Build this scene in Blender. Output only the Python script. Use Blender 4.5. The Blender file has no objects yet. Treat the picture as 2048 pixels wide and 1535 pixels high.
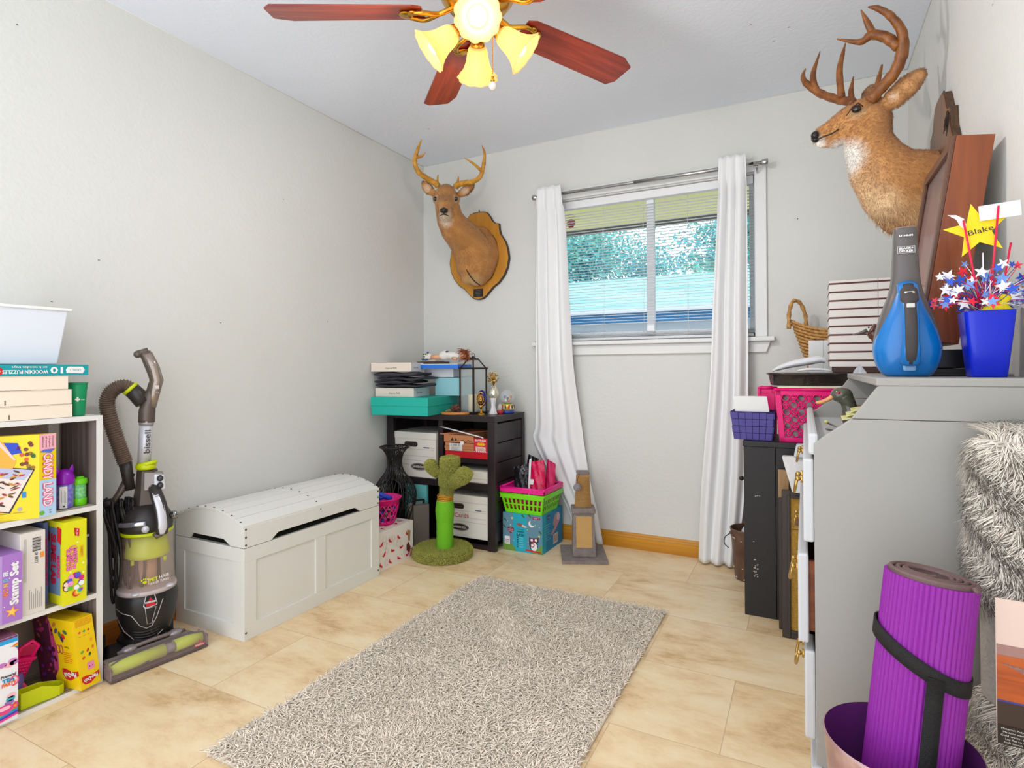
import bpy, bmesh, math, random
import numpy as np
from mathutils import Matrix, Vector

SC = bpy.context.scene
COL = SC.collection
PI = math.pi
rnd = random.Random(7)

# ------------------------------------------------------------------ camera
def make_camera():
    cam = bpy.data.cameras.new('camera')
    o = bpy.data.objects.new('camera', cam)
    COL.objects.link(o)
    f_px, yaw, pitch, roll = 1140.501, 0.474309, 0.0076438, -0.0047671
    F = Vector((-math.sin(yaw) * math.cos(pitch), math.cos(yaw) * math.cos(pitch), math.sin(pitch)))
    r = Vector((math.cos(yaw), math.sin(yaw), 0))
    u = r.cross(F)
    R = r * math.cos(roll) + u * math.sin(roll)
    U = -r * math.sin(roll) + u * math.cos(roll)
    M = Matrix(((R.x, U.x, -F.x, 2.34674), (R.y, U.y, -F.y, -3.23997), (R.z, U.z, -F.z, 1.04020), (0, 0, 0, 1)))
    o.matrix_world = M
    cam.sensor_fit = 'HORIZONTAL'
    cam.sensor_width = 36.0
    cam.lens = f_px * 36.0 / 2048.0
    cam.shift_y = -41.26 / 2048.0
    cam.clip_start = 0.02
    cam.clip_end = 200
    SC.camera = o
make_camera()

# ------------------------------------------------------------------ view, world, lights
SC.view_settings.view_transform = 'Standard'
SC.view_settings.look = 'None'
SC.view_settings.gamma = 1.0
SC.view_settings.use_curve_mapping = False
SC.view_settings.exposure = 0.74

w = bpy.data.worlds.new('world')
SC.world = w
w.use_nodes = True
bg = w.node_tree.nodes['Background']
bg.inputs[0].default_value = (0.87, 0.92, 1.0, 1)
bg.inputs[1].default_value = 1.6

sun = bpy.data.lights.new('sun', 'SUN')
sun.energy = 0.5; sun.angle = 0.02; sun.color = (1, 0.97, 0.9)
so = bpy.data.objects.new('sun', sun)
so.rotation_euler = (math.radians(35), 0, math.radians(160))
COL.objects.link(so)

# ------------------------------------------------------------------ materials
def lin(c):
    o = []
    for v in c[:3]:
        v = v / 255.0
        o.append(v / 12.92 if v <= 0.04045 else ((v + 0.055) / 1.055) ** 2.4)
    return (o[0], o[1], o[2], 1.0)

_mats = {}
def mat(c, r=0.5, m=0.0, bump=None, var=None, grain=None, emit=None, trans=0.0, alpha=1.0, sheen=0.0, coat=0.0, name=None, attr=None, sss=0.0, ior=1.45):
    """c = sRGB 0-255. bump=(scale,strength). var=(scale, colour2). grain=(scale, stretch axis, colour2)."""
    key = (c, r, m, bump, var, grain, emit, trans, alpha, sheen, coat, attr, sss, ior)
    if key in _mats:
        return _mats[key]
    M = bpy.data.materials.new(name or ('paint_%d' % len(_mats)))
    M.use_nodes = True
    nt = M.node_tree; N = nt.nodes; L = nt.links
    b = N['Principled BSDF']
    b.inputs['Base Color'].default_value = lin(c)
    b.inputs['Roughness'].default_value = r
    b.inputs['Metallic'].default_value = m
    b.inputs['IOR'].default_value = ior
    if trans: b.inputs['Transmission Weight'].default_value = trans
    if alpha < 1: b.inputs['Alpha'].default_value = alpha
    if sheen: b.inputs['Sheen Weight'].default_value = sheen
    if coat: b.inputs['Coat Weight'].default_value = coat
    if sss:
        b.inputs['Subsurface Weight'].default_value = sss
        b.inputs['Subsurface Radius'].default_value = (0.02, 0.012, 0.008)
    if emit:
        b.inputs['Emission Color'].default_value = lin(emit[0])
        b.inputs['Emission Strength'].default_value = emit[1]
    tc = None
    if bump or var or grain:
        tc = N.new('ShaderNodeTexCoord')
    if var:
        nz = N.new('ShaderNodeTexNoise'); nz.inputs['Scale'].default_value = var[0]; nz.inputs['Detail'].default_value = 6
        L.new(tc.outputs['Object'], nz.inputs['Vector'])
        rp = N.new('ShaderNodeValToRGB')
        rp.color_ramp.elements[0].position = 0.36; rp.color_ramp.elements[1].position = 0.64
        rp.color_ramp.elements[0].color = lin(c); rp.color_ramp.elements[1].color = lin(var[1])
        L.new(nz.outputs['Fac'], rp.inputs['Fac']); L.new(rp.outputs['Color'], b.inputs['Base Color'])
    if grain:
        mp = N.new('ShaderNodeMapping')
        s = [grain[0]] * 3; s['xyz'.index(grain[1])] = grain[0] * 0.06
        mp.inputs['Scale'].default_value = s
        L.new(tc.outputs['Object'], mp.inputs['Vector'])
        nz = N.new('ShaderNodeTexNoise'); nz.inputs['Scale'].default_value = 1; nz.inputs['Detail'].default_value = 7
        nz.inputs['Roughness'].default_value = 0.62; nz.inputs['Distortion'].default_value = 0.6
        L.new(mp.outputs['Vector'], nz.inputs['Vector'])
        rp = N.new('ShaderNodeValToRGB')
        rp.color_ramp.elements[0].position = 0.35; rp.color_ramp.elements[1].position = 0.65
        rp.color_ramp.elements[0].color = lin(c); rp.color_ramp.elements[1].color = lin(grain[2])
        L.new(nz.outputs['Fac'], rp.inputs['Fac']); L.new(rp.outputs['Color'], b.inputs['Base Color'])
    if attr:
        at = N.new('ShaderNodeAttribute'); at.attribute_name = attr
        L.new(at.outputs['Color'], b.inputs['Base Color'])
    if bump:
        nz = N.new('ShaderNodeTexNoise'); nz.inputs['Scale'].default_value = bump[0]; nz.inputs['Detail'].default_value = 4
        L.new(tc.outputs['Object'], nz.inputs['Vector'])
        bp = N.new('ShaderNodeBump'); bp.inputs['Strength'].default_value = bump[1]; bp.inputs['Distance'].default_value = 0.01
        L.new(nz.outputs['Fac'], bp.inputs['Height']); L.new(bp.outputs['Normal'], b.inputs['Normal'])
    _mats[key] = M
    return M

def pr(c): return mat(c, 0.55)           # printed ink / card
def pl(c): return mat(c, 0.3)            # glossy plastic
WHITE = (236, 236, 234); BLACK = (24, 22, 22); RED = (206, 30, 36); YEL = (240, 210, 20)
gold = mat((212, 160, 60), 0.22, 1.0, name='brass')
brass = mat((196, 160, 90), 0.25, 1.0, name='antique_brass')
chrome = mat((190, 190, 190), 0.2, 1.0, name='brushed_nickel')
blackm = mat((30, 27, 26), 0.45, name='black_paint')

def wall_mat(name, c, c2):
    M = bpy.data.materials.new(name); M.use_nodes = True
    nt = M.node_tree; N = nt.nodes; L = nt.links; b = N['Principled BSDF']
    b.inputs['Roughness'].default_value = 0.7
    tc = N.new('ShaderNodeTexCoord')
    n1 = N.new('ShaderNodeTexNoise'); n1.inputs['Scale'].default_value = 1.3; n1.inputs['Detail'].default_value = 3
    L.new(tc.outputs['Object'], n1.inputs['Vector'])
    rp = N.new('ShaderNodeValToRGB'); rp.color_ramp.elements[0].position = 0.3; rp.color_ramp.elements[1].position = 0.7
    rp.color_ramp.elements[0].color = lin(c); rp.color_ramp.elements[1].color = lin(c2)
    L.new(n1.outputs['Fac'], rp.inputs['Fac']); L.new(rp.outputs['Color'], b.inputs['Base Color'])
    n2 = N.new('ShaderNodeTexNoise'); n2.inputs['Scale'].default_value = 60; n2.inputs['Detail'].default_value = 5
    L.new(tc.outputs['Object'], n2.inputs['Vector'])
    bp = N.new('ShaderNodeBump'); bp.inputs['Strength'].default_value = 0.25; bp.inputs['Distance'].default_value = 0.006
    L.new(n2.outputs['Fac'], bp.inputs['Height']); L.new(bp.outputs['Normal'], b.inputs['Normal'])
    return M

def floor_mat():
    M = bpy.data.materials.new('travertine_tile'); M.use_nodes = True
    nt = M.node_tree; N = nt.nodes; L = nt.links; b = N['Principled BSDF']
    b.inputs['Roughness'].default_value = 0.42
    tc = N.new('ShaderNodeTexCoord')
    mp = N.new('ShaderNodeMapping'); mp.inputs['Scale'].default_value = (1.0, 1.0, 1.0)
    L.new(tc.outputs['Object'], mp.inputs['Vector'])
    # per-tile tone from a brick pattern, veins and clouds from noise
    bk = N.new('ShaderNodeTexBrick'); bk.inputs['Scale'].default_value = 1.0
    bk.inputs['Brick Width'].default_value = 0.61; bk.inputs['Row Height'].default_value = 0.405
    bk.inputs['Mortar Size'].default_value = 0.0016; bk.inputs['Mortar Smooth'].default_value = 0.3
    bk.inputs['Color1'].default_value = (0.0, 0.0, 0.0, 1); bk.inputs['Color2'].default_value = (1, 1, 1, 1)
    bk.inputs['Mortar'].default_value = (0.5, 0.5, 0.5, 1)
    L.new(mp.outputs['Vector'], bk.inputs['Vector'])
    mp2 = N.new('ShaderNodeMapping'); mp2.inputs['Scale'].default_value = (1.7, 3.2, 1)
    L.new(tc.outputs['Object'], mp2.inputs['Vector'])
    off = N.new('ShaderNodeVectorMath'); off.operation = 'MULTIPLY_ADD'
    off.inputs[1].default_value = (3, 3, 3)
    L.new(bk.outputs['Color'], off.inputs[0]); L.new(mp2.outputs['Vector'], off.inputs[2])
    n1 = N.new('ShaderNodeTexNoise'); n1.inputs['Scale'].default_value = 1.6; n1.inputs['Detail'].default_value = 9
    n1.inputs['Roughness'].default_value = 0.72; n1.inputs['Distortion'].default_value = 0.25
    L.new(off.outputs[0], n1.inputs['Vector'])
    rp = N.new('ShaderNodeValToRGB'); cr = rp.color_ramp
    cr.elements[0].position = 0.34; cr.elements[0].color = lin((200, 164, 114))
    cr.elements[1].position = 0.66; cr.elements[1].color = lin((244, 226, 190))
    e = cr.elements.new(0.43); e.color = lin((228, 198, 152))
    e = cr.elements.new(0.53); e.color = lin((238, 214, 172))
    L.new(n1.outputs['Fac'], rp.inputs['Fac'])
    mx = N.new('ShaderNodeMixRGB'); mx.inputs['Color2'].default_value = lin((182, 150, 110))
    mu = N.new('ShaderNodeMath'); mu.operation = 'MULTIPLY'; mu.inputs[1].default_value = 0.6
    L.new(bk.outputs['Fac'], mu.inputs[0]); L.new(mu.outputs[0], mx.inputs['Fac'])
    L.new(rp.outputs['Color'], mx.inputs['Color1']); L.new(mx.outputs['Color'], b.inputs['Base Color'])
    bp = N.new('ShaderNodeBump'); bp.inputs['Strength'].default_value = 0.06; bp.inputs['Distance'].default_value = 0.004
    L.new(n1.outputs['Fac'], bp.inputs['Height']); L.new(bp.outputs['Normal'], b.inputs['Normal'])
    return M

# ------------------------------------------------------------------ mesh building
_tcache = {}
def text_geo(s, bold=0.0):
    k = (s, bold)
    if k not in _tcache:
        cu = bpy.data.curves.new('lettering', 'FONT'); cu.body = s; cu.size = 1.0; cu.resolution_u = 2; cu.offset = bold
        ob = bpy.data.objects.new('lettering', cu)
        me = bpy.data.meshes.new_from_object(ob)
        V = [tuple(v.co[:2]) for v in me.vertices]; Fc = [tuple(p.vertices) for p in me.polygons]
        bpy.data.objects.remove(ob); bpy.data.curves.remove(cu); bpy.data.meshes.remove(me)
        xs = [v[0] for v in V] or [0]; ys = [v[1] for v in V] or [0]
        _tcache[k] = (V, Fc, min(xs), max(xs), min(ys), max(ys))
    return _tcache[k]

class Fr:
    """a flat frame on a surface: origin, right and up directions; lift goes outwards"""
    def __init__(s, O, U, V):
        s.O = Vector(O); s.U = Vector(U).normalized(); s.V = Vector(V).normalized(); s.N = s.U.cross(s.V)
    def p(s, u, v, l=0.0): return s.O + s.U * u + s.V * v + s.N * l

class MB:
    def __init__(s):
        s.v = []; s.f = []; s.m = []; s.sm = []; s.mats = []; s.T = None
    def mi(s, m):
        if m not in s.mats: s.mats.append(m)
        return s.mats.index(m)
    def add(s, vs, fs, m, smooth=False):
        o = len(s.v); k = s.mi(m)
        for p in vs:
            p = Vector(p)
            s.v.append(s.T @ p if s.T is not None else p)
        for f in fs:
            s.f.append(tuple(i + o for i in f)); s.m.append(k); s.sm.append(smooth)
    def box(s, x0, y0, z0, x1, y1, z1, m):
        if x0 > x1: x0, x1 = x1, x0
        if y0 > y1: y0, y1 = y1, y0
        if z0 > z1: z0, z1 = z1, z0
        vs = [(x0,y0,z0),(x1,y0,z0),(x1,y1,z0),(x0,y1,z0),(x0,y0,z1),(x1,y0,z1),(x1,y1,z1),(x0,y1,z1)]
        s.add(vs, [(0,3,2,1),(4,5,6,7),(0,1,5,4),(1,2,6,5),(2,3,7,6),(3,0,4,7)], m)
    def hexa(s, b, t, m):
        """b, t = four bottom / top corners, counter-clockwise from above"""
        s.add(list(b) + list(t), [(0,3,2,1),(4,5,6,7),(0,1,5,4),(1,2,6,5),(2,3,7,6),(3,0,4,7)], m)
    def obox(s, c, ax, ay, az, m):
        """box from centre and three half-axis vectors"""
        c = Vector(c); ax = Vector(ax); ay = Vector(ay); az = Vector(az)
        s.hexa([c-ax-ay-az, c+ax-ay-az, c+ax+ay-az, c-ax+ay-az], [c-ax-ay+az, c+ax-ay+az, c+ax+ay+az, c-ax+ay+az], m)
    def tube(s, pts, r, m, n=8, closed=False, flat=None, smooth=True):
        P = [Vector(p) for p in pts]; K = len(P)
        R = list(r) if hasattr(r, '__len__') else [r] * K
        vs = []; fs = []
        t0 = None; side = None
        for i in range(K):
            a = P[(i - 1) % K] if (i > 0 or closed) else P[i]
            b = P[(i + 1) % K] if (i < K - 1 or closed) else P[i]
            t = (b - a)
            t = t.normalized() if t.length > 1e-9 else Vector((0, 0, 1))
            if side is None:
                ref = Vector((0, 0, 1)) if abs(t.z) < 0.9 else Vector((1, 0, 0))
                if flat is not None: ref = Vector(flat[0])
                side = (ref - t * ref.dot(t)).normalized()
            else:
                side = (side - t * side.dot(t)); side = side.normalized() if side.length > 1e-6 else t.orthogonal().normalized()
            up = t.cross(side)
            for k in range(n):
                an = 2 * PI * k / n
                ka = 1.0 if flat is None else flat[1]
                vs.append(P[i] + side * (math.cos(an) * R[i]) + up * (math.sin(an) * R[i] * ka))
        for i in range(K - (0 if closed else 1)):
            j = (i + 1) % K
            for k in range(n):
                l = (k + 1) % n
                fs.append((i*n+k, i*n+l, j*n+l, j*n+k))
        if not closed:
            fs.append(tuple(range(n-1, -1, -1))); fs.append(tuple((K-1)*n + k for k in range(n)))
        s.add(vs, fs, m, smooth)
    def cyl(s, p0, p1, r0, r1, m, n=20, smooth=True):
        s.tube([p0, p1], [r0, r1], m, n, smooth=smooth)
    def lathe(s, prof, m, n=32, c=(0,0,0), sx=1.0, sy=1.0, rot=None, smooth=True, wob=None, caps=True):
        vs = []; fs = []; K = len(prof)
        for i, (r, z) in enumerate(prof):
            for k in range(n):
                a = 2 * PI * k / n
                rr = r * (1 + (wob(a, i) if wob else 0))
                p = Vector((math.cos(a) * rr * sx, math.sin(a) * rr * sy, z))
                if rot is not None: p = rot @ p
                vs.append(p + Vector(c))
        for i in range(K - 1):
            for k in range(n):
                l = (k + 1) % n
                fs.append((i*n+k, i*n+l, (i+1)*n+l, (i+1)*n+k))
        if caps and prof[0][0] > 1e-6: fs.append(tuple(range(n-1, -1, -1)))
        if caps and prof[-1][0] > 1e-6: fs.append(tuple((K-1)*n + k for k in range(n)))
        s.add(vs, fs, m, smooth)
    def ball(s, c, r, m, n=14, smooth=True):
        rx, ry, rz = (r, r, r) if not hasattr(r, '__len__') else r
        prof = [(max(1e-7, math.cos(t)), math.sin(t)) for t in [(-PI/2 + PI * i / n) for i in range(n + 1)]]
        vs = []; fs = []; q = n * 2
        for (pr_, z) in prof:
            for k in range(q):
                a = 2 * PI * k / q
                vs.append((c[0] + pr_*math.cos(a)*rx, c[1] + pr_*math.sin(a)*ry, c[2] + z*rz))
        for i in range(n):
            for k in range(q):
                l = (k+1) % q
                fs.append((i*q+k, i*q+l, (i+1)*q+l, (i+1)*q+k))
        s.add(vs, fs, m, smooth)
    def prism(s, fr, pts, d, m, l=0.0, smooth=False):
        """outline pts (u,v) counter-clockwise, from lift l-d up to lift l"""
        n = len(pts)
        vs = [fr.p(u, v, l - d) for u, v in pts] + [fr.p(u, v, l) for u, v in pts]
        fs = [tuple(range(n-1, -1, -1)), tuple(range(n, 2*n))] + [(i, (i+1) % n, n + (i+1) % n, n + i) for i in range(n)]
        s.add(vs, fs, m, smooth)
    # flat print on a frame
    def poly(s, fr, pts, m, l=0.0006): s.add([fr.p(u, v, l) for u, v in pts], [tuple(range(len(pts)))], m)
    def rect(s, fr, u0, v0, u1, v1, m, l=0.0006): s.poly(fr, [(u0,v0),(u1,v0),(u1,v1),(u0,v1)], m, l)
    def disc(s, fr, u, v, ru, m, rv=None, l=0.0009, n=20, rot=0.0):
        rv = ru if rv is None else rv; c, q = math.cos(rot), math.sin(rot)
        s.poly(fr, [(u + ru*math.cos(2*PI*k/n)*c - rv*math.sin(2*PI*k/n)*q, v + ru*math.cos(2*PI*k/n)*q + rv*math.sin(2*PI*k/n)*c) for k in range(n)], m, l)
    def star(s, fr, u, v, r, m, k=5, q=0.42, rot=0.0, l=0.0009):
        s.poly(fr, [(u + (r if i % 2 == 0 else r*q)*math.sin(rot + PI*i/k), v + (r if i % 2 == 0 else r*q)*math.cos(rot + PI*i/k)) for i in range(2*k)][::-1], m, l)
    def txt(s, fr, u, v, h, string, m, rot=0.0, bold=0.0, l=0.0012, sx=1.0, width=None):
        """centred on u,v; h = letter height; width, when given, stretches the line to that width"""
        V, Fc, x0, x1, y0, y1 = text_geo(string, bold)
        if not V: return
        k = h / 0.72; kx = k * sx
        if width: kx = width / max(1e-6, (x1 - x0))
        cx = (x0 + x1) / 2; cy = 0.34; c, q = math.cos(rot), math.sin(rot)
        vs = []
        for a, b in V:
            a = (a - cx) * kx; b = (b - cy) * k
            vs.append(fr.p(u + a*c - b*q, v + a*q + b*c, l))
        s.add(vs, Fc, m)
    def build(s, name, parent=None, bevel=0.0, seg=2, sub=0, loc=None, weld=False, kind=None, label=None):
        me = bpy.data.meshes.new(name)
        off = Vector((0, 0, 0))
        if parent is not None: off = wloc(parent)
        elif loc is not None: off = Vector(loc)
        me.from_pydata([tuple(v - off) for v in s.v], [], s.f)
        for m in s.mats: me.materials.append(m)
        me.polygons.foreach_set('material_index', s.m)
        me.polygons.foreach_set('use_smooth', s.sm)
        me.validate(); me.update()
        o = bpy.data.objects.new(name, me); COL.objects.link(o)
        if parent is not None: o.parent = parent
        elif loc is not None: o.location = loc
        if bevel:
            b = o.modifiers.new('bevel', 'BEVEL'); b.width = bevel; b.segments = seg; b.limit_method = 'ANGLE'; b.angle_limit = math.radians(40)
            b.harden_normals = False
        if sub:
            sm = o.modifiers.new('sub', 'SUBSURF'); sm.levels = sub; sm.render_levels = sub
        if kind: o['kind'] = kind
        if label: o['label'] = label
        return o

def wloc(o):
    v = Vector((0, 0, 0))
    while o is not None:
        v += o.location; o = o.parent
    return v

def tag(o, label, cat, group=None):
    o['label'] = label; o['category'] = cat
    if group: o['group'] = group
    return o

def thing(name, label, cat, loc, group=None):
    o = bpy.data.objects.new(name, None); o.empty_display_size = 0.05
    o.location = loc; COL.objects.link(o)
    return tag(o, label, cat, group)

def fast_mesh(name, V, Fq, m, parent=None, smooth=False, kind=None, col=None):
    """V (n,3) float, Fq (k,4) or (k,3) int arrays"""
    me = bpy.data.meshes.new(name)
    off = np.array(wloc(parent)) if parent is not None else np.zeros(3)
    V = (V - off).astype(np.float32); nf, q = Fq.shape
    me.vertices.add(len(V)); me.vertices.foreach_set('co', V.ravel())
    me.loops.add(nf * q); me.loops.foreach_set('vertex_index', Fq.ravel().astype(np.int32))
    me.polygons.add(nf); me.polygons.foreach_set('loop_start', np.arange(0, nf*q, q, dtype=np.int32))
    me.update(calc_edges=True)
    me.polygons.foreach_set('use_smooth', np.full(nf, smooth))
    if col is not None:
        ca = me.color_attributes.new('Col', 'FLOAT_COLOR', 'POINT')
        ca.data.foreach_set('color', np.concatenate([col, np.ones((len(col), 1))], 1).astype(np.float32).ravel())
    me.materials.append(m)
    o = bpy.data.objects.new(name, me); COL.objects.link(o)
    if parent is not None: o.parent = parent
    if kind: o['kind'] = kind
    return o

def strands(P, Nrm, length, r, bend, seed=1, seg=3, sides=3, jitter=0.35, dirn=None, root=0.0):
    """short yarn or fur strands from points P along normals, leaning by bend; returns V, F and the strand index of each vertex"""
    rg = np.random.default_rng(seed); n = len(P)
    Nrm = Nrm / np.linalg.norm(Nrm, axis=1, keepdims=True)
    L = length * (1 + jitter * (rg.random(n) * 2 - 1))
    rv = rg.normal(size=(n, 3))
    if dirn is not None: rv = rv * 0.55 + np.asarray(dirn) * 1.6
    T = rv - Nrm * np.sum(rv * Nrm, 1, keepdims=True); T /= (np.linalg.norm(T, axis=1, keepdims=True) + 1e-9)
    B = np.cross(Nrm, T)
    rings = []
    for i in range(seg + 1):
        t = i / seg
        c = P + Nrm * (L * (t * (1 - bend * 0.45 * t)))[:, None] + T * (L * bend * t * t)[:, None] + Nrm * root
        rr = r * (1.0 - 0.55 * t) if i < seg else r * 0.15
        for k in range(sides):
            a = 2 * PI * k / sides
            rings.append(c + T * (math.cos(a) * rr) + B * (math.sin(a) * rr))
    V = np.stack(rings, 1).reshape(-1, 3)
    per = (seg + 1) * sides; base = (np.arange(n) * per)[:, None]
    F = []
    for i in range(seg):
        for k in range(sides):
            l = (k + 1) % sides
            F.append([i*sides+k, i*sides+l, (i+1)*sides+l, (i+1)*sides+k])
    F = (base[:, None, :] + np.array(F)[None]).reshape(-1, 4)
    return V, F, np.repeat(np.arange(n), per)

def surf_points(V, tris, n, seed):
    rg = np.random.default_rng(seed)
    a = V[tris[:, 0]]; b = V[tris[:, 1]]; c = V[tris[:, 2]]
    nr = np.cross(b - a, c - a); ar = np.linalg.norm(nr, axis=1)
    idx = rg.choice(len(tris), n, p=ar / ar.sum())
    u = rg.random(n); v = rg.random(n); k = u + v > 1; u[k] = 1 - u[k]; v[k] = 1 - v[k]
    P = a[idx] + (b - a)[idx] * u[:, None] + (c - a)[idx] * v[:, None]
    return P, nr[idx] / (ar[idx][:, None] + 1e-12), idx

def spline(pts, n=8):
    """Catmull-Rom through pts"""
    P = [Vector(p) for p in pts]; P = [P[0]*2 - P[1]] + P + [P[-1]*2 - P[-2]]
    out = []
    for i in range(1, len(P) - 2):
        for k in range(n):
            t = k / n
            out.append(0.5 * ((2*P[i]) + (P[i+1]-P[i-1])*t + (2*P[i-1]-5*P[i]+4*P[i+1]-P[i+2])*t*t + (3*P[i]-P[i-1]-3*P[i+1]+P[i+2])*t**3))
    out.append(P[-2])
    return out

# ------------------------------------------------------------------ the room
RW, RH, RD = 2.79, 2.44, -3.5
wall_paint = wall_mat('wall_paint', (221, 221, 216), (216, 216, 210))
ceil_paint = wall_mat('ceiling_paint', (236, 241, 250), (233, 238, 247))
trimw = mat((232, 232, 230), 0.4, name='white_trim_paint')
oak = mat((210, 146, 36), 0.4, grain=(26, 'x', (182, 120, 24)), name='oak_trim')
oak_y = mat((206, 128, 50), 0.4, grain=(26, 'y', (180, 100, 34)), name='oak_trim_side')

def struct(name, mb, loc=(0, 0, 0), bevel=0):
    o = mb.build(name, loc=loc, bevel=bevel); o['kind'] = 'structure'; return o

b = MB(); b.box(0, RD, -0.05, RW, 0, 0, floor_mat()); struct('floor', b)
b = MB(); b.box(-0.1, RD, RH, RW + 0.1, 0.12, RH + 0.05, ceil_paint); struct('ceiling', b)
b = MB(); b.box(-0.1, RD, -0.05, 0, 0.12, RH, wall_paint); struct('wall_left', b)
b = MB(); b.box(RW, RD, -0.05, RW + 0.1, 0.12, RH, wall_paint); struct('wall_right', b)
WX0, WX1, WZ0, WZ1 = 0.93, 2.12, 1.195, 2.06      # window opening
b = MB()
b.box(0, 0, -0.05, WX0, 0.12, RH, wall_paint); b.box(WX1, 0, -0.05, RW, 0.12, RH, wall_paint)
b.box(WX0, 0, -0.05, WX1, 0.12, WZ0, wall_paint); b.box(WX0, 0, WZ1, WX1, 0.12, RH, wall_paint)
struct('wall_back', b)
# near wall left out and room cut short so world light fills it

def baseboard(name, p0, p1, n, m):
    """profiled board from p0 to p1 along a wall whose inward normal is n"""
    prof = [(0, 0), (0.014, 0), (0.014, 0.066), (0.011, 0.074), (0.011, 0.078), (0.006, 0.086), (0, 0.088)]
    b = MB(); n = Vector(n); vs = []
    for p in (Vector(p0), Vector(p1)):
        for d, z in prof: vs.append(p + n * d + Vector((0, 0, z)))
    k = len(prof)
    fs = [tuple(range(k)), tuple(range(2*k - 1, k - 1, -1))] + [(i, i + k, (i + 1) % k + k, (i + 1) % k) for i in range(k)]
    b.add(vs, fs, m); return struct(name, b)
baseboard('baseboard_back', (0.014, 0, 0), (RW - 0.014, 0, 0), (0, -1, 0), oak)
baseboard('baseboard_left', (0, 0, 0), (0, RD, 0), (1, 0, 0), oak_y)
baseboard('baseboard_right', (RW, 0, 0), (RW, RD, 0), (-1, 0, 0), oak_y)

# pale caulk bead where walls meet the ceiling
b = MB(); cw = mat((226, 226, 222), 0.6)
b.tube([(0.0, 0, RH), (RW, 0, RH)], 0.003, cw, 6); b.tube([(0, RD, RH), (0, 0, RH)], 0.003, cw, 6); b.tube([(RW, RD, RH), (RW, 0, RH)], 0.003, cw, 6)
b.tube([(0, 0, 0.1), (0, 0, RH)], 0.002, cw, 6)
struct('trim_1', b)
# small nail holes and scuffs on the walls
b = MB(); hole = mat((90, 86, 80), 0.8)
fL = Fr((0.0, 0, 0), (0, 1, 0), (0, 0, 1)); fL.N = Vector((1, 0, 0))
for y, z in ((-2.35, 1.62), (-2.2, 1.28), (-1.2, 1.9), (-2.05, 1.45), (-1.55, 1.25), (-0.9, 1.3), (-2.3, 2.2)):
    b.disc(fL, y, z, 0.0035, hole, 0.002)
fL2 = Fr((0.0, 0, 0), (0, -1, 0), (0, 0, 1)); fL2.N = Vector((1, 0, 0))
for pts in ([(2.382, 1.25), (2.379, 1.25), (2.381, 1.28)],): b.poly(fL2, pts, hole)
fB = Fr((0, 0, 0), (1, 0, 0), (0, 0, 1))
for x, z in ((2.32, 1.79), (2.66, 2.02), (0.85, 1.2)): b.disc(fB, x, z, 0.003, hole)
fR = Fr((RW, 0, 0), (0, -1, 0), (0, 0, 1)); fR.N = Vector((-1, 0, 0))
b.disc(fR, 1.35, 1.98, 0.004, hole, 0.001)
struct('trim_2', b)
fC = Fr((0, 0, RH), (1, 0, 0), (0, -1, 0)); fC.N = Vector((0, 0, -1))
b = MB()
for x, y in ((2.16, 0.72), (2.24, 0.55), (2.3, 0.63), (0.4, 0.5)): b.disc(fC, x, y, 0.006, hole, 0.0025)
struct('trim_3', b)

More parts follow.
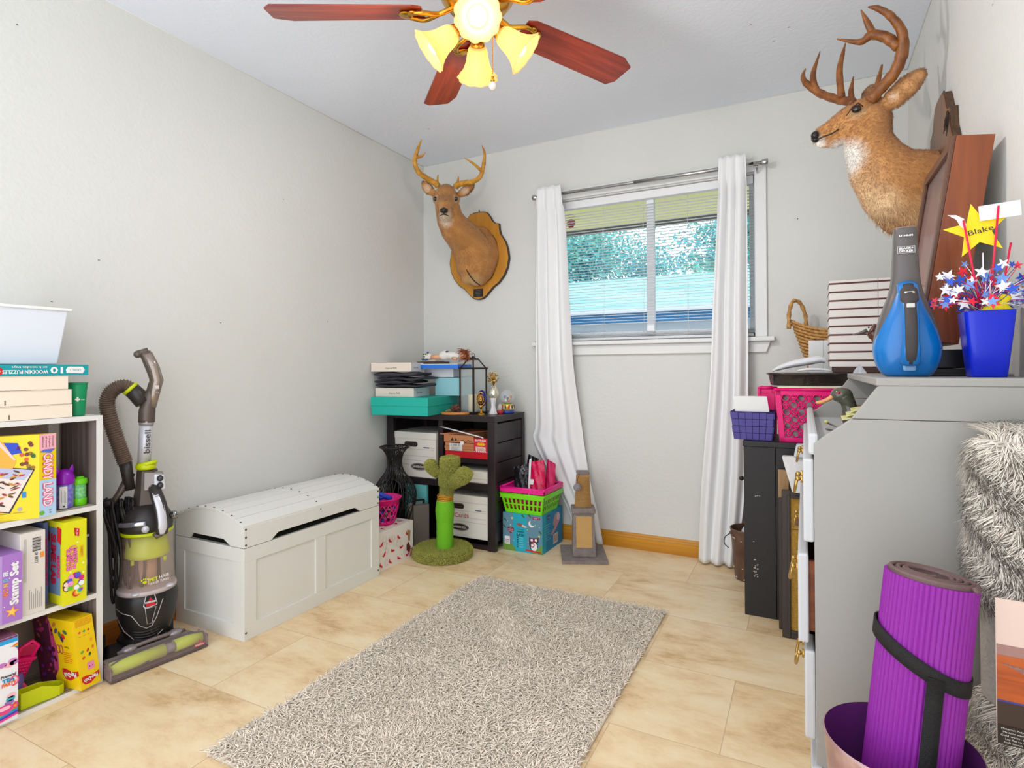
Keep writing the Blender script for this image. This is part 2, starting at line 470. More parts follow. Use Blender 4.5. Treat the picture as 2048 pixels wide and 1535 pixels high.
# ------------------------------------------------------------------ window
def window():
    vinyl = mat((240, 241, 243), 0.35, name='white_vinyl')
    b = MB()
    cw_ = 0.056
    # casing boards, jamb linings
    b.box(WX1, -0.018, WZ0, WX1 + cw_, 0, WZ1 + cw_, trimw); b.box(WX0 - cw_, -0.018, WZ0, WX0, 0, WZ1 + cw_, trimw)
    b.box(WX0, -0.018, WZ1, WX1, 0, WZ1 + cw_, trimw)
    b.box(WX0 - 0.012, 0, WZ0, WX0 + 0.004, 0.12, WZ1, trimw); b.box(WX1 - 0.004, 0, WZ0, WX1 + 0.012, 0.12, WZ1, trimw)
    b.box(WX0, 0, WZ1 - 0.004, WX1, 0.12, WZ1 + 0.012, trimw)
    root = b.build('window_1', loc=(1.52, 0, WZ0), bevel=0.003); root['kind'] = 'structure'
    b = MB()
    b.box(0.845, -0.052, 1.172, 2.212, 0.004, 1.195, trimw); b.box(WX0, 0.0, 1.172, WX1, 0.12, 1.195, trimw)
    o = b.build('window_sill', root, bevel=0.005)
    b = MB()
    f = Fr((0, -0.02, 1.172), (1, 0, 0), (0, 0, 1))
    b.prism(f, [(0.885, -0.058), (2.172, -0.058), (2.192, 0), (0.865, 0)], 0.02, trimw)
    b.build('window_apron', root, bevel=0.004)
    b = MB()
    y0, y1 = 0.072, 0.105
    b.box(WX0 + .004, y0, WZ0, WX0 + 0.034, y1, WZ1, vinyl); b.box(WX1 - 0.034, y0, WZ0, WX1 - .004, y1, WZ1, vinyl)
    b.box(WX0, y0, WZ1 - 0.03, WX1, y1, WZ1 - .004, vinyl); b.box(WX0, y0, WZ0, WX1, y1, WZ0 + 0.03, vinyl)
    b.build('window_frame', root, bevel=0.003)
    b = MB(); xm = 1.556
    b.box(xm - 0.022, y0 - 0.012, WZ0 + 0.03, xm + 0.022, y1 - .01, WZ1 - 0.03, vinyl)
    b.box(WX0 + .034, y0 + .004, WZ0 + .03, xm - .022, y0 + .02, WZ0 + .052, vinyl); b.box(xm + .022, y0 + .004, WZ0 + .03, WX1 - .034, y0 + .02, WZ0 + .052, vinyl)
    b.build('window_mullion', root, bevel=0.003)
    glass = bpy.data.materials.new('window_glass'); glass.use_nodes = True
    nt = glass.node_tree; N = nt.nodes; L = nt.links; N.remove(N['Principled BSDF'])
    t = N.new('ShaderNodeBsdfTransparent'); t.inputs[0].default_value = (0.93, 0.985, 0.985, 1)
    g = N.new('ShaderNodeBsdfGlossy'); g.inputs['Roughness'].default_value = 0.02
    fr = N.new('ShaderNodeFresnel'); fr.inputs[0].default_value = 1.3
    mx = N.new('ShaderNodeMixShader'); L.new(fr.outputs[0], mx.inputs[0]); L.new(t.outputs[0], mx.inputs[1]); L.new(g.outputs[0], mx.inputs[2])
    L.new(mx.outputs[0], N['Material Output'].inputs[0])
    b = MB(); b.box(WX0 + .03, 0.09, WZ0 + .03, WX1 - .03, 0.093, WZ1 - .03, glass)
    p = b.build('window_pane', root)
    b = MB(); f = Fr((1.057, 0.0885, 1.937), (1, 0, 0), (0, 0, 1))
    oc = [(0.028*math.cos(PI/8 + PI*k/4), 0.03*math.sin(PI/8 + PI*k/4)) for k in range(8)]
    b.poly(f, oc, pr((196, 40, 48)))
    b.txt(f, 0, 0.014, 0.007, 'PROTECTED', pr(WHITE), width=0.04); b.txt(f, 0, 0.0, 0.009, 'SECURITY', pr(WHITE), width=0.044, bold=0.02); b.txt(f, 0, -0.014, 0.007, 'SYSTEM', pr(WHITE), width=0.034)
    b.build('warning_sticker', p)
window()

def blind():
    vin = mat((238, 239, 240), 0.4, name='blind_vinyl')
    z1, z0 = WZ1 - 0.006, WZ0 + 0.004
    root = thing('window_blind', 'white mini blind with open horizontal slats inside the window', 'blind', (1.52, 0.045, z1))
    b = MB(); b.box(WX0 + .008, 0.018, z1 - 0.046, WX1 - .008, 0.062, z1, vin); b.build('headrail', root, bevel=0.004)
    b = MB(); n = 46; sp = (z1 - 0.06 - z0 - 0.03) / n; tilt = math.radians(4)
    for i in range(n):
        z = z0 + 0.032 + sp * i
        if i < 4: z = z0 + 0.026 + i * 0.0075
        for sgn in (1,):
            hw = 0.0125; vs = []
            for x in (WX0 + .012, WX1 - .012):
                for k in range(4):
                    t = -1 + 2 * k / 3
                    vs.append((x, 0.042 + hw * t * math.cos(tilt), z + hw * t * math.sin(tilt) + 0.0022 * (1 - t * t)))
            for x in (WX0 + .012, WX1 - .012):
                for k in range(4):
                    t = -1 + 2 * k / 3
                    vs.append((x, 0.042 + hw * t * math.cos(tilt), z - 0.0007 + hw * t * math.sin(tilt) + 0.0022 * (1 - t * t)))
            fs = [(k, k + 4, k + 5, k + 1) for k in range(3)] + [(8+k, 8+k+1, 8+k+5, 8+k+4) for k in range(3)] + [(0, 8, 12, 4), (3, 7, 15, 11)]
            b.add(vs, fs, vin)
    b.build('slats', root)
    b = MB(); b.box(WX0 + .01, 0.03, z0 + .002, WX1 - .01, 0.055, z0 + 0.018, vin); b.build('bottom_rail', root, bevel=0.003)
    b = MB()
    for x in (1.03, 1.28, 1.52, 1.77, 2.02):
        for y in (0.029, 0.055): b.tube([(x, y, z0 + 0.01), (x, y, z1 - 0.03)], 0.0007, vin, 4)
    b.build('ladder_cord', root)
    b = MB(); b.tube([(2.065, 0.014, z1 - 0.03), (2.068, 0.012, z1 - 0.55)], 0.0035, mat((225, 230, 232), 0.15), 6); b.build('tilt_wand', root)
blind()

def rod_and_curtains():
    y, z = -0.08, 2.078
    root = thing('curtain_rod', 'brushed nickel curtain rod mounted above the window', 'curtain rod', (1.53, y, z))
    b = MB(); b.tube([(0.90, y, z), (2.16, y, z)], 0.0095, chrome, 14); b.tube([(1.5, y, z), (2.16, y, z)], 0.0112, chrome, 14); b.build('rod', root)
    for x0, x1 in ((0.872, 0.902), (2.16, 2.19)):
        b = MB(); b.tube([(x0, y, z), (x0 + .002, y, z), (x1 - .002, y, z), (x1, y, z)], [0.014, 0.0165, 0.0165, 0.014], chrome, 18)
        b.build('finial', root)
    for x in (0.925, 2.135):
        b = MB(); b.tube([(x, 0, z - .03), (x, -0.03, z - .028), (x, y, z - 0.013)], 0.005, chrome, 8); b.box(x - .01, -0.004, z - .06, x + .01, 0, z - .01, chrome)
        b.ball((x - 0.02, y - .012, z), 0.007, blackm, 8)
        b.build('bracket', root)
    cloth = mat((238, 238, 238), 0.85, bump=(350, 0.08), sheen=0.2, name='white_curtain_cloth')
    cloth_n = cloth
    def panel(name, edges, folds, label, seed, yc, amp):
        """edges: rows (z, x_left, x_right); yc(z) centre depth; amp(z) fold depth"""
        rg = random.Random(seed); NU, NV = 110, 90
        zs = [e[0] for e in edges]; ph = rg.random() * 6
        ztop, zbot = zs[0], zs[-1]; V = []
        eL = spline([(e[1], e[2], e[0]) for e in edges], 8); ez = np.array([p.z for p in eL])[::-1]; exl = np.array([p.x for p in eL])[::-1]; exr = np.array([p.y for p in eL])[::-1]
        for j in range(NV + 1):
            zz = ztop + (zbot - ztop) * j / NV
            xl = float(np.interp(zz, ez, exl)); xr = float(np.interp(zz, ez, exr))
            for i in range(NU + 1):
                u = i / NU
                w_ = u * folds * 2 * PI + ph + 0.5 * math.sin(zz * 1.9 + u * 5 + seed)
                d = math.sin(w_) + 0.16 * math.sin(2 * w_ + 1.0 + zz * 1.3) + 0.3 * math.sin(0.53 * w_ + zz * 2.1)
                x = xl + (xr - xl) * u + 0.004 * math.cos(w_) * amp(zz) / 0.02
                ytop = 0.0
                V.append((x, yc(zz) + amp(zz) * d * 0.75, zz + (0.006 * math.sin(w_ * 1.0) if j == 0 else 0)))
        Fq = [(j*(NU+1)+i, j*(NU+1)+i+1, (j+1)*(NU+1)+i+1, (j+1)*(NU+1)+i) for j in range(NV) for i in range(NU)]
        b = MB(); b.add(V, Fq, cloth_n, True)
        o = b.build(name, loc=((edges[0][1] + edges[0][2]) / 2, -0.08, ztop))
        s = o.modifiers.new('cloth_thickness', 'SOLIDIFY'); s.thickness = 0.0016; s.offset = 0
        tag(o, label, 'curtain'); return o
    sm = lambda z, a, b_, A, B: A if z > a else (B if z < b_ else B + (A - B) * (z - b_) / (a - b_))
    panel('curtain', [(2.128, 0.905, 1.06), (1.9, 0.897, 1.083), (1.6, 0.892, 1.098), (1.3, 0.887, 1.115), (1.0, 0.882, 1.133), (0.69, 0.868, 1.172), (0.6, 0.85, 1.182), (0.4, 0.955, 1.214), (0.2, 1.07, 1.262), (0.012, 1.136, 1.298)],
          3.0, 'white curtain on the left side of the window, draped over beside the dark bookcase', 3,
          lambda z: sm(z, 1.1, 0.55, -0.09, -0.052) if z < 2.0 else -0.101 , lambda z: sm(z, 1.15, 0.5, 0.020, 0.016) if z < 2.0 else 0.008)
    panel('curtain', [(2.132, 1.953, 2.086), (1.9, 1.945, 2.09), (1.39, 1.916, 2.092), (1.0, 1.9, 2.092), (0.6, 1.868, 2.086), (0.35, 1.85, 2.07), (0.012, 1.838, 2.03)],
          3.2, 'white curtain on the right side of the window, hanging straight behind the brown pail', 8,
          lambda z: sm(z, 1.1, 0.3, -0.09, -0.1) if z < 2.0 else -0.101, lambda z: sm(z, 1.1, 0.1, 0.019, 0.027) if z < 2.0 else 0.008)
rod_and_curtains()

# ------------------------------------------------------------------ outside
def outside():
    # eave soffit of the house with its dark fascia edge
    b = MB(); b.box(-1.5, 0.13, 2.12, 5, 1.0, 2.16, mat((236, 222, 160), 0.7, bump=(12, 0.2))); o = b.build('roof_soffit'); o['kind'] = 'structure'
    b = MB(); b.box(-1.5, 1.0, 2.085, 5, 1.04, 2.3, mat((96, 92, 100), 0.6)); o = b.build('trim_4'); o['kind'] = 'structure'
    b = MB(); b.box(-40, 0.13, -0.35, 40, 60, -0.3, mat((150, 152, 148), 0.9, var=(1.5, (165, 165, 160)))); o = b.build('yard_ground'); o['kind'] = 'structure'
    # garden shed with a low roof and a far hedge, pale with haze
    r = thing('garden_shed', 'low teal shed with a white roof edge beyond the yard', 'shed', (-1, 9, -0.3))
    b = MB(); b.box(-9, 9, -0.3, 8, 12, 2.02, mat((120, 126, 134), 0.7, grain=(5, 'x', (140, 144, 150)))); b.build('siding', r)
    b = MB(); b.box(-9.02, 8.98, 2.02, 8.02, 12, 2.21, mat((20, 100, 150), 0.7)); b.build('blue_band', r)
    b = MB(); b.box(-9.2, 8.8, 2.21, 8.2, 12.2, 2.31, mat((186, 190, 200), 0.6)); b.build('roof_edge', r)
    b = MB(); b.hexa([(-9.2, 8.9, 2.31), (8.2, 8.9, 2.31), (8.2, 14, 2.31), (-9.2, 14, 2.31)], [(-9.2, 11.8, 3.42), (8.2, 11.8, 3.42), (8.2, 12, 3.42), (-9.2, 12, 3.42)], mat((90, 150, 156), 0.8, grain=(7, 'x', (160, 184, 176)))); b.build('roof', r)
    leafm = mat((84, 176, 190), 0.6, var=(0.9, (120, 196, 176)), name='tree_leaf')
    bark = mat((80, 150, 180), 0.8, name='tree_bark')
    def tree(loc, sc, label, seed, n):
        rg = random.Random(seed); r = thing('yard_tree', label, 'tree', loc)
        b = MB(); x, y, z = loc; tips = []
        def br(p, d, L, rad, lv):
            q = p + d * L
            b.tube([p, (p + q) / 2 + Vector((rg.uniform(-.1, .1), rg.uniform(-.1, .1), 0)) * L, q], [rad, rad * .85, rad * .65], bark, 6)
            if lv == 0: tips.append(q); return
            if lv <= 2: tips.append(q)
            for _ in range(3):
                nd = (d + Vector((rg.uniform(-.8, .8), rg.uniform(-.7, .7), rg.uniform(-.3, .3)))).normalized()
                br(q, nd, L * rg.uniform(.62, .85), rad * .6, lv - 1)
        br(Vector(loc), Vector((0.1, 0, 1)), 1.9 * sc, 0.16 * sc, 4)
        b.build('trunk', r)
        rgn = np.random.default_rng(seed); T = np.array([tuple(t) for t in tips])
        C0 = T[rgn.integers(0, len(T), n)] + rgn.normal(size=(n, 3)) * 0.42 * sc
        S = 0.055 * sc * (0.6 + rgn.random(n))
        A = rgn.normal(size=(n, 3)); A /= np.linalg.norm(A, axis=1, keepdims=True)
        B_ = np.cross(A, rgn.normal(size=(n, 3))); B_ /= np.linalg.norm(B_, axis=1, keepdims=True)
        V = np.stack([C0 - A*S[:,None], C0 + B_*S[:,None]*.55, C0 + A*S[:,None], C0 - B_*S[:,None]*.55], 1).reshape(-1, 3)
        fast_mesh('leaves', V, np.arange(4*n).reshape(-1, 4), leafm, r)
    tree((-5.2, 16.5, -0.3), 1.15, 'broad leafy tree seen through the left window sash', 5, 11000)
    tree((1.3, 16.5, -0.3), 1.25, 'dense leafy tree seen through the right window sash', 11, 20000)
outside()
# ------------------------------------------------------------------ ceiling fan
def fan():
    cx, cy, zb = 1.44, -1.70, 2.158
    root = thing('ceiling_fan', 'brass ceiling fan with cherry wood blades and four lit glass shades', 'ceiling fan', (cx, cy, RH))
    g = gold
    b = MB()
    b.lathe([(0.075, RH), (0.07, RH - .02), (0.03, RH - .05), (0.014, RH - .055), (0.014, 2.30), (0.05, 2.295), (0.1, 2.275), (0.115, 2.24), (0.115, 2.2), (0.095, 2.175), (0.06, 2.165), (0.04, 2.15)], g, 40, (cx, cy, 0))
    b.build('motor_housing', root)
    cherry = mat((166, 62, 34), 0.32, grain=(34, 'x', (112, 26, 16)), coat=0.3, name='cherry_blade')
    for k in range(5):
        a = math.radians(135.3 + 72 * k)
        # blade outline in its own axes, pitched about its length
        b = MB(); R = Matrix.Rotation(math.radians(-14), 4, 'X')
        out = [(0.17, -0.045), (0.2, -0.058), (0.60, -0.068), (0.655, -0.045), (0.658, -0.038), (0.655, 0.04), (0.63, 0.068), (0.2, 0.058), (0.17, 0.045)]
        fr = Fr((0, 0, 0.003), (1, 0, 0), (0, 1, 0))
        b.T = R; b.prism(fr, out, 0.006, cherry)
        ob = b.build('blade', bevel=0.002); ob.parent = root
        ob.location = (0, 0, zb - RH); ob.rotation_euler = (0, 0, a)
        b = MB(); b.T = R
        b.tube(spline([(0.07, 0, 0.015), (0.12, 0.0, -0.005), (0.17, 0.03, -0.012), (0.215, 0.02, -0.008)], 5), 0.008, g, 8)
        b.tube(spline([(0.07, 0, 0.015), (0.12, 0.0, -0.005), (0.17, -0.03, -0.012), (0.215, -0.02, -0.008)], 5), 0.008, g, 8)
        b.ball((0.225, 0, -0.008), (0.022, 0.03, 0.007), g, 8)
        for s in (-1, 1): b.ball((0.2, 0.028 * s, -0.01), (0.014, 0.012, 0.006), g, 6)
        bo = b.build('blade_iron'); bo.parent = root; bo.location = (0, 0, zb - RH); bo.rotation_euler = (0, 0, a)
    b = MB()
    b.lathe([(0.035, 2.165), (0.06, 2.15), (0.066, 2.125), (0.055, 2.10), (0.03, 2.085), (0.012, 2.075), (0.0, 2.07)], g, 32, (cx, cy, 0))
    b.build('light_kit', root)
    shade_m = bpy.data.materials.new('frosted_amber_glass'); shade_m.use_nodes = True
    nt = shade_m.node_tree; N = nt.nodes; L = nt.links; P = N['Principled BSDF']
    P.inputs['Base Color'].default_value = lin((255, 224, 168)); P.inputs['Roughness'].default_value = 0.35
    P.inputs['Emission Color'].default_value = lin((255, 205, 120)); P.inputs['Emission Strength'].default_value = 0.42
    tr = N.new('ShaderNodeBsdfTranslucent'); tr.inputs[0].default_value = lin((255, 226, 160)); mx = N.new('ShaderNodeMixShader'); mx.inputs[0].default_value = 0.45
    L.new(P.outputs[0], mx.inputs[1]); L.new(tr.outputs[0], mx.inputs[2]); L.new(mx.outputs[0], N['Material Output'].inputs[0])
    bulb_m = mat((255, 250, 235), 0.4, emit=((255, 240, 205), 5.0), name='lit_bulb')
    for k, (dx, dy) in enumerate(((.51, -.86), (.86, .51), (-.51, .86), (-.86, -.51))):
        d = Vector((dx, dy, 0)).normalized(); ax = (d * 0.78 + Vector((0, 0, -0.62))).normalized()
        if k == 0: ax = (d * 0.88 + Vector((0, 0, -0.5))).normalized()
        p0 = Vector((cx, cy, 2.105)) + d * 0.045; neck = p0 + d * 0.012 + Vector((0, 0, 0.0))
        b = MB(); b.tube(spline([Vector((cx, cy, 2.12)) + d * 0.03, p0 + Vector((0, 0, .012)), neck + ax * 0.015], 4), 0.011, g, 10)
        b.tube([neck + ax * 0.005, neck + ax * 0.03], [0.02, 0.026], g, 16)
        b.build('lamp_arm', root)
        rot = ax.to_track_quat('Z', 'Y').to_matrix()
        def wob(a, i): return 0.0 if i < 5 else 0.10 * abs(math.cos(5.5 * a)) * (i - 4) / 3 - 0.03
        prof = [(0.024, 0.02), (0.03, 0.03), (0.035, 0.05), (0.038, 0.07), (0.046, 0.092), (0.056, 0.108), (0.064, 0.118), (0.066, 0.122)]
        inner = [(r - 0.003, z) for r, z in prof][::-1]
        b = MB()
        vs = []; n = 48; allp = prof + inner
        b.lathe([(r, z) for r, z in prof], shade_m, n, neck, rot=rot, wob=wob, caps=False)
        sh = b.build('lamp_shade', root)
        s = sh.modifiers.new('glass_thickness', 'SOLIDIFY'); s.thickness = 0.003; s.offset = -1
        b = MB(); c = neck + ax * 0.068
        b.lathe([(0.0001, -0.04), (0.012, -0.038), (0.013, -0.02), (0.022, 0.0), (0.027, 0.018), (0.022, 0.036), (0.01, 0.045), (0.0001, 0.047)], bulb_m, 20, c, rot=rot)
        b.build('light_bulb', root)
        l = bpy.data.lights.new('fan_bulb_light', 'SPOT'); l.energy = FAN_W * (1.75, 1.3, 0.75, 0.7)[k]; l.color = (1.0, 0.965, 0.935); l.shadow_soft_size = 0.035
        l.spot_size = math.radians(179); l.spot_blend = 1.0
        lo = bpy.data.objects.new('fan_bulb_light', l); lo.location = neck + ax * 0.135
        lo.rotation_euler = (ax + Vector((0, 0, 0.15))).to_track_quat('-Z', 'Y').to_euler(); COL.objects.link(lo)
    b = MB(); px, py = cx + 0.062, cy - 0.015
    z = 2.10
    b.tube([(cx + .05, cy - .012, 2.105), (px, py, 2.095)], 0.003, g, 6)
    while z > 1.94: b.ball((px, py, z), 0.0022, g, 4); z -= 0.0052
    b.lathe([(0.0001, 1.935), (0.005, 1.932), (0.003, 1.927), (0.007, 1.92), (0.0001, 1.915)], g, 12, (px, py, 0))
    b.build('pull_chain', root)
    b = MB(); b.ball((px, py, 1.904), (0.0125, 0.0125, 0.0135), mat((240, 232, 220), 0.15, coat=0.6), 12); b.build('chain_knob', root)
FAN_W = 9.6
fan()

# ------------------------------------------------------------------ shag rug
def rug():
    x0, x1, y0, y1 = 0.905, 1.818, -2.245, -0.80
    root = thing('shag_rug', 'grey beige shag rug lying on the tile floor', 'rug', ((x0+x1)/2, (y0+y1)/2, 0))
    b = MB(); b.box(x0, y0, 0.0005, x1, y1, 0.007, mat((214, 202, 186), 0.9)); b.build('backing', root, bevel=0.002)
    rg = np.random.default_rng(3); sp = 0.0066
    gx, gy = np.meshgrid(np.arange(x0 + .004, x1 - .002, sp), np.arange(y0 + .004, y1 - .002, sp))
    P = np.stack([gx.ravel(), gy.ravel(), np.full(gx.size, 0.007)], 1); P[:, :2] += rg.normal(size=(len(P), 2)) * 0.002
    # tufts lean together in patches
    q = P[:, 0] * 9 + 1.3 * np.sin(P[:, 1] * 11); w2 = P[:, 1] * 10 + 1.1 * np.sin(P[:, 0] * 13 + 2)
    D = np.stack([np.sin(q) + 0.8*np.cos(w2*1.7), np.cos(w2) - 0.7*np.sin(q*1.6), np.zeros(len(P))], 1)
    N_ = np.zeros_like(P); N_[:, 2] = 1
    V, F, sid = strands(P, N_ + D * 0.12, 0.020, 0.0029, 1.15, 5, seg=3, sides=4, dirn=D * 0.22)
    c = np.array(lin((250, 236, 216))[:3]); t = 0.84 + 0.2 * rg.random(len(P))
    fast_mesh('pile', V, F, mat((200, 190, 178), 0.85, attr='Col', sheen=0.3, name='rug_yarn'), root, smooth=True, kind='stuff', col=(c[None] * t[:, None])[sid])
rug()

# ------------------------------------------------------------------ white toy chest
def toy_chest():
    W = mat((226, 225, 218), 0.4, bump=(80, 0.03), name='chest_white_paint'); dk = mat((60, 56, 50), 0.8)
    x0, x1, y0, y1 = 0.018, 0.438, -1.768, -0.992
    root = thing('toy_chest', 'white wooden toy chest with a rounded slat lid against the left wall', 'chest', ((x0+x1)/2, (y0+y1)/2, 0))
    zt = 0.352
    b = MB()
    b.box(x0 + .01, y0 + .01, 0.02, x1 - .01, y1 - .01, 0.03, W)
    # panels set back, rails and stiles proud
    t = 0.012
    b.box(x1 - t - .006, y0 + t, 0.0, x1 - .007, y1 - t, zt, W); b.box(x0, y0 + t, 0, x0 + t, y1 - t, zt, W)
    b.box(x0 + t, y0 + .007, 0.0, x1 - t, y0 + t + .006, zt, W); b.box(x0 + t, y1 - t - .006, 0, x1 - t, y1 - .007, zt, W)
    for X0, X1 in ((x1 - .012, x1),):
        b.box(X0, y0, 0, X1, y1, 0.058, W); b.box(X0, y0, 0.298, X1, y1, zt, W)
        for ya, yb in ((y0, y0 + .055), ((y0+y1)/2 - .028, (y0+y1)/2 + .028), (y1 - .055, y1)): b.box(X0, ya, .058, X1, yb, .298, W)
    for Y0, Y1 in ((y0, y0 + .012), (y1 - .012, y1)):
        b.box(x0, Y0, 0, x1 - .012, Y1, 0.058, W); b.box(x0, Y0, 0.298, x1 - .012, Y1, zt, W)
        for xa, xb in ((x0, x0 + .055), (x1 - .067, x1 - .0125)): b.box(xa, Y0, .058, xb, Y1, .298, W)
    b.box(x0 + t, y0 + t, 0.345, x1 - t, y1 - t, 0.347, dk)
    b.build('chest_body', root, bevel=0.0016)
    # lid: end boards with an arc top and finger cut-out, front rail with a long cut-out
    zl = zt + 0.002; ze = 0.438; zc = 0.492; xm = (x0+x1)/2
    def arc(x): return ze + (zc - ze) * (1 - ((x - xm) / ((x1-x0)/2)) ** 2)
    b = MB()
    ks = 24; top = [(x1 - (x1-x0)*i/ks, arc(x1 - (x1-x0)*i/ks) - .008) for i in range(ks + 1)]
    cut = [(x0, zl), (x0 + .09, zl), (x0 + .105, zl + .022), (x1 - .12, zl + .022), (x1 - .08, zl), (x1, zl)]
    for Y in (y0, y1 - .012):
        b.prism(Fr((0, Y, 0), (1, 0, 0), (0, 0, 1)), cut + top, 0.012, W)
        b.v[-2*len(cut + top):] = [v + Vector((0, 0.0, 0)) for v in b.v[-2*len(cut + top):]]
    fr = Fr((x1, 0, 0), (0, 1, 0), (0, 0, 1))
    b.prism(fr, [(y0 + .0125, zl), (y0 + .125, zl), (y0 + .16, zl + .024), (y1 - .17, zl + .024), (y1 - .135, zl), (y1 - .0125, zl), (y1 - .0125, ze - .006), (y0 + .0125, ze - .006)], 0.012, W)
    b.build('lid_frame', root, bevel=0.0014)
    b = MB(); ns = 8
    for i in range(ns):
        xa = x0 + (x1-x0) * i / ns + 0.0012; xb = x0 + (x1-x0) * (i+1) / ns - 0.0012; za, zb_ = arc(xa), arc(xb)
        b.hexa([(xa, y0 - .003, za - .009), (xb, y0 - .003, zb_ - .009), (xb, y1 + .003, zb_ - .009), (xa, y1 + .003, za - .009)],
               [(xa, y0 - .003, za), (xb, y0 - .003, zb_), (xb, y1 + .003, zb_), (xa, y1 + .003, za)], W)
    b.build('lid_slats', root, bevel=0.001)
    b = MB(); ym = (y0+y1)/2
    for i in range(ns):
        x = x0 + (x1-x0) * (i + .5) / ns
        for y in (y0 + .006, ym, y1 - .006): b.ball((x, y, arc(x) + .0003), (0.004, 0.004, 0.0016), dk, 5)
    for y in (y0 + .008, y1 - .008):
        for z in (.425, .395, .365, 0.03): b.ball((x1, y, z), (0.0016, 0.0045, 0.0045), dk, 5)
    b.ball((x1, ym, .42), (0.0016, .0035, .0035), dk, 5)
    b.build('screws', root, label='dark screw heads')
toy_chest()
# ------------------------------------------------------------------ dark bookcase in the corner
def rotbox(b, cx, cy, ang, x0, y0, z0, x1, y1, z1, m):
    T = b.T; b.T = Matrix.Translation((cx, cy, 0)) @ Matrix.Rotation(ang, 4, 'Z'); b.box(x0, y0, z0, x1, y1, z1, m); b.T = T

BC = dict(x0=0.018, x1=0.791, y0=-0.424, y1=-0.04, h=0.765)
def bookcase():
    e = mat((44, 34, 36), 0.35, grain=(40, 'z', (34, 26, 28)), name='espresso_wood')
    x0, x1, y0, y1, h = BC['x0'], BC['x1'], BC['y0'], BC['y1'], BC['h']
    root = thing('bookcase', 'dark espresso cube bookcase with slatted sides in the far left corner', 'bookcase', ((x0+x1)/2, (y0+y1)/2, 0))
    p = 0.05
    for xa, xb in ((x0, x0 + p), (x1 - p, x1)):
        for ya, yb in ((y0, y0 + .03), (y1 - .03, y1)):
            b = MB(); b.box(xa, ya, 0, xb, yb, h - .034, e); b.build('post', root, bevel=0.002)
    for xa, xb in ((x0 + .006, x0 + .022), (x1 - .022, x1 - .006)):
        b = MB(); n = 6
        for i in range(n):
            za = 0.05 + (h - .09) * i / n; zb = 0.05 + (h - .09) * (i + 1) / n - 0.005
            b.box(xa, y0 + .03, za, xb, y1 - .03, zb, e)
        b.build('slatted_side', root, bevel=0.0025)
    b = MB(); b.box(x0, y0, h - .034, x1, y1, h, e); b.build('top', root, bevel=0.002)
    b = MB(); b.box(x0 + .02, y0 + .012, 0.03, x1 - .02, y1 - .006, 0.05, e); b.box(x0 + .05, y0 + .012, 0.0, x1 - .05, y0 + .03, 0.05, e); b.build('shelf', root)
    b = MB(); b.box(x0 + .022, y0 + .01, 0.338, x1 - .022, y1 - .006, 0.375, e); b.build('shelf', root)
    b = MB(); b.box(0.425, y0 + .03, 0.485, x1 - .022, y1 - .006, 0.513, e); b.build('shelf', root)
    b = MB(); b.box(0.392, y0 + .02, 0.375, 0.425, y1 - .006, h - .034, e); b.box(0.392, y0 + .02, 0.05, 0.425, y1 - .006, .338, e); b.build('divider', root)
    b = MB(); b.box(x0 + .02, y1 - .006, 0.03, x1 - .02, y1, h - .03, mat((26, 20, 22), 0.7)); b.build('back_panel', root)
bookcase()

def bankers_box(x0, y0, z0, x1, y1, z1, label, cards=False):
    W = mat((232, 226, 214), 0.75, name='white_card'); ink = pr((46, 34, 34)); gr = pr((120, 120, 126))
    root = thing('file_box', label, 'box', ((x0+x1)/2, (y0+y1)/2, z0), 'white cardboard file boxes in the bookcase')
    zl = z1 - 0.042
    b = MB(); b.box(x0 + .004, y0 + .004, z0, x1 - .004, y1, z1 - .006, W)
    fr = Fr((x0, y0 + .0035, z0), (1, 0, 0), (0, 0, 1)); w = x1 - x0; H = z1 - z0
    hx = w * (.36 if cards else .5) - .02; hz = H * .73
    L = 0.0014
    b.poly(fr, [(hx + (.034 if math.cos(t) > 0 else -.034) + .016*math.cos(t), hz + .016*math.sin(t)) for t in [2*PI*k/20 for k in range(20)]], pr((84, 66, 54)), L)
    b.poly(fr, [(hx + (.034 if math.cos(t) > 0 else -.034) + .0145*math.cos(t), hz - .002 + .0125*math.sin(t)) for t in [2*PI*k/20 for k in range(20)]], pr((48, 38, 34)), L + .0004)
    for v in (.62, .47, .37): b.rect(fr, .015, H*v, w - .015, H*v + .001, gr, L)
    b.rect(fr, w*.72, H*.655, w*.85, H*.68, pr((90, 96, 110)), L); b.rect(fr, w*.86, H*.665, w*.96, H*.67, gr, L)
    ex = w*(.62 if not cards else .36); ez = H*.235
    b.disc(fr, ex, ez, .062, ink, .022, L); b.disc(fr, ex, ez, .058, pr((236, 228, 214)), .0195, L + .0003); b.disc(fr, ex, ez, .0565, ink, .018, L + .0006)
    b.txt(fr, ex, ez, .0135, 'BANKERS BOX', pr((236, 228, 214)), l=L + .0012, width=.095, bold=.02)
    b.rect(fr, .015, H*.27, ex - .07, H*.275, gr, L)
    if cards: b.txt(fr, w*.40, H*.52, .026, 'Cards', pr((196, 50, 46)), rot=.05, l=L+.0012, width=.1)
    b.build('box_body', root, bevel=0.002)
    b = MB(); b.box(x0, y0, zl, x1, y1 + .003, z1, W); b.build('box_lid', root, bevel=0.003)

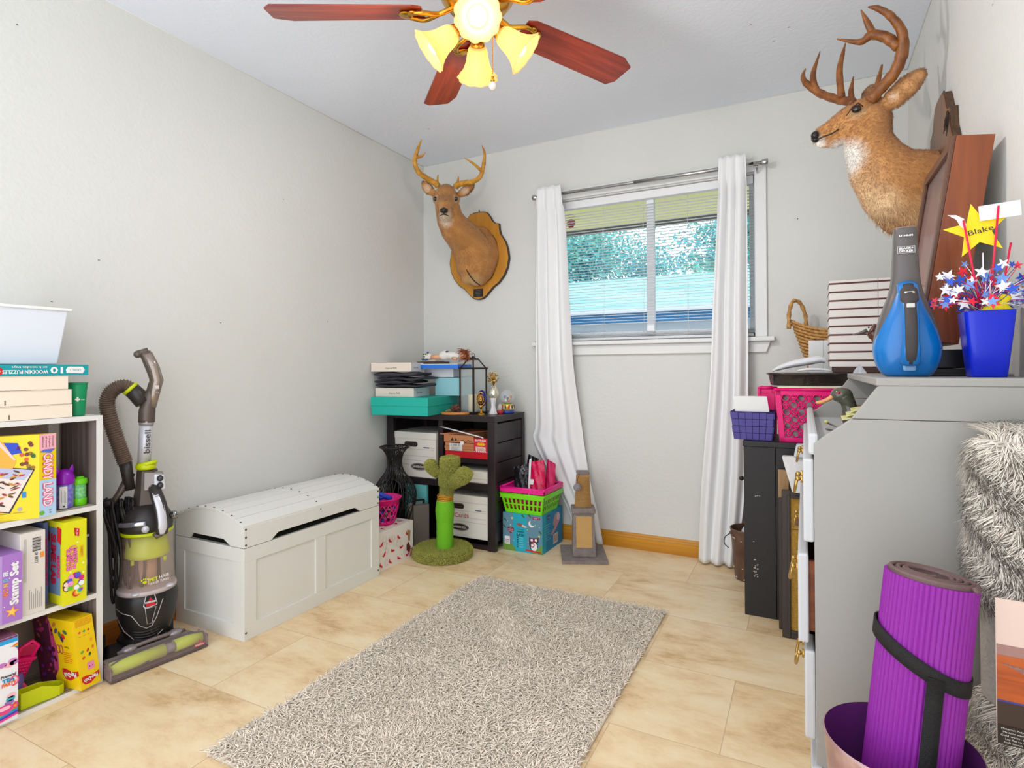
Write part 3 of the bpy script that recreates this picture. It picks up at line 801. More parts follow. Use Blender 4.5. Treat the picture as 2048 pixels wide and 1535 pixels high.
def shelf_contents():
    bankers_box(0.046, -0.408, 0.376, 0.378, -0.06, 0.649, 'white cardboard file box on the upper left shelf of the dark bookcase')
    bankers_box(0.432, -0.402, 0.051, 0.73, -0.06, 0.298, 'white cardboard file box marked Cards, behind the cactus post', True)
    W = mat((232, 226, 214), 0.75)
    b = MB(); b.box(0.44, -0.402, 0.376, 0.735, -0.08, 0.418, W); b.box(.436, -.405, .40, .738, -.078, .444, W)
    tag(b.build('shallow_box', loc=(.59, -.24, .376), bevel=.002), 'shallow white lidded box on the narrow right shelf of the bookcase', 'box')
    b = MB(); b.hexa([(.52, -.43, .3755), (.735, -.41, .3755), (.735, -.3, .3755), (.52, -.3, .3755)], [(.52, -.43, .3758), (.735, -.41, .3758), (.735, -.3, .3758), (.52, -.3, .3758)], pr((226, 120, 50)))
    b.v = [v - Vector((0, 0, 0.0215)) for v in b.v]
    # folded mailing carton and red gift box with a sale tag
    r = MB(); r.box(.44, -.40, .5145, .735, -.12, .55, mat((206, 26, 40), .35)); tag(r.build('gift_box', loc=(.58, -.26, .5145), bevel=.002), 'flat red box at the bottom of the upper right cubby', 'box')
    root = thing('mailing_carton', 'brown cardboard mailing carton with a smile mark and a white shipping label', 'box', (.54, -.25, .5505))
    kraft = mat((196, 128, 84), .8); b = MB()
    b.box(.435, -.395, .5508, .636, -.1, .565, kraft); b.box(.433, -.398, .566, .636, -.1, .58, kraft); b.box(.436, -.396, .581, .636, -.1, .60, kraft); b.box(.43, -.40, .603, .636, -.1, .645, kraft)
    b.build('carton_body', root, bevel=.001)
    b = MB(); fr = Fr((.43, -.4003, .5508), (1, 0, 0), (0, 0, 1))
    b.hexa([(.405, -.405, .645), (.46, -.405, .645), (.636, -.1, .645), (.43, -.1, .645)], [(.405, -.405, .652), (.46, -.405, .652), (.636, -.1, .652), (.43, -.1, .652)], kraft)
    b.rect(fr, .045, .048, .125, .053, pr(BLACK)); b.star(fr, .06, .068, .013, pr(BLACK), k=3); b.star(fr, .085, .068, .011, pr(BLACK), k=3)
    b.tube([fr.p(.12 + .016*k, .062 + .008*math.sin(k*2.4), .001) for k in range(6)], .0018, pr(BLACK), 5)
    b.rect(fr, .04, .003, .13, .046, pr((226, 220, 214)))
    for k in range(7): b.rect(fr, .055 + .009*k, .03, .055 + .009*k + .004*(1 + k % 2)*.6, .043, pr((90, 80, 80)), .001)
    for k in range(4): b.rect(fr, .05, .008 + .005*k, .115 - .008*(k % 3), .0095 + .005*k, pr((120, 110, 110)), .001)
    b.rect(fr, .115, .04, .14, .06, pr((240, 236, 230)), .0014)
    b.build('carton_flap', root, bevel=.0005)
    b = MB(); fr = Fr((.632, -.402, .5505), (1, 0, 0), (0, 0, 1)); b.box(.638, -.4018, .5505, .736, -.36, .632, mat((212, 40, 62), .4))
    b.txt(fr, .052, .071, .011, 'SAVINGS', pr(WHITE), width=.07, bold=.03); b.disc(fr, .055, .05, .03, pr((240, 130, 40)), .012); b.txt(fr, .055, .05, .011, 'Sale', pr(YEL), width=.044, bold=.02)
    b.rect(fr, .02, .01, .085, .034, pr((236, 226, 210)))
    for k in range(4): b.rect(fr, .025, .013 + .005*k, .08 - .01*(k % 2), .0155 + .005*k, pr((200, 60, 60)), .0012)
    for k in range(8): b.disc(fr, .014 + .012*k, .006, .003, pr(WHITE), l=.001, n=8)
    tag(b.build('packet', loc=(.69, -.38, .5505), bevel=.001), 'red and orange printed packet at the right end of the cubby', 'packet')
    b = MB(); b.tube([(.402, -.4, .692), (.545, -.405, .668), (.688, -.405, .642)], .0042, mat((226, 226, 228), .3), 8)
    b.tube([(.688, -.405, .642), (.70, -.395, .635)], .0035, mat((226, 226, 228), .3), 8)
    tag(b.build('white_stick', loc=(.55, -.4, .66)), 'thin white stick lying slanted on top of the mailing carton', 'stick')
    # grey case and teal board in the lower left cubby
    b = MB(); b.box(.15, -.41, .051, .31, -.39, .334, mat((104, 190, 190), .6)); tag(b.build('storage_board', loc=(.2, -.4, .051), bevel=.001), 'flat teal carton standing at the back of the lower left cubby', 'box')
    root = thing('tool_case', 'grey plastic carrying case standing upright beside the cactus post', 'case', (.31, -.46, 0))
    G = mat((188, 178, 166), .4); b = MB(); b.T = Matrix.Translation((.30, -.475, 0)) @ Matrix.Rotation(math.radians(-28), 4, 'Z')
    b.box(-.05, -.05, 0.0, .0, .05, .225, G)
    for k in range(5): b.box(-.046 + .01*k, -.053, .02, -.041 + .01*k, -.05, .2, mat((120, 110, 100), .5))
    b.build('case_shell', root, bevel=.005)
    b = MB(); b.T = Matrix.Translation((.30, -.475, 0)) @ Matrix.Rotation(math.radians(-28), 4, 'Z')
    b.box(.0, -.05, .0, .04, .05, .235, mat((120, 112, 104), .4)); b.box(-.056, -.04, .225, -.0, .04, .232, G)
    b.build('case_cover', root, bevel=.006)
    b = MB(); b.T = Matrix.Translation((.30, -.475, 0)) @ Matrix.Rotation(math.radians(-28), 4, 'Z')
    b.tube(spline([(0, -.03, .232), (0, -.03, .255), (0, .03, .255), (0, .03, .232)], 4), .006, blackm, 8); b.build('handle', root)
shelf_contents()

def on_bookcase():
    T0 = BC['h']
    # large teal box overhanging the front, with shallow lid
    teal = mat((26, 178, 160), .45, name='teal_card')
    root = thing('gift_box', 'large turquoise lidded box overhanging the left end of the dark bookcase', 'box', (.22, -.4, T0))
    def tb(b, z0, z1, g=0):
        b.T = Matrix.Translation((.428, -.560, 0)) @ Matrix.Rotation(math.radians(7.5), 4, 'Z'); b.box(-.374 - g, -g, z0, g, .40 + g, z1, teal)
    b = MB(); tb(b, T0, T0 + .055); b.build('box_body', root, bevel=.003)
    b = MB(); tb(b, T0 + .053, T0 + .104, .003); b.build('box_lid', root, bevel=.003)
    Z = T0 + .104
    cream = mat((232, 218, 202), .7); crw = mat((226, 230, 232), .7); ink = pr((40, 36, 36)); dk = mat((56, 54, 62), .55)
    def stackbox(name, label, cx, cy, ang, w, d, z0, z1, m, m2=None, text=None, group=None, cat='box'):
        b = MB(); b.T = Matrix.Translation((cx, cy, 0)) @ Matrix.Rotation(ang, 4, 'Z')
        b.box(-w, 0, z0, 0, d, z1, m)
        if m2:
            fr = Fr((0, 0, z0), (0, 1, 0), (0, 0, 1)); b.rect(fr, .001, .001, d - .001, z1 - z0 - .001, m2, .0003)
        if text:
            f1 = Fr((-w, 0, z0), (1, 0, 0), (0, 0, 1)); b.txt(f1, w*.5, (z1-z0)*.4, .009, text, ink, l=.0008, width=.075, rot=.03)
            f2 = Fr((0, 0, z0), (0, 1, 0), (0, 0, 1)); b.txt(f2, d*.35, (z1-z0)*.45, .009, text, ink, l=.0012, width=.06)
        o = b.build(name, loc=(cx - w/2, cy + d/2, z0), bevel=.0015); return tag(o, label, cat, group)
    stackbox('card_carton', 'white card carton marked in pen, lying directly on the turquoise box', .285, -.50, .14, .262, .2, Z + .001, Z + .053, cream, crw, 'Carrie 4x6')
    # folded dark aprons / folders
    def folder(z0, h, cx, cy, ang, w, d, label, seed):
        rg = random.Random(seed); b = MB(); b.T = Matrix.Translation((cx, cy, 0)) @ Matrix.Rotation(ang, 4, 'Z')
        n = 12; top = []; bot = []
        for i in range(n + 1):
            for j in range(7):
                x = -w + w*i/n; y = d*j/6; wv = .004*math.sin(i*.9 + seed + j*.6)
                top.append((x, y, z0 + h + wv - (.006 if j == 0 else 0))); bot.append((x, y + (.006 if j == 0 else 0), z0 + (.003 if 0 < i < n else .008)))
        k = len(top); fs = []
        for i in range(n):
            for j in range(6):
                a = i*7 + j; fs.append((a, a+7, a+8, a+1)); fs.append((k+a, k+a+1, k+a+8, k+a+7))
        for i in range(n): fs.append((i*7, k+i*7, k+(i+1)*7, (i+1)*7)); a = i*7+6; fs.append((a, a+7, k+a+7, k+a))
        for j in range(6): fs.append((j, j+1, k+j+1, k+j)); a = n*7+j; fs.append((a, k+a, k+a+1, a+1))
        b.add(top + bot, fs, dk, True)
        tag(b.build('document_folder', loc=(cx - w/2, cy + d/2, z0), bevel=0), label, 'folder', 'dark folders stacked between the cartons')
    folder(Z + .056, .018, .335, -.515, .12, .30, .24, 'lowest dark grey folder resting on the marked card carton', 1)
    folder(Z + .078, .018, .28, -.51, .17, .255, .22, 'second dark grey folder up in the stack of folders', 2)
    folder(Z + .10, .018, .345, -.50, .1, .31, .24, 'third dark grey folder, its flap edge sticking out to the right', 3)
    folder(Z + .122, .024, .305, -.515, .15, .28, .22, 'topmost dark grey folder, bent under the upper card carton', 4)
    stackbox('card_carton', 'white card carton marked in pen on top of the dark folders', .275, -.51, .2, .265, .17, Z + .152, Z + .205, cream, crw, 'Carrie 4x6')
    # pale blue boxes behind, white box, blue edged game box
    lt = mat((150, 206, 214), .6)
    stackbox('shoe_box', 'pale blue box on the turquoise box behind the dark folders', .47, -.28, .14, .17, .2, Z + .001, Z + .112, lt, mat((172, 220, 226), .6))
    stackbox('carton', 'plain white carton below the blue edged game box', .42, -.28, .14, .2, .2, Z + .115, Z + .166, mat((226, 226, 224), .7))
    b = MB(); b.T = Matrix.Translation((.49, -.335, 0)) @ Matrix.Rotation(.2, 4, 'Z')
    b.box(-.28, 0, Z + .169, 0, .24, Z + .192, mat((32, 120, 226), .4)); b.box(-.278, .002, Z + .192, -.002, .238, Z + .197, mat((226, 222, 216), .6))
    tag(b.build('game_box', loc=(.35, -.2, Z + .169), bevel=.002), 'thin bright blue edged box below the doll', 'box')
    b = MB(); b.T = Matrix.Translation((.33, -.30, 0)) @ Matrix.Rotation(.1, 4, 'Z')
    b.box(-.16, 0, Z + .199, 0, .14, Z + .212, mat((70, 56, 54), .6)); b.box(-.15, .005, Z + .213, -.03, .13, Z + .219, mat((196, 186, 176), .6))
    tag(b.build('album', loc=(.25, -.23, Z + .199), bevel=.002), 'thin brown book under the legs of the cloth doll', 'book')
    # doll lying down
    zz = Z + .222
    root = thing('cloth_doll', 'cloth doll with reddish brown hair lying on top of the boxes', 'doll', (.33, -.24, zz))
    white = mat((236, 232, 226), .9); skin = mat((232, 176, 136), .8)
    b = MB(); b.tube(spline([(.475, -.265, zz + .02), (.41, -.27, zz + .026), (.36, -.265, zz + .03), (.33, -.262, zz + .024), (.315, -.262, zz + .02)], 4), [.014]*3 + [.022]*5 + [.03]*4 + [.026]*3 + [.018]*2, white, 12)
    b.ball((.50, -.275, zz + .022), (.032, .028, .026), skin, 10); b.ball((.372, -.275, zz + .05), (.012, .01, .006), pr((60, 60, 90)), 6)
    b.build('body', root)
    b = MB(); b.tube([(.33, -.27, zz + .018), (.29, -.275, zz + .018), (.255, -.275, zz + .018)], [.017, .015, .014], skin, 10); b.build('leg', root); b = MB(); b.tube([(.42, -.285, zz + .01), (.455, -.30, zz + .004)], [.01, .008], skin, 8); b.build('arm', root)
    b = MB(); b.ball((.225, -.275, zz + .022), (.032, .026, .024), white, 10)
    for k in range(9): b.ball((.2 + .012*(k % 3) + .006*(k // 3), -.298 + .004*(k % 2), zz + .006 + .015*(k // 3)), .0055, pr(((70, 110, 70), (36, 70, 60), (210, 190, 90))[k % 3]), 5)
    b.tube([(.235, -.295, zz + .035), (.232, -.28, zz + .05)], .006, pr((50, 110, 190)), 6); b.tube([(.20, -.296, zz + .0), (.24, -.298, zz + .004)], .006, pr((60, 90, 160)), 6)
    b.build('shoe', root)
    rg = random.Random(5); hm = mat((160, 84, 40), .6, name='doll_hair'); b = MB()
    for i in range(150):
        a = rg.uniform(-1.2, 1.9); p = Vector((.497 + .03*math.cos(a), -.285 + rg.uniform(-.02, .02), zz + .024 + .027*math.sin(a)))
        q = p + Vector((rg.uniform(-.05, .045), rg.uniform(-.03, .01), rg.uniform(-.035, .018))); q.z = max(q.z, zz - .018)
        b.tube([p, (p + q)/2 + Vector((0, 0, .008)), q], [.0016, .0014, .0006], hm, 4)
    b.build('hair', root)
    # wooden disc with a feathered bird on it
    b = MB(); b.T = Matrix.Translation((.50, -.385, 0)) @ Matrix.Rotation(.25, 4, 'Z')
    b.lathe([(.085, T0), (.088, T0 + .003), (.088, T0 + .012), (.085, T0 + .014)], mat((206, 138, 70), .4, grain=(30, 'x', (188, 116, 50))), 40, sx=1.0, sy=.45)
    tag(b.build('wooden_plaque', loc=(.50, -.385, T0), bevel=0), 'small oval wooden board lying flat in front of the lantern', 'board')
    root = thing('feather_bird', 'small brown feathered bird ornament sitting on the oval wooden board', 'ornament', (.5, -.385, T0 + .014))
    b = MB(); br = mat((110, 64, 52), .8, var=(60, (60, 40, 36))); b.ball((.5, -.385, T0 + .034), (.03, .02, .019), br, 10); b.ball((.468, -.40, T0 + .024), (.015, .011, .010), mat((120, 110, 60), .8), 8)
    b.tube([(.458, -.405, T0 + .022), (.446, -.41, T0 + .02)], [.003, .0008], mat((200, 180, 120), .5), 6); b.build('body', root)
    b = MB()
    for i in range(70):
        a = rg.uniform(0, 2*PI); t = rg.uniform(-.3, 1.2); p = Vector((.5 + .026*math.cos(a)*math.cos(t), -.385 + .018*math.sin(a)*math.cos(t), T0 + .034 + .017*math.sin(t)))
        q = p + Vector((rg.uniform(.004, .02), rg.uniform(-.01, .008), rg.uniform(-.012, .016))); q.z = max(q.z, T0 + .016)
        b.tube([p, q], [.0035, .0005], mat(rg.choice([(120, 64, 50), (160, 96, 70), (70, 42, 40)]), .8), 4)
    b.tube([(.525, -.395, T0 + .03), (.545, -.405, T0 + .018)], [.008, .002], br, 6); b.build('feathers', root)
    # lantern with candle
    cx, cy, s = .556, -.268, .06; ir = mat((52, 40, 34), .45, .3, name='bronze_iron'); z0 = T0
    root = thing('candle_lantern', 'tall bronze framed glass lantern on the bookcase top', 'lantern', (cx, cy, z0))
    b = MB(); b.T = Matrix.Translation((cx, cy, 0)) @ Matrix.Rotation(math.radians(-13), 4, 'Z'); q = .0045; zt = z0 + .272
    b.box(-s, -s, z0, s, s, z0 + .012, ir)
    for x in (-s + q, s - q):
        for y in (-s + q, s - q): b.box(x - q, y - q, z0, x + q, y + q, zt, ir)
    for y in (-s + q, s - q): b.box(-s - .004, y - q - .003, zt - .004, s + .004, y + q + .003, zt + .006, ir); b.box(y - q - .003, -s - .004, zt - .004, y + q + .003, s + .004, zt + .006, ir)
    t2 = .018; z2 = zt + .062
    for x in (-1, 1):
        for y in (-1, 1): b.tube([(x*(s - q), y*(s - q), zt), (x*t2, y*t2, z2)], .0045, ir, 5)
    b.hexa([(-t2*1.5, -t2*1.5, z2 - .012), (t2*1.5, -t2*1.5, z2 - .012), (t2*1.5, t2*1.5, z2 - .012), (-t2*1.5, t2*1.5, z2 - .012)], [(-.003, -.003, z2 + .012), (.003, -.003, z2 + .012), (.003, .003, z2 + .012), (-.003, .003, z2 + .012)], ir)
    b.build('lantern_frame', root, bevel=.0008)
    b = MB(); b.T = Matrix.Translation((cx, cy, 0)) @ Matrix.Rotation(math.radians(-13), 4, 'Z')
    b.tube([Vector((.012*math.cos(t), 0, z2 + .018 + .012*math.sin(t))) for t in [2*PI*k/16 for k in range(16)]], .0016, ir, 6, closed=True); b.build('ring', root)
    glass = mat((235, 245, 243), .02, alpha=.14, name='clear_glass')
    b = MB(); b.T = Matrix.Translation((cx, cy, 0)) @ Matrix.Rotation(math.radians(-13), 4, 'Z'); g = s - q
    for x in (-g, g): b.box(x - .0006, -g, z0 + .012, x + .0006, g, zt, glass); b.box(-g, x - .0006, z0 + .012, g, x + .0006, zt, glass)
    b.build('glass_pane', root)
    b = MB(); b.lathe([(.027, z0 + .0125), (.0285, z0 + .014), (.0285, z0 + .112), (.026, z0 + .115), (.02, z0 + .111), (.0001, z0 + .11)], mat((240, 226, 180), .6, sss=.2), 28, (cx - .004, cy, 0)); b.tube([(cx - .004, cy, z0 + .11), (cx - .003, cy, z0 + .12)], .001, blackm, 5)
    tag(b.build('pillar_candle', loc=(cx, cy, z0 + .0125)), 'cream pillar candle standing inside the glass lantern', 'candle')
    # gilt egg ornament on a stand
    cx, cy = .655, -.345
    root = thing('egg_ornament', 'blue and gold openwork egg on a gilt pedestal', 'ornament', (cx, cy, T0))
    b = MB(); b.lathe([(.024, T0), (.024, T0 + .003), (.015, T0 + .009), (.006, T0 + .014), (.0045, T0 + .035), (.007, T0 + .04), (.014, T0 + .05), (.0001, T0 + .052)], gold, 24, (cx, cy, 0)); b.build('pedestal', root)
    b = MB(); b.lathe([(.0001, T0 + .046), (.018, T0 + .055), (.027, T0 + .075), (.029, T0 + .095), (.026, T0 + .12), (.017, T0 + .138), (.0001, T0 + .146)], mat((28, 40, 120), .25, .2), 28, (cx + .004, cy + .004, 0), sx=1.0, sy=.8); b.build('egg', root)
    b = MB(); vd = Vector((.45, -.89, 0)); sd = Vector((.89, .45, 0)); rg2 = random.Random(9)
    c0 = Vector((cx, cy, T0 + .092)) + vd * .012
    for rr, zz_ in ((1.0, 0), (.6, 0)):
        b.tube([c0 + sd*(.025*rr*math.cos(t)) + Vector((0, 0, .04*rr*math.sin(t))) + vd*(.012*(1-rr)+.004) for t in [2*PI*k/24 for k in range(24)]], .0022, gold, 5, closed=True)
    for k in range(14):
        a = 2*PI*k/14; b.tube([c0 + sd*(.024*math.cos(a + .25*i)*(1 - i*.3)) + Vector((0, 0, .038*math.sin(a + .25*i)*(1 - i*.3))) + vd*(.004 + .006*i) for i in range(4)], .0019, gold, 5)
    b.build('gilt_lattice', root)
    # crystal / porcelain figure and snow globe, gold trimmed glass
    clear = mat((240, 244, 246), .04, alpha=.35, name='crystal'); b = MB(); cx, cy = .703, -.285
    b.lathe([(.024, T0), (.026, T0 + .004), (.022, T0 + .012), (.017, T0 + .03), (.012, T0 + .05), (.016, T0 + .07), (.019, T0 + .085), (.021, T0 + .094), (.014, T0 + .096), (.0001, T0 + .09)], mat((236, 232, 234), .2, coat=.5, bump=(200, .6)), 28, (cx, cy, 0), wob=lambda a, i: .07*math.cos(7*a))
    tag(b.build('porcelain_vase', loc=(cx, cy, T0)), 'small white ruffled porcelain figure to the right of the gilt egg', 'figurine')
    cx, cy = .662, -.205
    root = thing('glass_flower', 'glass vase with a spray of gold metallic flowers behind the egg', 'ornament', (cx, cy, T0)); b = MB()
    b.lathe([(.03, T0), (.028, T0 + .006), (.008, T0 + .012), (.008, T0 + .05), (.02, T0 + .075), (.034, T0 + .105), (.036, T0 + .12), (.024, T0 + .145), (.014, T0 + .165)], mat((232, 226, 206), .15, .6), 28, (cx, cy, 0)); b.build('glass_base', root)
    b = MB()
    for i in range(60):
        a = rg2.uniform(0, 2*PI); h = rg2.uniform(0, 1); r_ = .036*math.sin(PI*(.15 + .8*h)); p = Vector((cx, cy, T0 + .165)); q = Vector((cx - .005 + r_*math.cos(a), cy + r_*math.sin(a)*.8, T0 + .185 + .065*h))
        b.tube([p, (p+q)/2 + Vector((0, 0, .01)), q], .0011, gold, 4); b.ball(q, (.0055, .0055, .004), mat(rg2.choice([(226, 196, 110), (240, 226, 170), (200, 150, 60)]), .25, .7), 4)
    b.build('metal_flowers', root)
    cx, cy = .736, -.165
    root = thing('snow_globe', 'snow globe with tiny coloured figures on a patterned base', 'snow globe', (cx, cy, T0)); b = MB()
    b.lathe([(.04, T0), (.041, T0 + .004), (.041, T0 + .016), (.038, T0 + .018)], mat((40, 70, 160), .3), 32, (cx, cy, 0)); b.lathe([(.038, T0 + .018), (.038, T0 + .052), (.034, T0 + .056)], mat((226, 200, 96), .3, .4), 32, (cx, cy, 0))
    for k in range(22):
        a = 2*PI*k/22; c_ = [(240, 230, 220), (60, 60, 70), (226, 170, 40), (200, 40, 40)][k % 4]; b.ball((cx + .038*math.cos(a), cy + .038*math.sin(a), T0 + .034 + .006*(k % 2)), (.005, .005, .011), pr(c_), 5)
    b.build('base', root)
    b = MB(); g2 = [(pr((60, 90, 180)), -.016, .03), (pr((40, 34, 40)), .0, .018), (pr((226, 180, 150)), .015, .02), (pr((200, 60, 50)), .005, .0), (pr((240, 236, 230)), -.01, .005), (pr((180, 120, 60)), .02, .03)]
    for m_, u, v in g2:
        c_ = Vector((cx, cy, T0 + .07)) + sd*u; b.ball((c_.x, c_.y, c_.z + v), (.008, .008, .010), m_, 6); b.ball((c_.x + .002, c_.y, c_.z + v + .012), .005, pr((236, 200, 170)), 5)
    b.lathe([(.03, T0 + .06), (.028, T0 + .066), (.0001, T0 + .07)], pr((120, 150, 80)), 20, (cx, cy, 0)); b.build('figures', root)
    b = MB(); b.ball((cx, cy, T0 + .097), .046, mat((238, 246, 250), .02, alpha=.22, name='globe_glass'), 16); b.build('glass_ball', root)
    cx, cy = .722, -.235
    b = MB(); b.lathe([(.015, T0), (.018, T0 + .004), (.019, T0 + .018), (.018, T0 + .02), (.0001, T0 + .02)], pr((206, 50, 60)), 24, (cx, cy, 0)); b.lathe([(.013, T0 + .02), (.014, T0 + .045), (.009, T0 + .056), (.0001, T0 + .06)], mat((240, 236, 230), .05, alpha=.5), 20, (cx, cy, 0)); b.ball((cx, cy, T0 + .033), (.006, .006, .012), pr((226, 120, 90)), 6)
    tag(b.build('mini_globe', loc=(cx, cy, T0)), 'tiny red based snow globe in front of the larger snow globe', 'snow globe')
on_bookcase()

def corner_floor():
    # wicker floor vase made of wound black cane
    cx, cy = .18, -.548
    root = thing('wicker_vase', 'tall black open wicker floor vase between the chest and the bookcase', 'vase', (cx, cy, 0))
    prof = [(.05, 0), (.052, .02), (.075, .1), (.11, .2), (.126, .27), (.12, .33), (.09, .38), (.06, .42), (.045, .455), (.042, .49), (.05, .53), (.07, .56), (.086, .575)]
    P = spline([(r, 0, z) for r, z in prof], 4); cane = mat((30, 26, 26), .35, name='black_cane'); b = MB(); rg = random.Random(2)
    def at(t):
        f = t * (len(P) - 1); i = min(int(f), len(P) - 2); q = P[i].lerp(P[i+1], f - i); return q.x, q.z
    for s in (-1, 1):
        for k in range(30):
            a0 = 2*PI*k/30; pts = []
            for i in range(30):
                t = i/29; r, z = at(t); a = a0 + s*(t*1.5 + .12*math.sin(t*9 + k)); pts.append((cx + r*math.cos(a), cy + r*math.sin(a), z + .002))
            b.tube(pts, .0022, cane, 4)
    for k in range(44):
        t = rg.random(); r, z = at(t); a = rg.random()*6.28; pts = []
        for i in range(10):
            tt = min(1, max(0, t + .03*math.sin(i*.8 + k))); r, z = at(tt); pts.append((cx + r*math.cos(a + i*.12), cy + r*math.sin(a + i*.12), z + .002))
        b.tube(pts, .002, cane, 4)
    b.build('woven_cane', root)
    b = MB(); r, z = prof[-1]; b.tube([(cx + r*math.cos(t), cy + r*math.sin(t), z) for t in [2*PI*k/40 for k in range(40)]], .005, cane, 8, closed=True); b.lathe([(.05, 0), (.05, .006)], cane, 24, (cx, cy, 0)); b.build('rim', root)
    # red and white patterned gift box
    x0, x1, y0, y1, h = .09, .41, -.972, -.678, .2
    b = MB(); b.box(x0, y0, 0, x1, y1, h, mat((236, 228, 222), .6)); frs = [(Fr((x1, y0, 0), (0, 1, 0), (0, 0, 1)), y1 - y0, h), (Fr((x0, y0, h), (1, 0, 0), (0, 1, 0)), x1 - x0, y1 - y0)]
    rg = random.Random(12)
    for fr, w_, h_ in frs:
        for k in range(9):
            u = rg.uniform(.04, w_ - .04); v = rg.uniform(.035, h_ - .035); r = rg.uniform(.014, .024)
            for q in range(3): b.tube([fr.p(u + r*(1 - .25*q)*math.cos(t), v + r*1.2*(1 - .25*q)*math.sin(t), .0004) for t in [2*PI*i/18 for i in range(18)]], .0005, pr((176, 160, 156)), 3, closed=True)
        n = 0
        for iu in range(4):
            for iv in range(max(2, int(h_/.055))):
                u = .03 + iu*(w_ - .05)/3.4 + (.02 if iv % 2 else 0); v = .03 + iv*.055; a = rg.uniform(-.9, .9); s = .016
                if u > w_ - .03 or v > h_ - .025: continue
                hat = [(-s, -s*.5), (-s*.2, -s*.75), (s, -s*.3), (s*.55, .0), (0, s*.1), (-s*.4, 0), (-s*1.1, s*.5)]
                b.poly(fr, [(u + x*math.cos(a) - y*math.sin(a), v + x*math.sin(a) + y*math.cos(a)) for x, y in hat], pr((204, 34, 48)), .0012)
    fr = frs[0][0]; b.poly(fr, [(.235, .05), (.262, .03), (.272, .06), (.25, .095), (.235, .08)], pr((96, 40, 36)), .0013); b.poly(fr, [(.25, .10), (.265, .095), (.27, .15), (.24, .16)], pr((170, 130, 90)), .0013); b.poly(fr, [(.262, .008), (.292, .008), (.29, .055), (.27, .05)], pr((196, 120, 120)), .0013)
    tag(b.build('patterned_box', loc=(.25, -.81, 0), bevel=.002), 'white box printed with red hats standing at the end of the toy chest', 'box')
    # pink basket full of clothes pegs and toys
    cx, cy, z0 = .30, -.80, .2015; pink = mat((232, 24, 132), .35, name='hot_pink_plastic')
    root = thing('toy_basket', 'hot pink lattice basket of small toys standing on the patterned box', 'basket', (cx, cy, z0))
    b = MB(); H = .135; n = 30
    def rad(z): return .062 + .03*(z/H)
    b.lathe([(.0001, z0), (rad(0), z0), (rad(.02), z0 + .02), (rad(.02) - .003, z0 + .02), (rad(0) - .004, z0 + .004), (.0001, z0 + .004)], pink, n, (cx, cy, 0))
    b.lathe([(rad(H - .03), z0 + H - .03), (rad(H), z0 + H), (rad(H) + .009, z0 + H), (rad(H) + .009, z0 + H + .006), (rad(H) - .003, z0 + H + .006), (rad(H - .03) - .003, z0 + H - .03)], pink, n, (cx, cy, 0))
    for s in (-1, 1):
        for k in range(14):
            b.tube([(cx + rad(z)*math.cos(2*PI*k/14 + s*z*8), cy + rad(z)*math.sin(2*PI*k/14 + s*z*8), z0 + z) for z in [.015 + (H - .04)*i/5 for i in range(6)]], .0032, pink, 5)
    b.build('basket_body', root)
    rg = random.Random(4); b = MB()
    for k in range(46):
        a = rg.uniform(0, 6.28); z = z0 + rg.uniform(.01, .12); r = .056 + .02*(z - z0)/H*rg.random(); c_ = rg.choice([(230, 60, 140), (240, 240, 235), (60, 90, 200), (120, 200, 90), (240, 120, 160), (30, 60, 120)])
        b.ball((cx + r*math.cos(a)*.9, cy + r*math.sin(a)*.9, z), (.014, .012, .01), pr(c_), 5)
    tag(b.build('toy_pieces', loc=(cx, cy, z0 + .004)), 'jumble of small coloured toy pieces filling the pink basket', 'toys')
    b = MB(); b.tube(spline([(.285, -.83, z0 + .10), (.27, -.83, z0 + .15), (.262, -.825, z0 + .185), (.27, -.82, z0 + .165)], 4), .007, mat((228, 50, 40), .35), 7); tag(b.build('toy_ribbon', loc=(.28, -.83, z0 + .1)), 'red strip sticking up out of the pink basket', 'toy')
    b = MB(); b.tube(spline([(.26, -.85, z0 + .14), (.30, -.84, z0 + .165), (.33, -.82, z0 + .15), (.35, -.79, z0 + .135)], 4), [.010]*6 + [.014]*7, mat((36, 66, 190), .35), 8); b.ball((.31, -.83, z0 + .145), (.022, .02, .014), mat((36, 66, 190), .35), 8); tag(b.build('toy_blue', loc=(.3, -.83, z0 + .14)), 'blue plastic toy lying on top in the pink basket', 'toy')
    # cactus scratching post
    cx, cy = .575, -.61
    root = thing('cactus_scratcher', 'green cactus shaped cat scratching post on a round plush base', 'cat scratcher', (cx - .02, cy + .01, 0))
    olive = np.array(lin((182, 182, 92))[:3]); yarn = mat((150, 150, 70), .9, attr='Col', name='olive_yarn')
    under = mat((120, 118, 56), .95)
    def fuzz(name, b0, dens, ln, seed, parent):
        o = b0.build(name, parent); me = o.data; me.calc_loop_triangles()
        V = np.array([v.co for v in me.vertices]) + np.array(wloc(parent)); T = np.array([t.vertices for t in me.loop_triangles])
        P, N_, _ = surf_points(V, T, dens, seed); k = P[:, 2] > .004; P, N_ = P[k], N_[k]
        rg_ = np.random.default_rng(seed); VV, FF, sid = strands(P, N_, ln, .0016, .55, seed, seg=2, sides=3)
        VV[:, 2] = np.maximum(VV[:, 2], .0006)
        t = .72 + .5*rg_.random(len(P)); c = olive[None]*t[:, None] + np.array([.05, .03, .0])[None]*rg_.random((len(P), 1))
        f_ = fast_mesh('plush_yarn', VV, FF, yarn, o, smooth=True, kind='stuff', col=c[sid])
        return o
    b = MB(); b.lathe([(.15, .0), (.158, .008), (.158, .038), (.148, .048), (.0001, .05)], under, 48, (cx - .02, cy + .01, 0)); fuzz('base', b, 15000, .013, 1, root)
    b = MB(); g = mat((112, 190, 30), .8, bump=(260, .5), name='green_sisal')
    n = 60; pts = []; rad_ = []
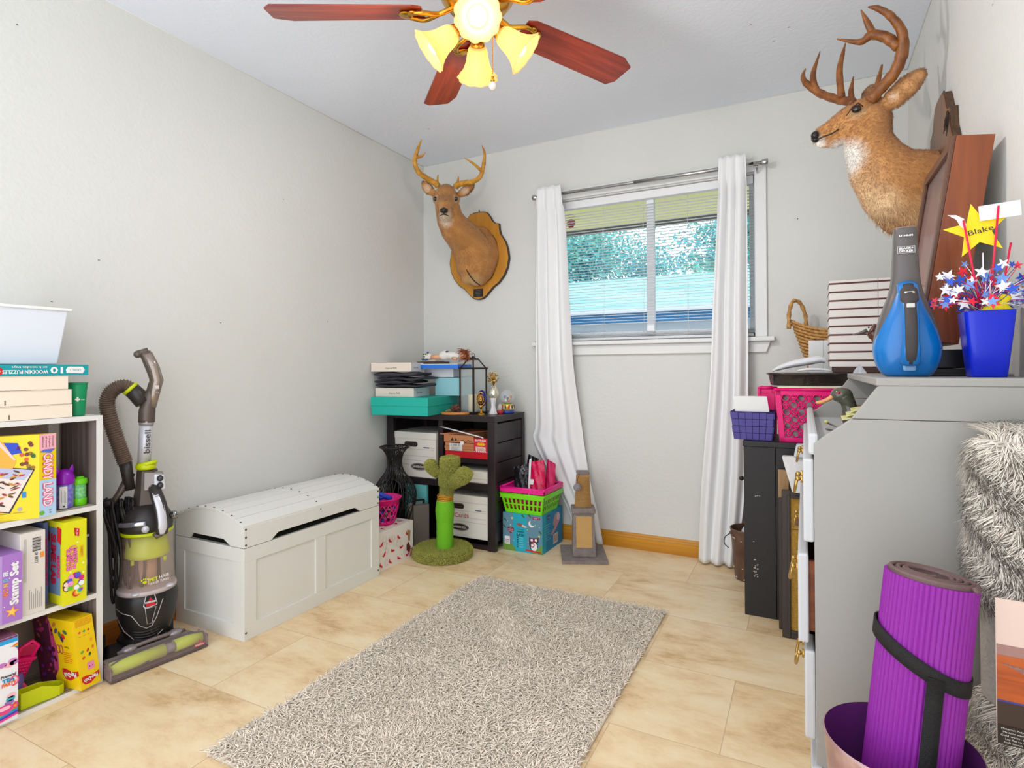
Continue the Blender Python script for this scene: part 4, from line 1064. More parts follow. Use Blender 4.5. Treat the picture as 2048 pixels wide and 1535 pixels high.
    for i in range(n): z = .05 + .262*i/(n-1); pts.append((cx + .003*(z*2), cy, z)); rad_.append(.045 + .006*math.sin(max(0, (z - .2)/.11)*PI) + (.0016 if i % 2 else 0))
    b.tube(pts, rad_, g, 28); b.build('green_post', root)
    b = MB(); b.tube([(cx + .004, cy, .31), (cx + .006, cy, .33), (cx + .012, cy, .352)], [.040, .037, .038], mat((190, 140, 60), .8, bump=(200, .4)), 24)
    for k in range(4): b.tube([(cx + .004 + .042*math.cos(t), cy + .042*math.sin(t), .315 + .009*k + .003*math.sin(t)) for t in [2*PI*i/20 for i in range(20)]], .0035, mat((206, 150, 40), .35, .3), 5, closed=True)
    b.build('sisal_collar', root)
    b = MB(); b.tube(spline([(cx + .012, cy, .345), (cx + .018, cy, .40), (cx + .02, cy, .46), (cx + .034, cy, .50), (cx + .036, cy, .535), (cx + .036, cy, .556)], 4), [.036]*4 + [.044]*4 + [.042]*4 + [.05]*4 + [.048]*3 + [.026, .008], under, 20)
    fuzz('cactus_top', b, 7000, .011, 2, root)
    b = MB(); b.tube(spline([(cx + .0, cy - .005, .455), (cx - .05, cy - .01, .468), (cx - .078, cy - .012, .492), (cx - .088, cy - .012, .512), (cx - .092, cy - .012, .525)], 4), [.02]*3 + [.028]*4 + [.031]*5 + [.026]*3 + [.016, .006], under, 16); fuzz('cactus_arm', b, 2600, .010, 3, root)
    b = MB(); b.tube(spline([(cx + .03, cy - .01, .405), (cx + .075, cy - .012, .425), (cx + .125, cy - .014, .455), (cx + .148, cy - .014, .48), (cx + .155, cy - .014, .492)], 4), [.022]*3 + [.036]*4 + [.04]*4 + [.034]*4 + [.018, .006], under, 16); fuzz('cactus_arm', b, 3600, .010, 4, root)
corner_floor()

def diaper_corner():
    x0, x1, y0, y1, h = .797, 1.045, -.345, -.055, .214
    te = mat((30, 168, 190), .5, name='teal_print'); slate = pr((96, 140, 160)); gm = pr((110, 150, 60)); yl = pr((236, 226, 110)); wh = pr(WHITE)
    b = MB(); b.box(x0, y0, 0, x1, y1, h, te); fr = Fr((x0, y0, 0), (1, 0, 0), (0, 0, 1)); W = x1 - x0
    b.rect(fr, .001, .001, .065, h - .001, slate); b.rect(fr, .15, .03, W - .001, h - .001, slate)
    b.poly(fr, [(.001, .001), (.09, .001), (.06, .035), (.03, .05), (.001, .045)], gm, .0009); b.poly(fr, [(.18, .001), (W-.001, .001), (W-.001, .055)], gm, .0009)
    for u, v in ((.015, .17), (.13, .2), (.235, .12), (.012, .13), (.17, .205)): b.poly(fr, [(u - .012, v + .01), (u - .002, v + .012), (u + .012, v - .006), (u, v - .004)], pr((50, 100, 60)), .0012)
    for u, v, r in ((.06, .185, .009), (.05, .145, .006), (.225, .20, .008), (.228, .10, .009), (.205, .16, .005)): b.star(fr, u, v, r, yl, l=.0012)
    for u, v in ((.03, .165), (.1, .1), (.155, .13), (.20, .185), (.16, .06), (.07, .06), (.23, .15)): b.disc(fr, u, v, .0022, wh, l=.0012, n=8)
    b.disc(fr, .182, .165, .019, wh, l=.0012); b.disc(fr, .19, .172, .0165, slate, l=.0015)
    b.rect(fr, .188, .192, .235, .206, pr((170, 40, 90)), .0012); b.txt(fr, .211, .199, .006, 'SIZE 3', wh, width=.03, l=.0016)
    b.poly(fr, [(.09, .155), (.10, .162), (.125, .156), (.158, .142), (.155, .138), (.12, .142), (.095, .147)], pr((150, 84, 60)), .0012); b.poly(fr, [(.125, .156), (.158, .142), (.14, .139), (.12, .144)], pr((226, 200, 186)), .0014)
    hz = [(0, -.02), (.022, .002), (.02, .014), (.01, .018), (0, .01), (-.01, .018), (-.02, .014), (-.022, .002)]
    b.poly(fr, [(.05 + u, .115 + v) for u, v in hz], pr((140, 24, 60)), .0012); b.txt(fr, .05, .12, .007, 'PARENTS', wh, width=.032, l=.0016); b.txt(fr, .05, .11, .007, 'CHOICE', wh, width=.028, l=.0016)
    b.txt(fr, .115, .128, .006, 'Overnight', pr((20, 70, 90)), width=.04, l=.0016); b.txt(fr, .113, .113, .008, 'DIAPERS', pr((20, 60, 80)), width=.045, l=.0016, bold=.02); b.txt(fr, .113, .094, .014, 'BABY DRY', pr((20, 50, 70)), width=.05, l=.0016, bold=.02)
    for k in range(5): b.disc(fr, .095, .08 - .013*k, .004, pr((20, 60, 90)), l=.0014, n=8); b.rect(fr, .104, .079 - .013*k, .13, .082 - .013*k, pr((120, 210, 220)), .0014)
    b.rect(fr, .012, .035, .045, .08, wh, .0012); b.rect(fr, .015, .058, .042, .062, pr((150, 60, 50)), .0015)
    for k in range(3): b.rect(fr, .016, .04 + .006*k, .04, .042 + .006*k, pr((60, 50, 50)), .0015)
    # owl drawing on a branch
    dark = pr((40, 44, 70)); b.poly(fr, [(.168, .095), (.175, .085), (.2, .088), (.218, .09), (.225, .098), (.225, .07), (.222, .045), (.215, .025), (.2, .018), (.185, .018), (.172, .028), (.166, .05)], dark, .0012)
    b.disc(fr, .197, .04, .02, wh, .024, .0015); b.disc(fr, .183, .075, .013, pr((120, 30, 50)), l=.0015); b.disc(fr, .209, .077, .013, pr((120, 30, 50)), l=.0016); b.disc(fr, .183, .075, .008, wh, l=.0019); b.disc(fr, .209, .077, .008, wh, l=.0019); b.star(fr, .196, .064, .006, pr((226, 110, 110)), k=3, l=.002)
    b.disc(fr, .187, .048, .013, pr((140, 40, 60)), l=.0019); b.disc(fr, .187, .048, .008, wh, l=.0022)
    for v in (.062, .05, .036): b.star(fr, .222, v, .005, pr((60, 180, 210)), k=4, l=.0017)
    b.poly(fr, [(.14, .012), (.24, .006), (.24, .014), (.15, .022)], pr((196, 40, 50)), .0022)
    f2 = Fr((x1, y0, 0), (0, 1, 0), (0, 0, 1)); D = y1 - y0
    b.rect(f2, .001, .001, D - .001, h - .001, pr((24, 130, 176)), .0004); b.rect(f2, .001, .001, .05, h - .001, te, .0006)
    b.poly(f2, [(.085 + u*.8, .19 + v*.8) for u, v in hz], pr((60, 24, 80)), .0012); b.txt(f2, .085, .19, .006, 'PARENTS', wh, width=.024, l=.0016)
    b.disc(f2, .19, .155, .045, pr((190, 150, 156)), .03, rot=.7); b.poly(f2, [(.12, .09), (.2, .13), (.25, .16), (.25, .14), (.19, .1), (.13, .075)], pr((206, 150, 150)), .0013); b.disc(f2, .225, .165, .022, pr((226, 206, 206)), l=.0015)
    for k in range(7): b.rect(f2, .03, .15 - .014*k, .11 - .01*(k % 3), .153 - .014*k, pr((110, 200, 214)), .0012)
    b.rect(f2, .15, .02, .22, .075, pr((226, 216, 206)), .0012)
    for k in range(6): b.rect(f2, .156 + .011*k, .028, .162 + .011*k, .068, pr((150, 120, 110)), .0015)
    tag(b.build('diaper_box', loc=(.92, -.2, 0), bevel=.0015), 'teal printed diaper carton with an owl drawing beside the dark bookcase', 'box')
    # nested plastic baskets
    def basket(name, x0, x1, y0, y1, z0, z1, inset, m, label, holes, rim, cat='basket'):
        root = thing(name, label, cat, ((x0+x1)/2, (y0+y1)/2, z0), None)
        b = MB(); X0, X1, Y0, Y1 = x0 + inset, x1 - inset, y0 + inset, y1 - inset
        b.box(X0, Y0, z0, X1, Y1, z0 + .004, m)
        T = [Vector((x0, y0, z1)), Vector((x1, y0, z1)), Vector((x1, y1, z1)), Vector((x0, y1, z1))]; B = [Vector((X0, Y0, z0)), Vector((X1, Y0, z0)), Vector((X1, Y1, z0)), Vector((X0, Y1, z0))]
        for s in range(4):
            a, c, d, e = B[s], B[(s+1) % 4], T[(s+1) % 4], T[s]; nh = holes[0]; rows = holes[1]
            inn = (Vector(((x0+x1)/2, (y0+y1)/2, 0)) - Vector(((a.x+c.x)/2, (a.y+c.y)/2, 0))).normalized()*.0025
            def P(u, v): return (a.lerp(c, u)).lerp(e.lerp(d, u), v)
            us = [0]; 
            for k in range(nh): us += [(k + .25 + .3)/(nh + .6), (k + .25 + .85)/(nh + .6)]
            us += [1]; vs_ = [0]
            for k in range(rows): vs_ += [.16 + k*.62/rows + .05, .16 + (k+1)*.62/rows - .03]
            vs_ += [1]
            for i in range(len(us) - 1):
                for j in range(len(vs_) - 1):
                    if i % 2 == 1 and j % 2 == 1: continue
                    q = [P(us[i], vs_[j]), P(us[i+1], vs_[j]), P(us[i+1], vs_[j+1]), P(us[i], vs_[j+1])]
                    b.add(q + [p + inn for p in q], [(0,1,2,3), (7,6,5,4), (0,4,5,1), (1,5,6,2), (2,6,7,3), (3,7,4,0)], m)
        b.build('basket_body', root)
        b = MB(); r = rim
        for s in range(4): b.tube([T[s] , T[(s+1) % 4]], r, m, 8); b.ball(T[s], r, m, 6)
        b.v = [v + Vector((0, 0, -r*0)) for v in b.v]
        for s in range(4):
            q0, q1 = T[s], T[(s+1) % 4]; dn = Vector((0, 0, -.022)); o_ = (q0 + q1)/2 - Vector(((x0+x1)/2, (y0+y1)/2, z1)); o_ = o_.normalized()*(r*.9)
            b.add([q0 + o_ + dn, q1 + o_ + dn, q1 + o_, q0 + o_, q0 + o_*.5 + dn, q1 + o_*.5 + dn, q1 + o_*.5, q0 + o_*.5], [(0,1,2,3), (4,7,6,5), (0,4,5,1), (2,6,7,3)], m)
        b.build('rim', root); return root
    lime = mat((120, 222, 20), .35, name='lime_plastic'); pk = mat((238, 26, 140), .35, name='pink_plastic')
    basket('storage_basket', .79, 1.062, -.36, -.10, .2145, .325, .022, lime, 'lime green slotted basket standing on the owl printed carton', (9, 2), .006)
    root = basket('storage_basket', .79, 1.062, -.36, -.10, .262, .358, .030, pk, 'hot pink basket nested inside the lime green basket', (7, 1), .008)
    b = MB(); b.box(.815, -.335, .24, 1.03, -.12, .30, mat((190, 60, 40), .7, var=(50, (120, 40, 50))))
    tag(b.build('cloth_bundle', loc=(.92, -.22, .24), bevel=.006), 'red cloth seen through the slots of the lime basket', 'cloth')
    # bags standing in the basket
    def bag(name, label, pts, thick, m, print_=None, off=0):
        b = MB(); fr = Fr((0, -.33 + off, 0), (1, 0, 0), (0, .25, 1)); n = 14
        rg = random.Random(len(label)); G = []; 
        for j in range(n + 1):
            v = j/n; L = Vector(pts[0]).lerp(Vector(pts[3]), v); R = Vector(pts[1]).lerp(Vector(pts[2]), v)
            for i in range(n + 1):
                u = i/n; p = L.lerp(R, u); d = thick*math.sin(PI*u)**.5*(math.sin(PI*min(1, v*1.1)) if v < .9 else .3)**.5 + .003*math.sin(u*17 + v*11) + .003*math.sin(v*23 + u*5)
                G.append((p, d))
        vs = [fr.p(p.x, p.y, d) for p, d in G] + [fr.p(p.x, p.y, -d*.6) for p, d in G]; k = (n+1)**2
        fs = [(j*(n+1)+i, j*(n+1)+i+1, (j+1)*(n+1)+i+1, (j+1)*(n+1)+i) for j in range(n) for i in range(n)]
        fs += [tuple(k + x for x in f[::-1]) for f in fs]
        b.add(vs, fs, m, True)
        if print_: print_(b, fr)
        return tag(b.build(name, loc=((pts[0][0]+pts[1][0])/2, -.3, .3)), label, 'bag')
    blk = mat((26, 26, 30), .25, bump=(40, .9), name='black_plastic_bag')
    def p1(b, fr):
        for k, s in enumerate(('SOFT', 'TOUCH')): b.txt(fr, .87 - .006*k, .455 - .016*k, .012, s, pr((190, 190, 196)), rot=-.9, l=.028, width=.035)
    bag('shipping_bag', 'crumpled glossy black plastic bag standing in the pink basket', [(.82, .29), (.915, .29), (.90, .49), (.795, .46)], .02, blk, p1, .02)
    bag('shipping_bag', 'second black plastic bag, leaning behind the glossy black one', [(.84, .29), (.935, .29), (.93, .51), (.86, .535)], .015, blk, None, .07)
    pkb = mat((214, 20, 80), .25, bump=(30, .6)); 
    def p2(b, fr):
        b.poly(fr, [(.918, .30), (.93, .30), (.918, .52), (.905, .51)], mat((236, 230, 232), .3), .02); b.rect(fr, .93, .37, .95, .40, pr(WHITE), .03)
    bag('garment_pack', 'clear packet of hot pink fabric standing in the pink basket', [(.915, .29), (1.03, .29), (.99, .515), (.90, .50)], .024, pkb, p2, .01)
    bag('garment_pack', 'plain hot pink fabric pack leaning at the right of the basket', [(.99, .29), (1.055, .29), (1.045, .49), (.99, .515)], .018, mat((200, 24, 90), .5), None, .06)
    # clear film on the packet is part of its gloss
    # sisal cat scratcher
    A = math.atan2(.101, .222); cx, cy = 1.250, -.252
    root = thing('cat_scratcher', 'grey carpeted cat scratcher with sisal panel and hanging ball', 'cat scratcher', (cx, cy, 0))
    carpet = mat((150, 138, 134), .95, bump=(220, .7), var=(40, (134, 122, 118)), name='grey_carpet'); sis = mat((206, 160, 96), .9, bump=(300, .8), name='sisal')
    TM = Matrix.Translation((1.250, -.252, 0)) @ Matrix.Rotation(A, 4, 'Z')
    b = MB(); b.T = TM; b.box(-.122, -.142, 0, .122, .142, .018, carpet); b.build('base_board', root, bevel=.003)
    b = MB(); b.T = TM; b.box(-.062, -.085, .018, .062, .02, .062, carpet); b.build('foot_block', root, bevel=.006)
    b = MB(); b.T = TM
    b.hexa([(-.062, -.078, .058), (.062, -.078, .058), (.062, .02, .058), (-.062, .02, .058)], [(-.056, -.04, .245), (.056, -.04, .245), (.056, .05, .245), (-.056, .05, .245)], carpet)
    b.build('ramp_body', root, bevel=.005)
    b = MB(); b.T = TM; s = .078-.04; 
    def rp(x, z, l): return (x, -.078 + (z - .058)*s/.187 - l, z)
    b.hexa([rp(-.042, .068, .001), rp(.042, .068, .001), rp(.042, .068, -.004), rp(-.042, .068, -.004)], [rp(-.042, .228, .003), rp(.042, .228, .003), rp(.042, .228, -.004), rp(-.042, .228, -.004)], mat((222, 178, 110), .9, bump=(420, .8))); b.build('sisal_panel', root)
    b = MB(); b.T = TM; b.box(-.064, -.052, .243, .064, .058, .272, carpet); b.build('collar_block', root, bevel=.006)
    b = MB(); b.T = TM; b.hexa([(-.042, -.025, .27), (.042, -.025, .27), (.042, .045, .27), (-.042, .045, .27)], [(-.032, -.02, .45), (.032, -.02, .45), (.032, .04, .45), (-.032, .04, .45)], sis)
    for k in range(26): z = .275 + k*.0065; w_ = .0425 - .01*(z - .27)/.18; b.tube([(-w_, -.0265 + .005*(z-.27)/.18, z), (w_, -.0265 + .005*(z-.27)/.18, z), (w_, .045, z), (-w_, .045, z)], .0027, sis, 5, closed=True)
    b.build('sisal_post', root)
    b = MB(); b.T = TM; b.box(-.034, -.024, .448, .034, .044, .466, carpet); b.build('post_cap', root, bevel=.005)
    b = MB(); b.T = TM; b.tube(spline([(-.02, -.028, .455), (-.03, -.05, .44), (-.036, -.06, .41)], 4), .0012, blackm, 5); b.ball((-.036, -.062, .39), .021, mat((150, 144, 148), .95, bump=(200, .8)), 12); b.build('hanging_ball', root)
diaper_corner()
# ------------------------------------------------------------------ white distressed shelf unit at the left
def shelf_unit():
    wp = mat((226, 224, 220), .5, name='white_edge_paint'); wd = mat((150, 134, 128), .8, grain=(22, 'z', (96, 82, 78)), name='distressed_grey_wood')
    bd = mat((196, 188, 170), .8, grain=(30, 'y', (120, 104, 70)), name='worn_shelf_wood')
    y1, y0, x0, x1 = -2.165, -2.98, 0.018, 0.252
    root = thing('shelf_unit', 'white edged open shelf unit with weathered wood sides at the left of the room', 'shelf', (.13, (y0+y1)/2, 0))
    for ya, yb in ((y1 - .018, y1), (y0, y0 + .018), (-2.585, -2.567)):
        b = MB(); b.box(x0, ya, 0.0, x1 - .004, yb, .872, wd); b.build('side_panel', root)
        b = MB(); b.box(x1 - .004, ya, 0.0, x1, yb, .872, wp); b.build('panel_edge', root, label='white painted front edge')
    b = MB(); b.box(x0, y0, .872, x1, y1, .888, wp); b.build('top', root, bevel=.001)
    for z in (.0, .284, .575):
        b = MB(); b.box(x0 + .006, y0 + .018, z, x1 - .004, y1 - .018, z + .016 - (.004 if z == 0 else 0), bd); b.build('shelf_board', root)
        b = MB(); b.box(x1 - .004, y0 + .018, z, x1, y1 - .018, z + .016 - (.004 if z == 0 else 0), wp); b.build('shelf_edge', root, label='white painted front edge')
    b = MB(); b.box(x0, y0, 0, x0 + .005, y1 - .018, .872, mat((178, 160, 150), .8)); b.box(x0 + .005, -2.225, 0, x0 + .02, -2.195, .872, wp); b.build('back_panel', root)
shelf_unit()

def pbox(x0, y0, z0, x1, y1, z1, m, bevel=.001):
    """box with frames for its front (+x), near (-y) and top faces"""
    b = MB(); b.box(x0, y0, z0, x1, y1, z1, m)
    return b, Fr((x1, y0, z0), (0, 1, 0), (0, 0, 1)), Fr((x0, y0, z0), (1, 0, 0), (0, 0, 1)), Fr((x0, y0, z1), (1, 0, 0), (0, 1, 0))

def shelf_items():
    wh = pr(WHITE); yl = pr((238, 214, 30)); rd = pr(RED); bk = pr((40, 36, 36)); pkk = pr((226, 60, 140))
    S0, S1, S2, S3 = .012, .300, .591, .888
    # white tapered bin on the puzzle box
    W = mat((226, 230, 238), .35, name='white_bin_plastic'); b = MB()
    z0, z1 = 1.0575, 1.232
    b.hexa([(.045, -2.56, z0), (.20, -2.56, z0), (.20, -2.272, z0), (.045, -2.272, z0)], [(.03, -2.58, z1), (.215, -2.58, z1), (.215, -2.248, z1), (.03, -2.248, z1)], W)
    root = b.build('storage_bin', loc=(.13, -2.41, z0), bevel=.004); tag(root, 'plain white tapered plastic bin on top of the wooden puzzle box', 'bin')
    b = MB(); r = [(.022, -2.588), (.223, -2.588), (.223, -2.24), (.022, -2.24)]
    b.hexa([(x, y, z1 - .002) for x, y in r], [(x, y, z1 + .007) for x, y in r], mat((240, 240, 236), .4)); b.build('rim', root, bevel=.003)
    # teal puzzle box, upside down print
    te = mat((18, 156, 164), .5, name='teal_puzzle_card'); b, f, fn, ft = pbox(.03, -2.60, 1.0225, .245, -2.205, 1.0565, te)
    def up(u, v, h, s, m, w, **k): b.txt(f, u, v, h, s, m, rot=PI, width=w, **k)
    up(.225, .012, .0105, 'WOODEN PUZZLES', wh, .115, bold=.03); up(.235, .026, .006, 'on 6 wooden trays', wh, .09, bold=.02); up(.305, .017, .02, '10', wh, .034, bold=.03)
    b.poly(f, [(.332, .008), (.378, .006), (.384, .018), (.378, .028), (.336, .028), (.330, .018)], wh, .0009); up(.357, .017, .006, 'LEVEL 1', te, .03, l=.0014)
    b.disc(f, .158, .014, .012, rd, l=.001); up(.158, .014, .005, 'NEW', wh, .012)
    tag(b.build('puzzle_box', loc=(.14, -2.4, 1.0225), bevel=.001), 'flat teal wooden puzzle box lying upside down under the white bin', 'box')
    # three long cream boxes
    cr = mat((240, 226, 206), .65, name='cream_card')
    for k, (za, zb, ye, xx, lab) in enumerate(((.889, .931, -2.253, .25, 'bottom cream card carton of the stack on the shelf unit'), (.932, .978, -2.255, .25, 'middle cream card carton of the stack on the shelf unit'), (.979, 1.0215, -2.264, .248, 'topmost cream card carton, right under the teal puzzle box'))):
        b, f, fn, ft = pbox(.03, -2.62, za, xx, ye, zb, cr); w = ye + 2.62
        b.rect(f, w - .166 - .008*k, .004, w - .163 - .008*k, .018, pr((110, 100, 90)), .0008); b.rect(f, w - .24, .018, w - .215, .0205, pr((190, 176, 160)), .0008)
        b.rect(f, .002, zb - za - .003, w - .002, zb - za - .0015, pr((214, 196, 172)), .0006)
        tag(b.build('card_carton', loc=(.14, -2.44, za), bevel=.0012), lab, 'box', 'long cream cartons on the shelf unit')
    # green cup
    g = mat((16, 150, 96), .35, name='green_cup'); cx, cy = .20, -2.215
    b = MB(); b.lathe([(.0001, S3 + .0005), (.0195, S3 + .0005), (.0205, S3 + .004), (.0255, S3 + .085), (.027, S3 + .095), (.0275, S3 + .106), (.029, S3 + .107), (.029, S3 + .110), (.0262, S3 + .110), (.024, S3 + .09), (.0185, S3 + .006), (.0001, S3 + .006)], g, 36, (cx, cy, 0))
    d = Vector((.9, -.42, 0)).normalized(); fr = Fr(Vector((cx, cy, S3 + .055)) + d*.0238, Vector((-d.y, d.x, 0)), (0, 0, 1)); fr.N = d
    b.rect(fr, -.007, -.0025, .007, .0025, wh, .0008); b.rect(fr, -.0025, -.007, .0025, .007, wh, .001); b.txt(fr, .014, 0, .005, 'imo', wh, width=.009)
    tag(b.build('plastic_cup', loc=(cx, cy, S3)), 'green plastic cup with a white cross behind the cream cartons', 'cup')
    # ---- upper shelf: candy board game
    Y = mat((236, 206, 24), .45, name='yellow_game_card'); b, f, fn, ft = pbox(-.0, 0, 0, .0, 0, 0, Y); b = MB()
    TM = Matrix.Translation((.285, -2.312, S1*0 + .591)) @ Matrix.Rotation(math.radians(8), 4, 'Z'); b.T = TM
    w, hh, th = .255, .258, .052
    b.box(-th + .0, -w, 0, 0, 0, hh, Y)
    # big front faces the room (+x); the spine faces away along +y ... the box stands turned, front towards the camera
    b.T = None; b = MB()
    ang = math.radians(-52); P0 = Vector((.262, -2.306, .5915)); U = Vector((math.sin(math.radians(62)), 0, 0))
    # spine: visible narrow face; front: large face running back to the left
    s_dir = Vector((.10, .995, 0)).normalized()           # along the spine width, pointing right
    f_dir = Vector((s_dir.y, -s_dir.x, 0))                # unused outward of spine
    b.T = None
    O = Vector((.272, -2.352, .5915)); spv = Vector((-.08, .997, 0)).normalized()*.046
    bk_ = Vector((.0, 0, 0))
    A_ = O; B_ = O + spv; frv = Vector((-.997*.20, -.08*.20, 0))
    # front face goes from the spine's left edge back toward the camera side
    frv = Vector((-.115, -.205, 0)); nrm = frv.normalized()
    C_ = A_ + frv; D_ = B_ + frv + Vector((-.02, .0, 0))
    b.hexa([C_, A_, B_, D_], [v + Vector((0, 0, .252)) for v in (C_, A_, B_, D_)], Y)
    fS = Fr(A_, B_ - A_, (0, 0, 1)); wS = (B_ - A_).length; fF = Fr(C_, A_ - C_, (0, 0, 1)); wF = (A_ - C_).length
    b.rect(fS, .0005, 0, wS, .112, pr((178, 208, 236)), .0006); b.poly(fS, [(.001, .205), (.02, .20), (wS - .001, .208), (wS - .001, .251), (.001, .251)], pr((244, 176, 190)), .0006); b.poly(fS, [(.001, .198), (.03, .193), (wS - .003, .205), (.012, .205)], pr((90, 110, 200)), .001)
    for k, s in enumerate(('Discover', 'a kingdom', 'of sweet', 'adventures')): b.txt(fS, wS*.8 - .009*k, .228, .005, s, bk, rot=-PI/2, width=.034, l=.0012)
    pcan = pr((226, 80, 130)); pc2 = pr((250, 220, 226))
    def candy(fr, u, v, h, s, wd, rot): b.txt(fr, u, v, h, s, pcan, rot=rot, width=wd, bold=.09, l=.0012); b.txt(fr, u, v, h, s, pc2, rot=rot, width=wd*.98, bold=.02, l=.0018)
    candy(fS, wS*.5, .152, .024, 'CANDY', .082, -PI/2); candy(fS, wS*.5, .066, .024, 'LAND', .072, -PI/2)
    b.disc(fS, .007, .012, .007, pr((110, 180, 60)), l=.0012); b.txt(fS, .03, .014, .007, '2-4', bk, rot=-PI/2, l=.0012)
    b.disc(fF, .04, .205, .075, pr((140, 160, 190)), .03, l=.001); candy(fF, .055, .207, .03, 'LAND', .10, -.05); b.txt(fF, .05, .168, .01, 'little folks', bk, width=.06, l=.0012)
    b.poly(fF, [(.135, .235), (.185, .23), (.195, .2), (.165, .195)], pr((40, 70, 190)), .0012); b.poly(fF, [(.118, .15), (.142, .235), (.152, .235), (.182, .175), (.172, .15)], pr((240, 170, 60)), .0016); b.poly(fF, [(.105, .18), (.142, .242), (.182, .18), (.176, .18), (.142, .226), (.115, .178)], pr((246, 200, 190)), .002); b.disc(fF, .125, .225, .014, pr((150, 90, 60)), l=.0018)
    rg = random.Random(3)
    for k in range(16): b.disc(fF, .205 + rg.uniform(-.02, .02), .19 + rg.uniform(-.045, .045), .006, pr(rg.choice([(90, 140, 50), (150, 110, 40), (210, 90, 50), (120, 60, 40), (60, 110, 60)])), l=.0012, n=7)
    qd = [(.0, .085), (.17, .02), (.222, .145), (.045, .195 - .01)]
    b.poly(fF, [(-0+.001, .07), (.168, .022), (.225, .148), (.04, .182)], bk, .0012); b.poly(fF, [(.004, .074), (.165, .026), (.221, .146), (.042, .178)], pr((226, 210, 200)), .0016); b.poly(fF, [(.03, .155), (.2, .118), (.221, .146), (.042, .178)], pr((180, 180, 206)), .002)
    for k in range(90):
        s_, t_ = rg.uniform(.06, .93), rg.uniform(.05, .95); a = Vector((.004, .074)).lerp(Vector((.165, .026)), s_); c_ = Vector((.042, .178)).lerp(Vector((.221, .146)), s_); p = a.lerp(c_, t_)
        b.disc(fF, p.x, p.y, rg.uniform(.004, .012), pr(rg.choice([(150, 60, 50), (196, 140, 60), (90, 60, 40), (200, 70, 80), (226, 180, 90), (60, 50, 40), (200, 160, 150), (150, 40, 50)])), rg.uniform(.0018, .0035), l=.0022, n=8, rot=rg.choice([.4, -.5, .2]))
    b.rect(fF, .195, .065, .205, .083, pr((40, 130, 190)), .0012)
    for k, u in enumerate((.05, .1, .145, .19)): b.disc(fF, u, .032, .006, pr(((90, 60, 60), (210, 90, 90), (220, 120, 60), (170, 160, 170))[k]), l=.0012, n=8); b.rect(fF, u - .015, .021, u + .015, .0225, pr((150, 120, 20)), .0012)
    tag(b.build('board_game', loc=(.2, -2.4, .5915), bevel=.0008), 'yellow candy themed board game box standing on the upper shelf', 'board game')
    # round pink lid behind the game
    b = MB(); b.tube([(.12, -2.30, .76), (.13, -2.30, .76)], .046, mat((206, 20, 130), .35), 28); tag(b.build('pink_lid', loc=(.12, -2.3, .76)), 'round magenta plastic lid mostly hidden behind the yellow game box', 'toy')
    b = MB(); b.box(.11, -2.32, .5915, .125, -2.255, .735, mat((226, 226, 224), .5)); tag(b.build('white_card', loc=(.11, -2.28, .5915)), 'plain white card standing behind the purple cat jar', 'card')
    # cat jar
    cx, cy, z0 = .196, -2.2505, .5915
    root = thing('cat_jar', 'clear glitter jar with a purple cat eared lid on the upper shelf', 'jar', (cx, cy, z0)); pu = mat((150, 20, 190), .25, name='purple_plastic')
    lil = mat((150, 140, 214), .2, trans=0.0, var=(90, (110, 100, 200)), name='lilac_glitter'); b = MB(); b.lathe([(.022, z0), (.0245, z0 + .003), (.0245, z0 + .077), (.022, z0 + .08)], lil, 28, (cx, cy, 0)); b.build('jar_body', root)
    d = Vector((.93, -.36, 0)).normalized(); fr = Fr(Vector((cx, cy, z0)) + d*.0246, Vector((-d.y, d.x, 0)), (0, 0, 1)); fr.N = d
    b = MB(); b.rect(fr, -.014, .002, .006, .072, wh, .0012)
    for k in range(4): b.rect(fr, -.009 + .0035*k, .02, -.008 + .0035*k, .06 - .006*(k % 2), pr((150, 150, 160)), .0018)
    b.rect(fr, -.006, .006, .0, .011, bk, .0018); b.build('paper_label', root)
    b = MB(); b.lathe([(.0265, z0 + .078), (.0275, z0 + .082), (.0275, z0 + .09), (.026, z0 + .104), (.019, z0 + .117), (.009, z0 + .124), (.0001, z0 + .126)], pu, 28, (cx, cy, 0))
    for s in (-1, 1): b.tube([(cx - .002*s, cy + s*.017, z0 + .108), (cx - .002*s, cy + s*.0215, z0 + .122), (cx, cy + s*.0235, z0 + .138)], [.010, .007, .0006], pu, 10, flat=((0, 1, 0), .45))
    b.build('cat_lid', root)
    # green shaker
    cx, cy = .196, -2.206
    root = thing('shaker_jar', 'lime green lidded shaker jar with a green twist base', 'jar', (cx, cy, z0)); gr = mat((110, 214, 16), .25, name='lime_lid')
    b = MB(); b.lathe([(.0185, z0 + .022), (.0175, z0 + .03), (.0175, z0 + .068), (.019, z0 + .072)], mat((96, 196, 110), .15, var=(120, (150, 220, 150))), 26, (cx, cy, 0)); b.build('jar_body', root)
    b = MB(); b.lathe([(.0185, z0), (.0195, z0 + .002), (.0195, z0 + .022), (.018, z0 + .024)], gr, 26, (cx, cy, 0)); b.build('twist_base', root)
    b = MB(); b.lathe([(.0205, z0 + .07), (.0215, z0 + .072), (.0215, z0 + .08), (.0195, z0 + .088), (.0001, z0 + .09)], gr, 26, (cx, cy, 0)); b.box(cx - .006, cy - .011, z0 + .088, cx + .006, cy + .009, z0 + .094, gr); b.build('lid', root)
    # ---- middle shelf
    lv = mat((170, 120, 200), .5, name='lavender_card'); x1 = .262
    b, f, fn, ft = pbox(.12, -2.50, S1 + .0005, x1 + .006, -2.392, .500, lv); b.rect(f, .001, .001, .06, .199, pr((186, 150, 214)), .0005)
    b.txt(f, .088, .112, .02, 'Stamp Set', wh, rot=PI/2, width=.125, bold=.05, l=.0012)
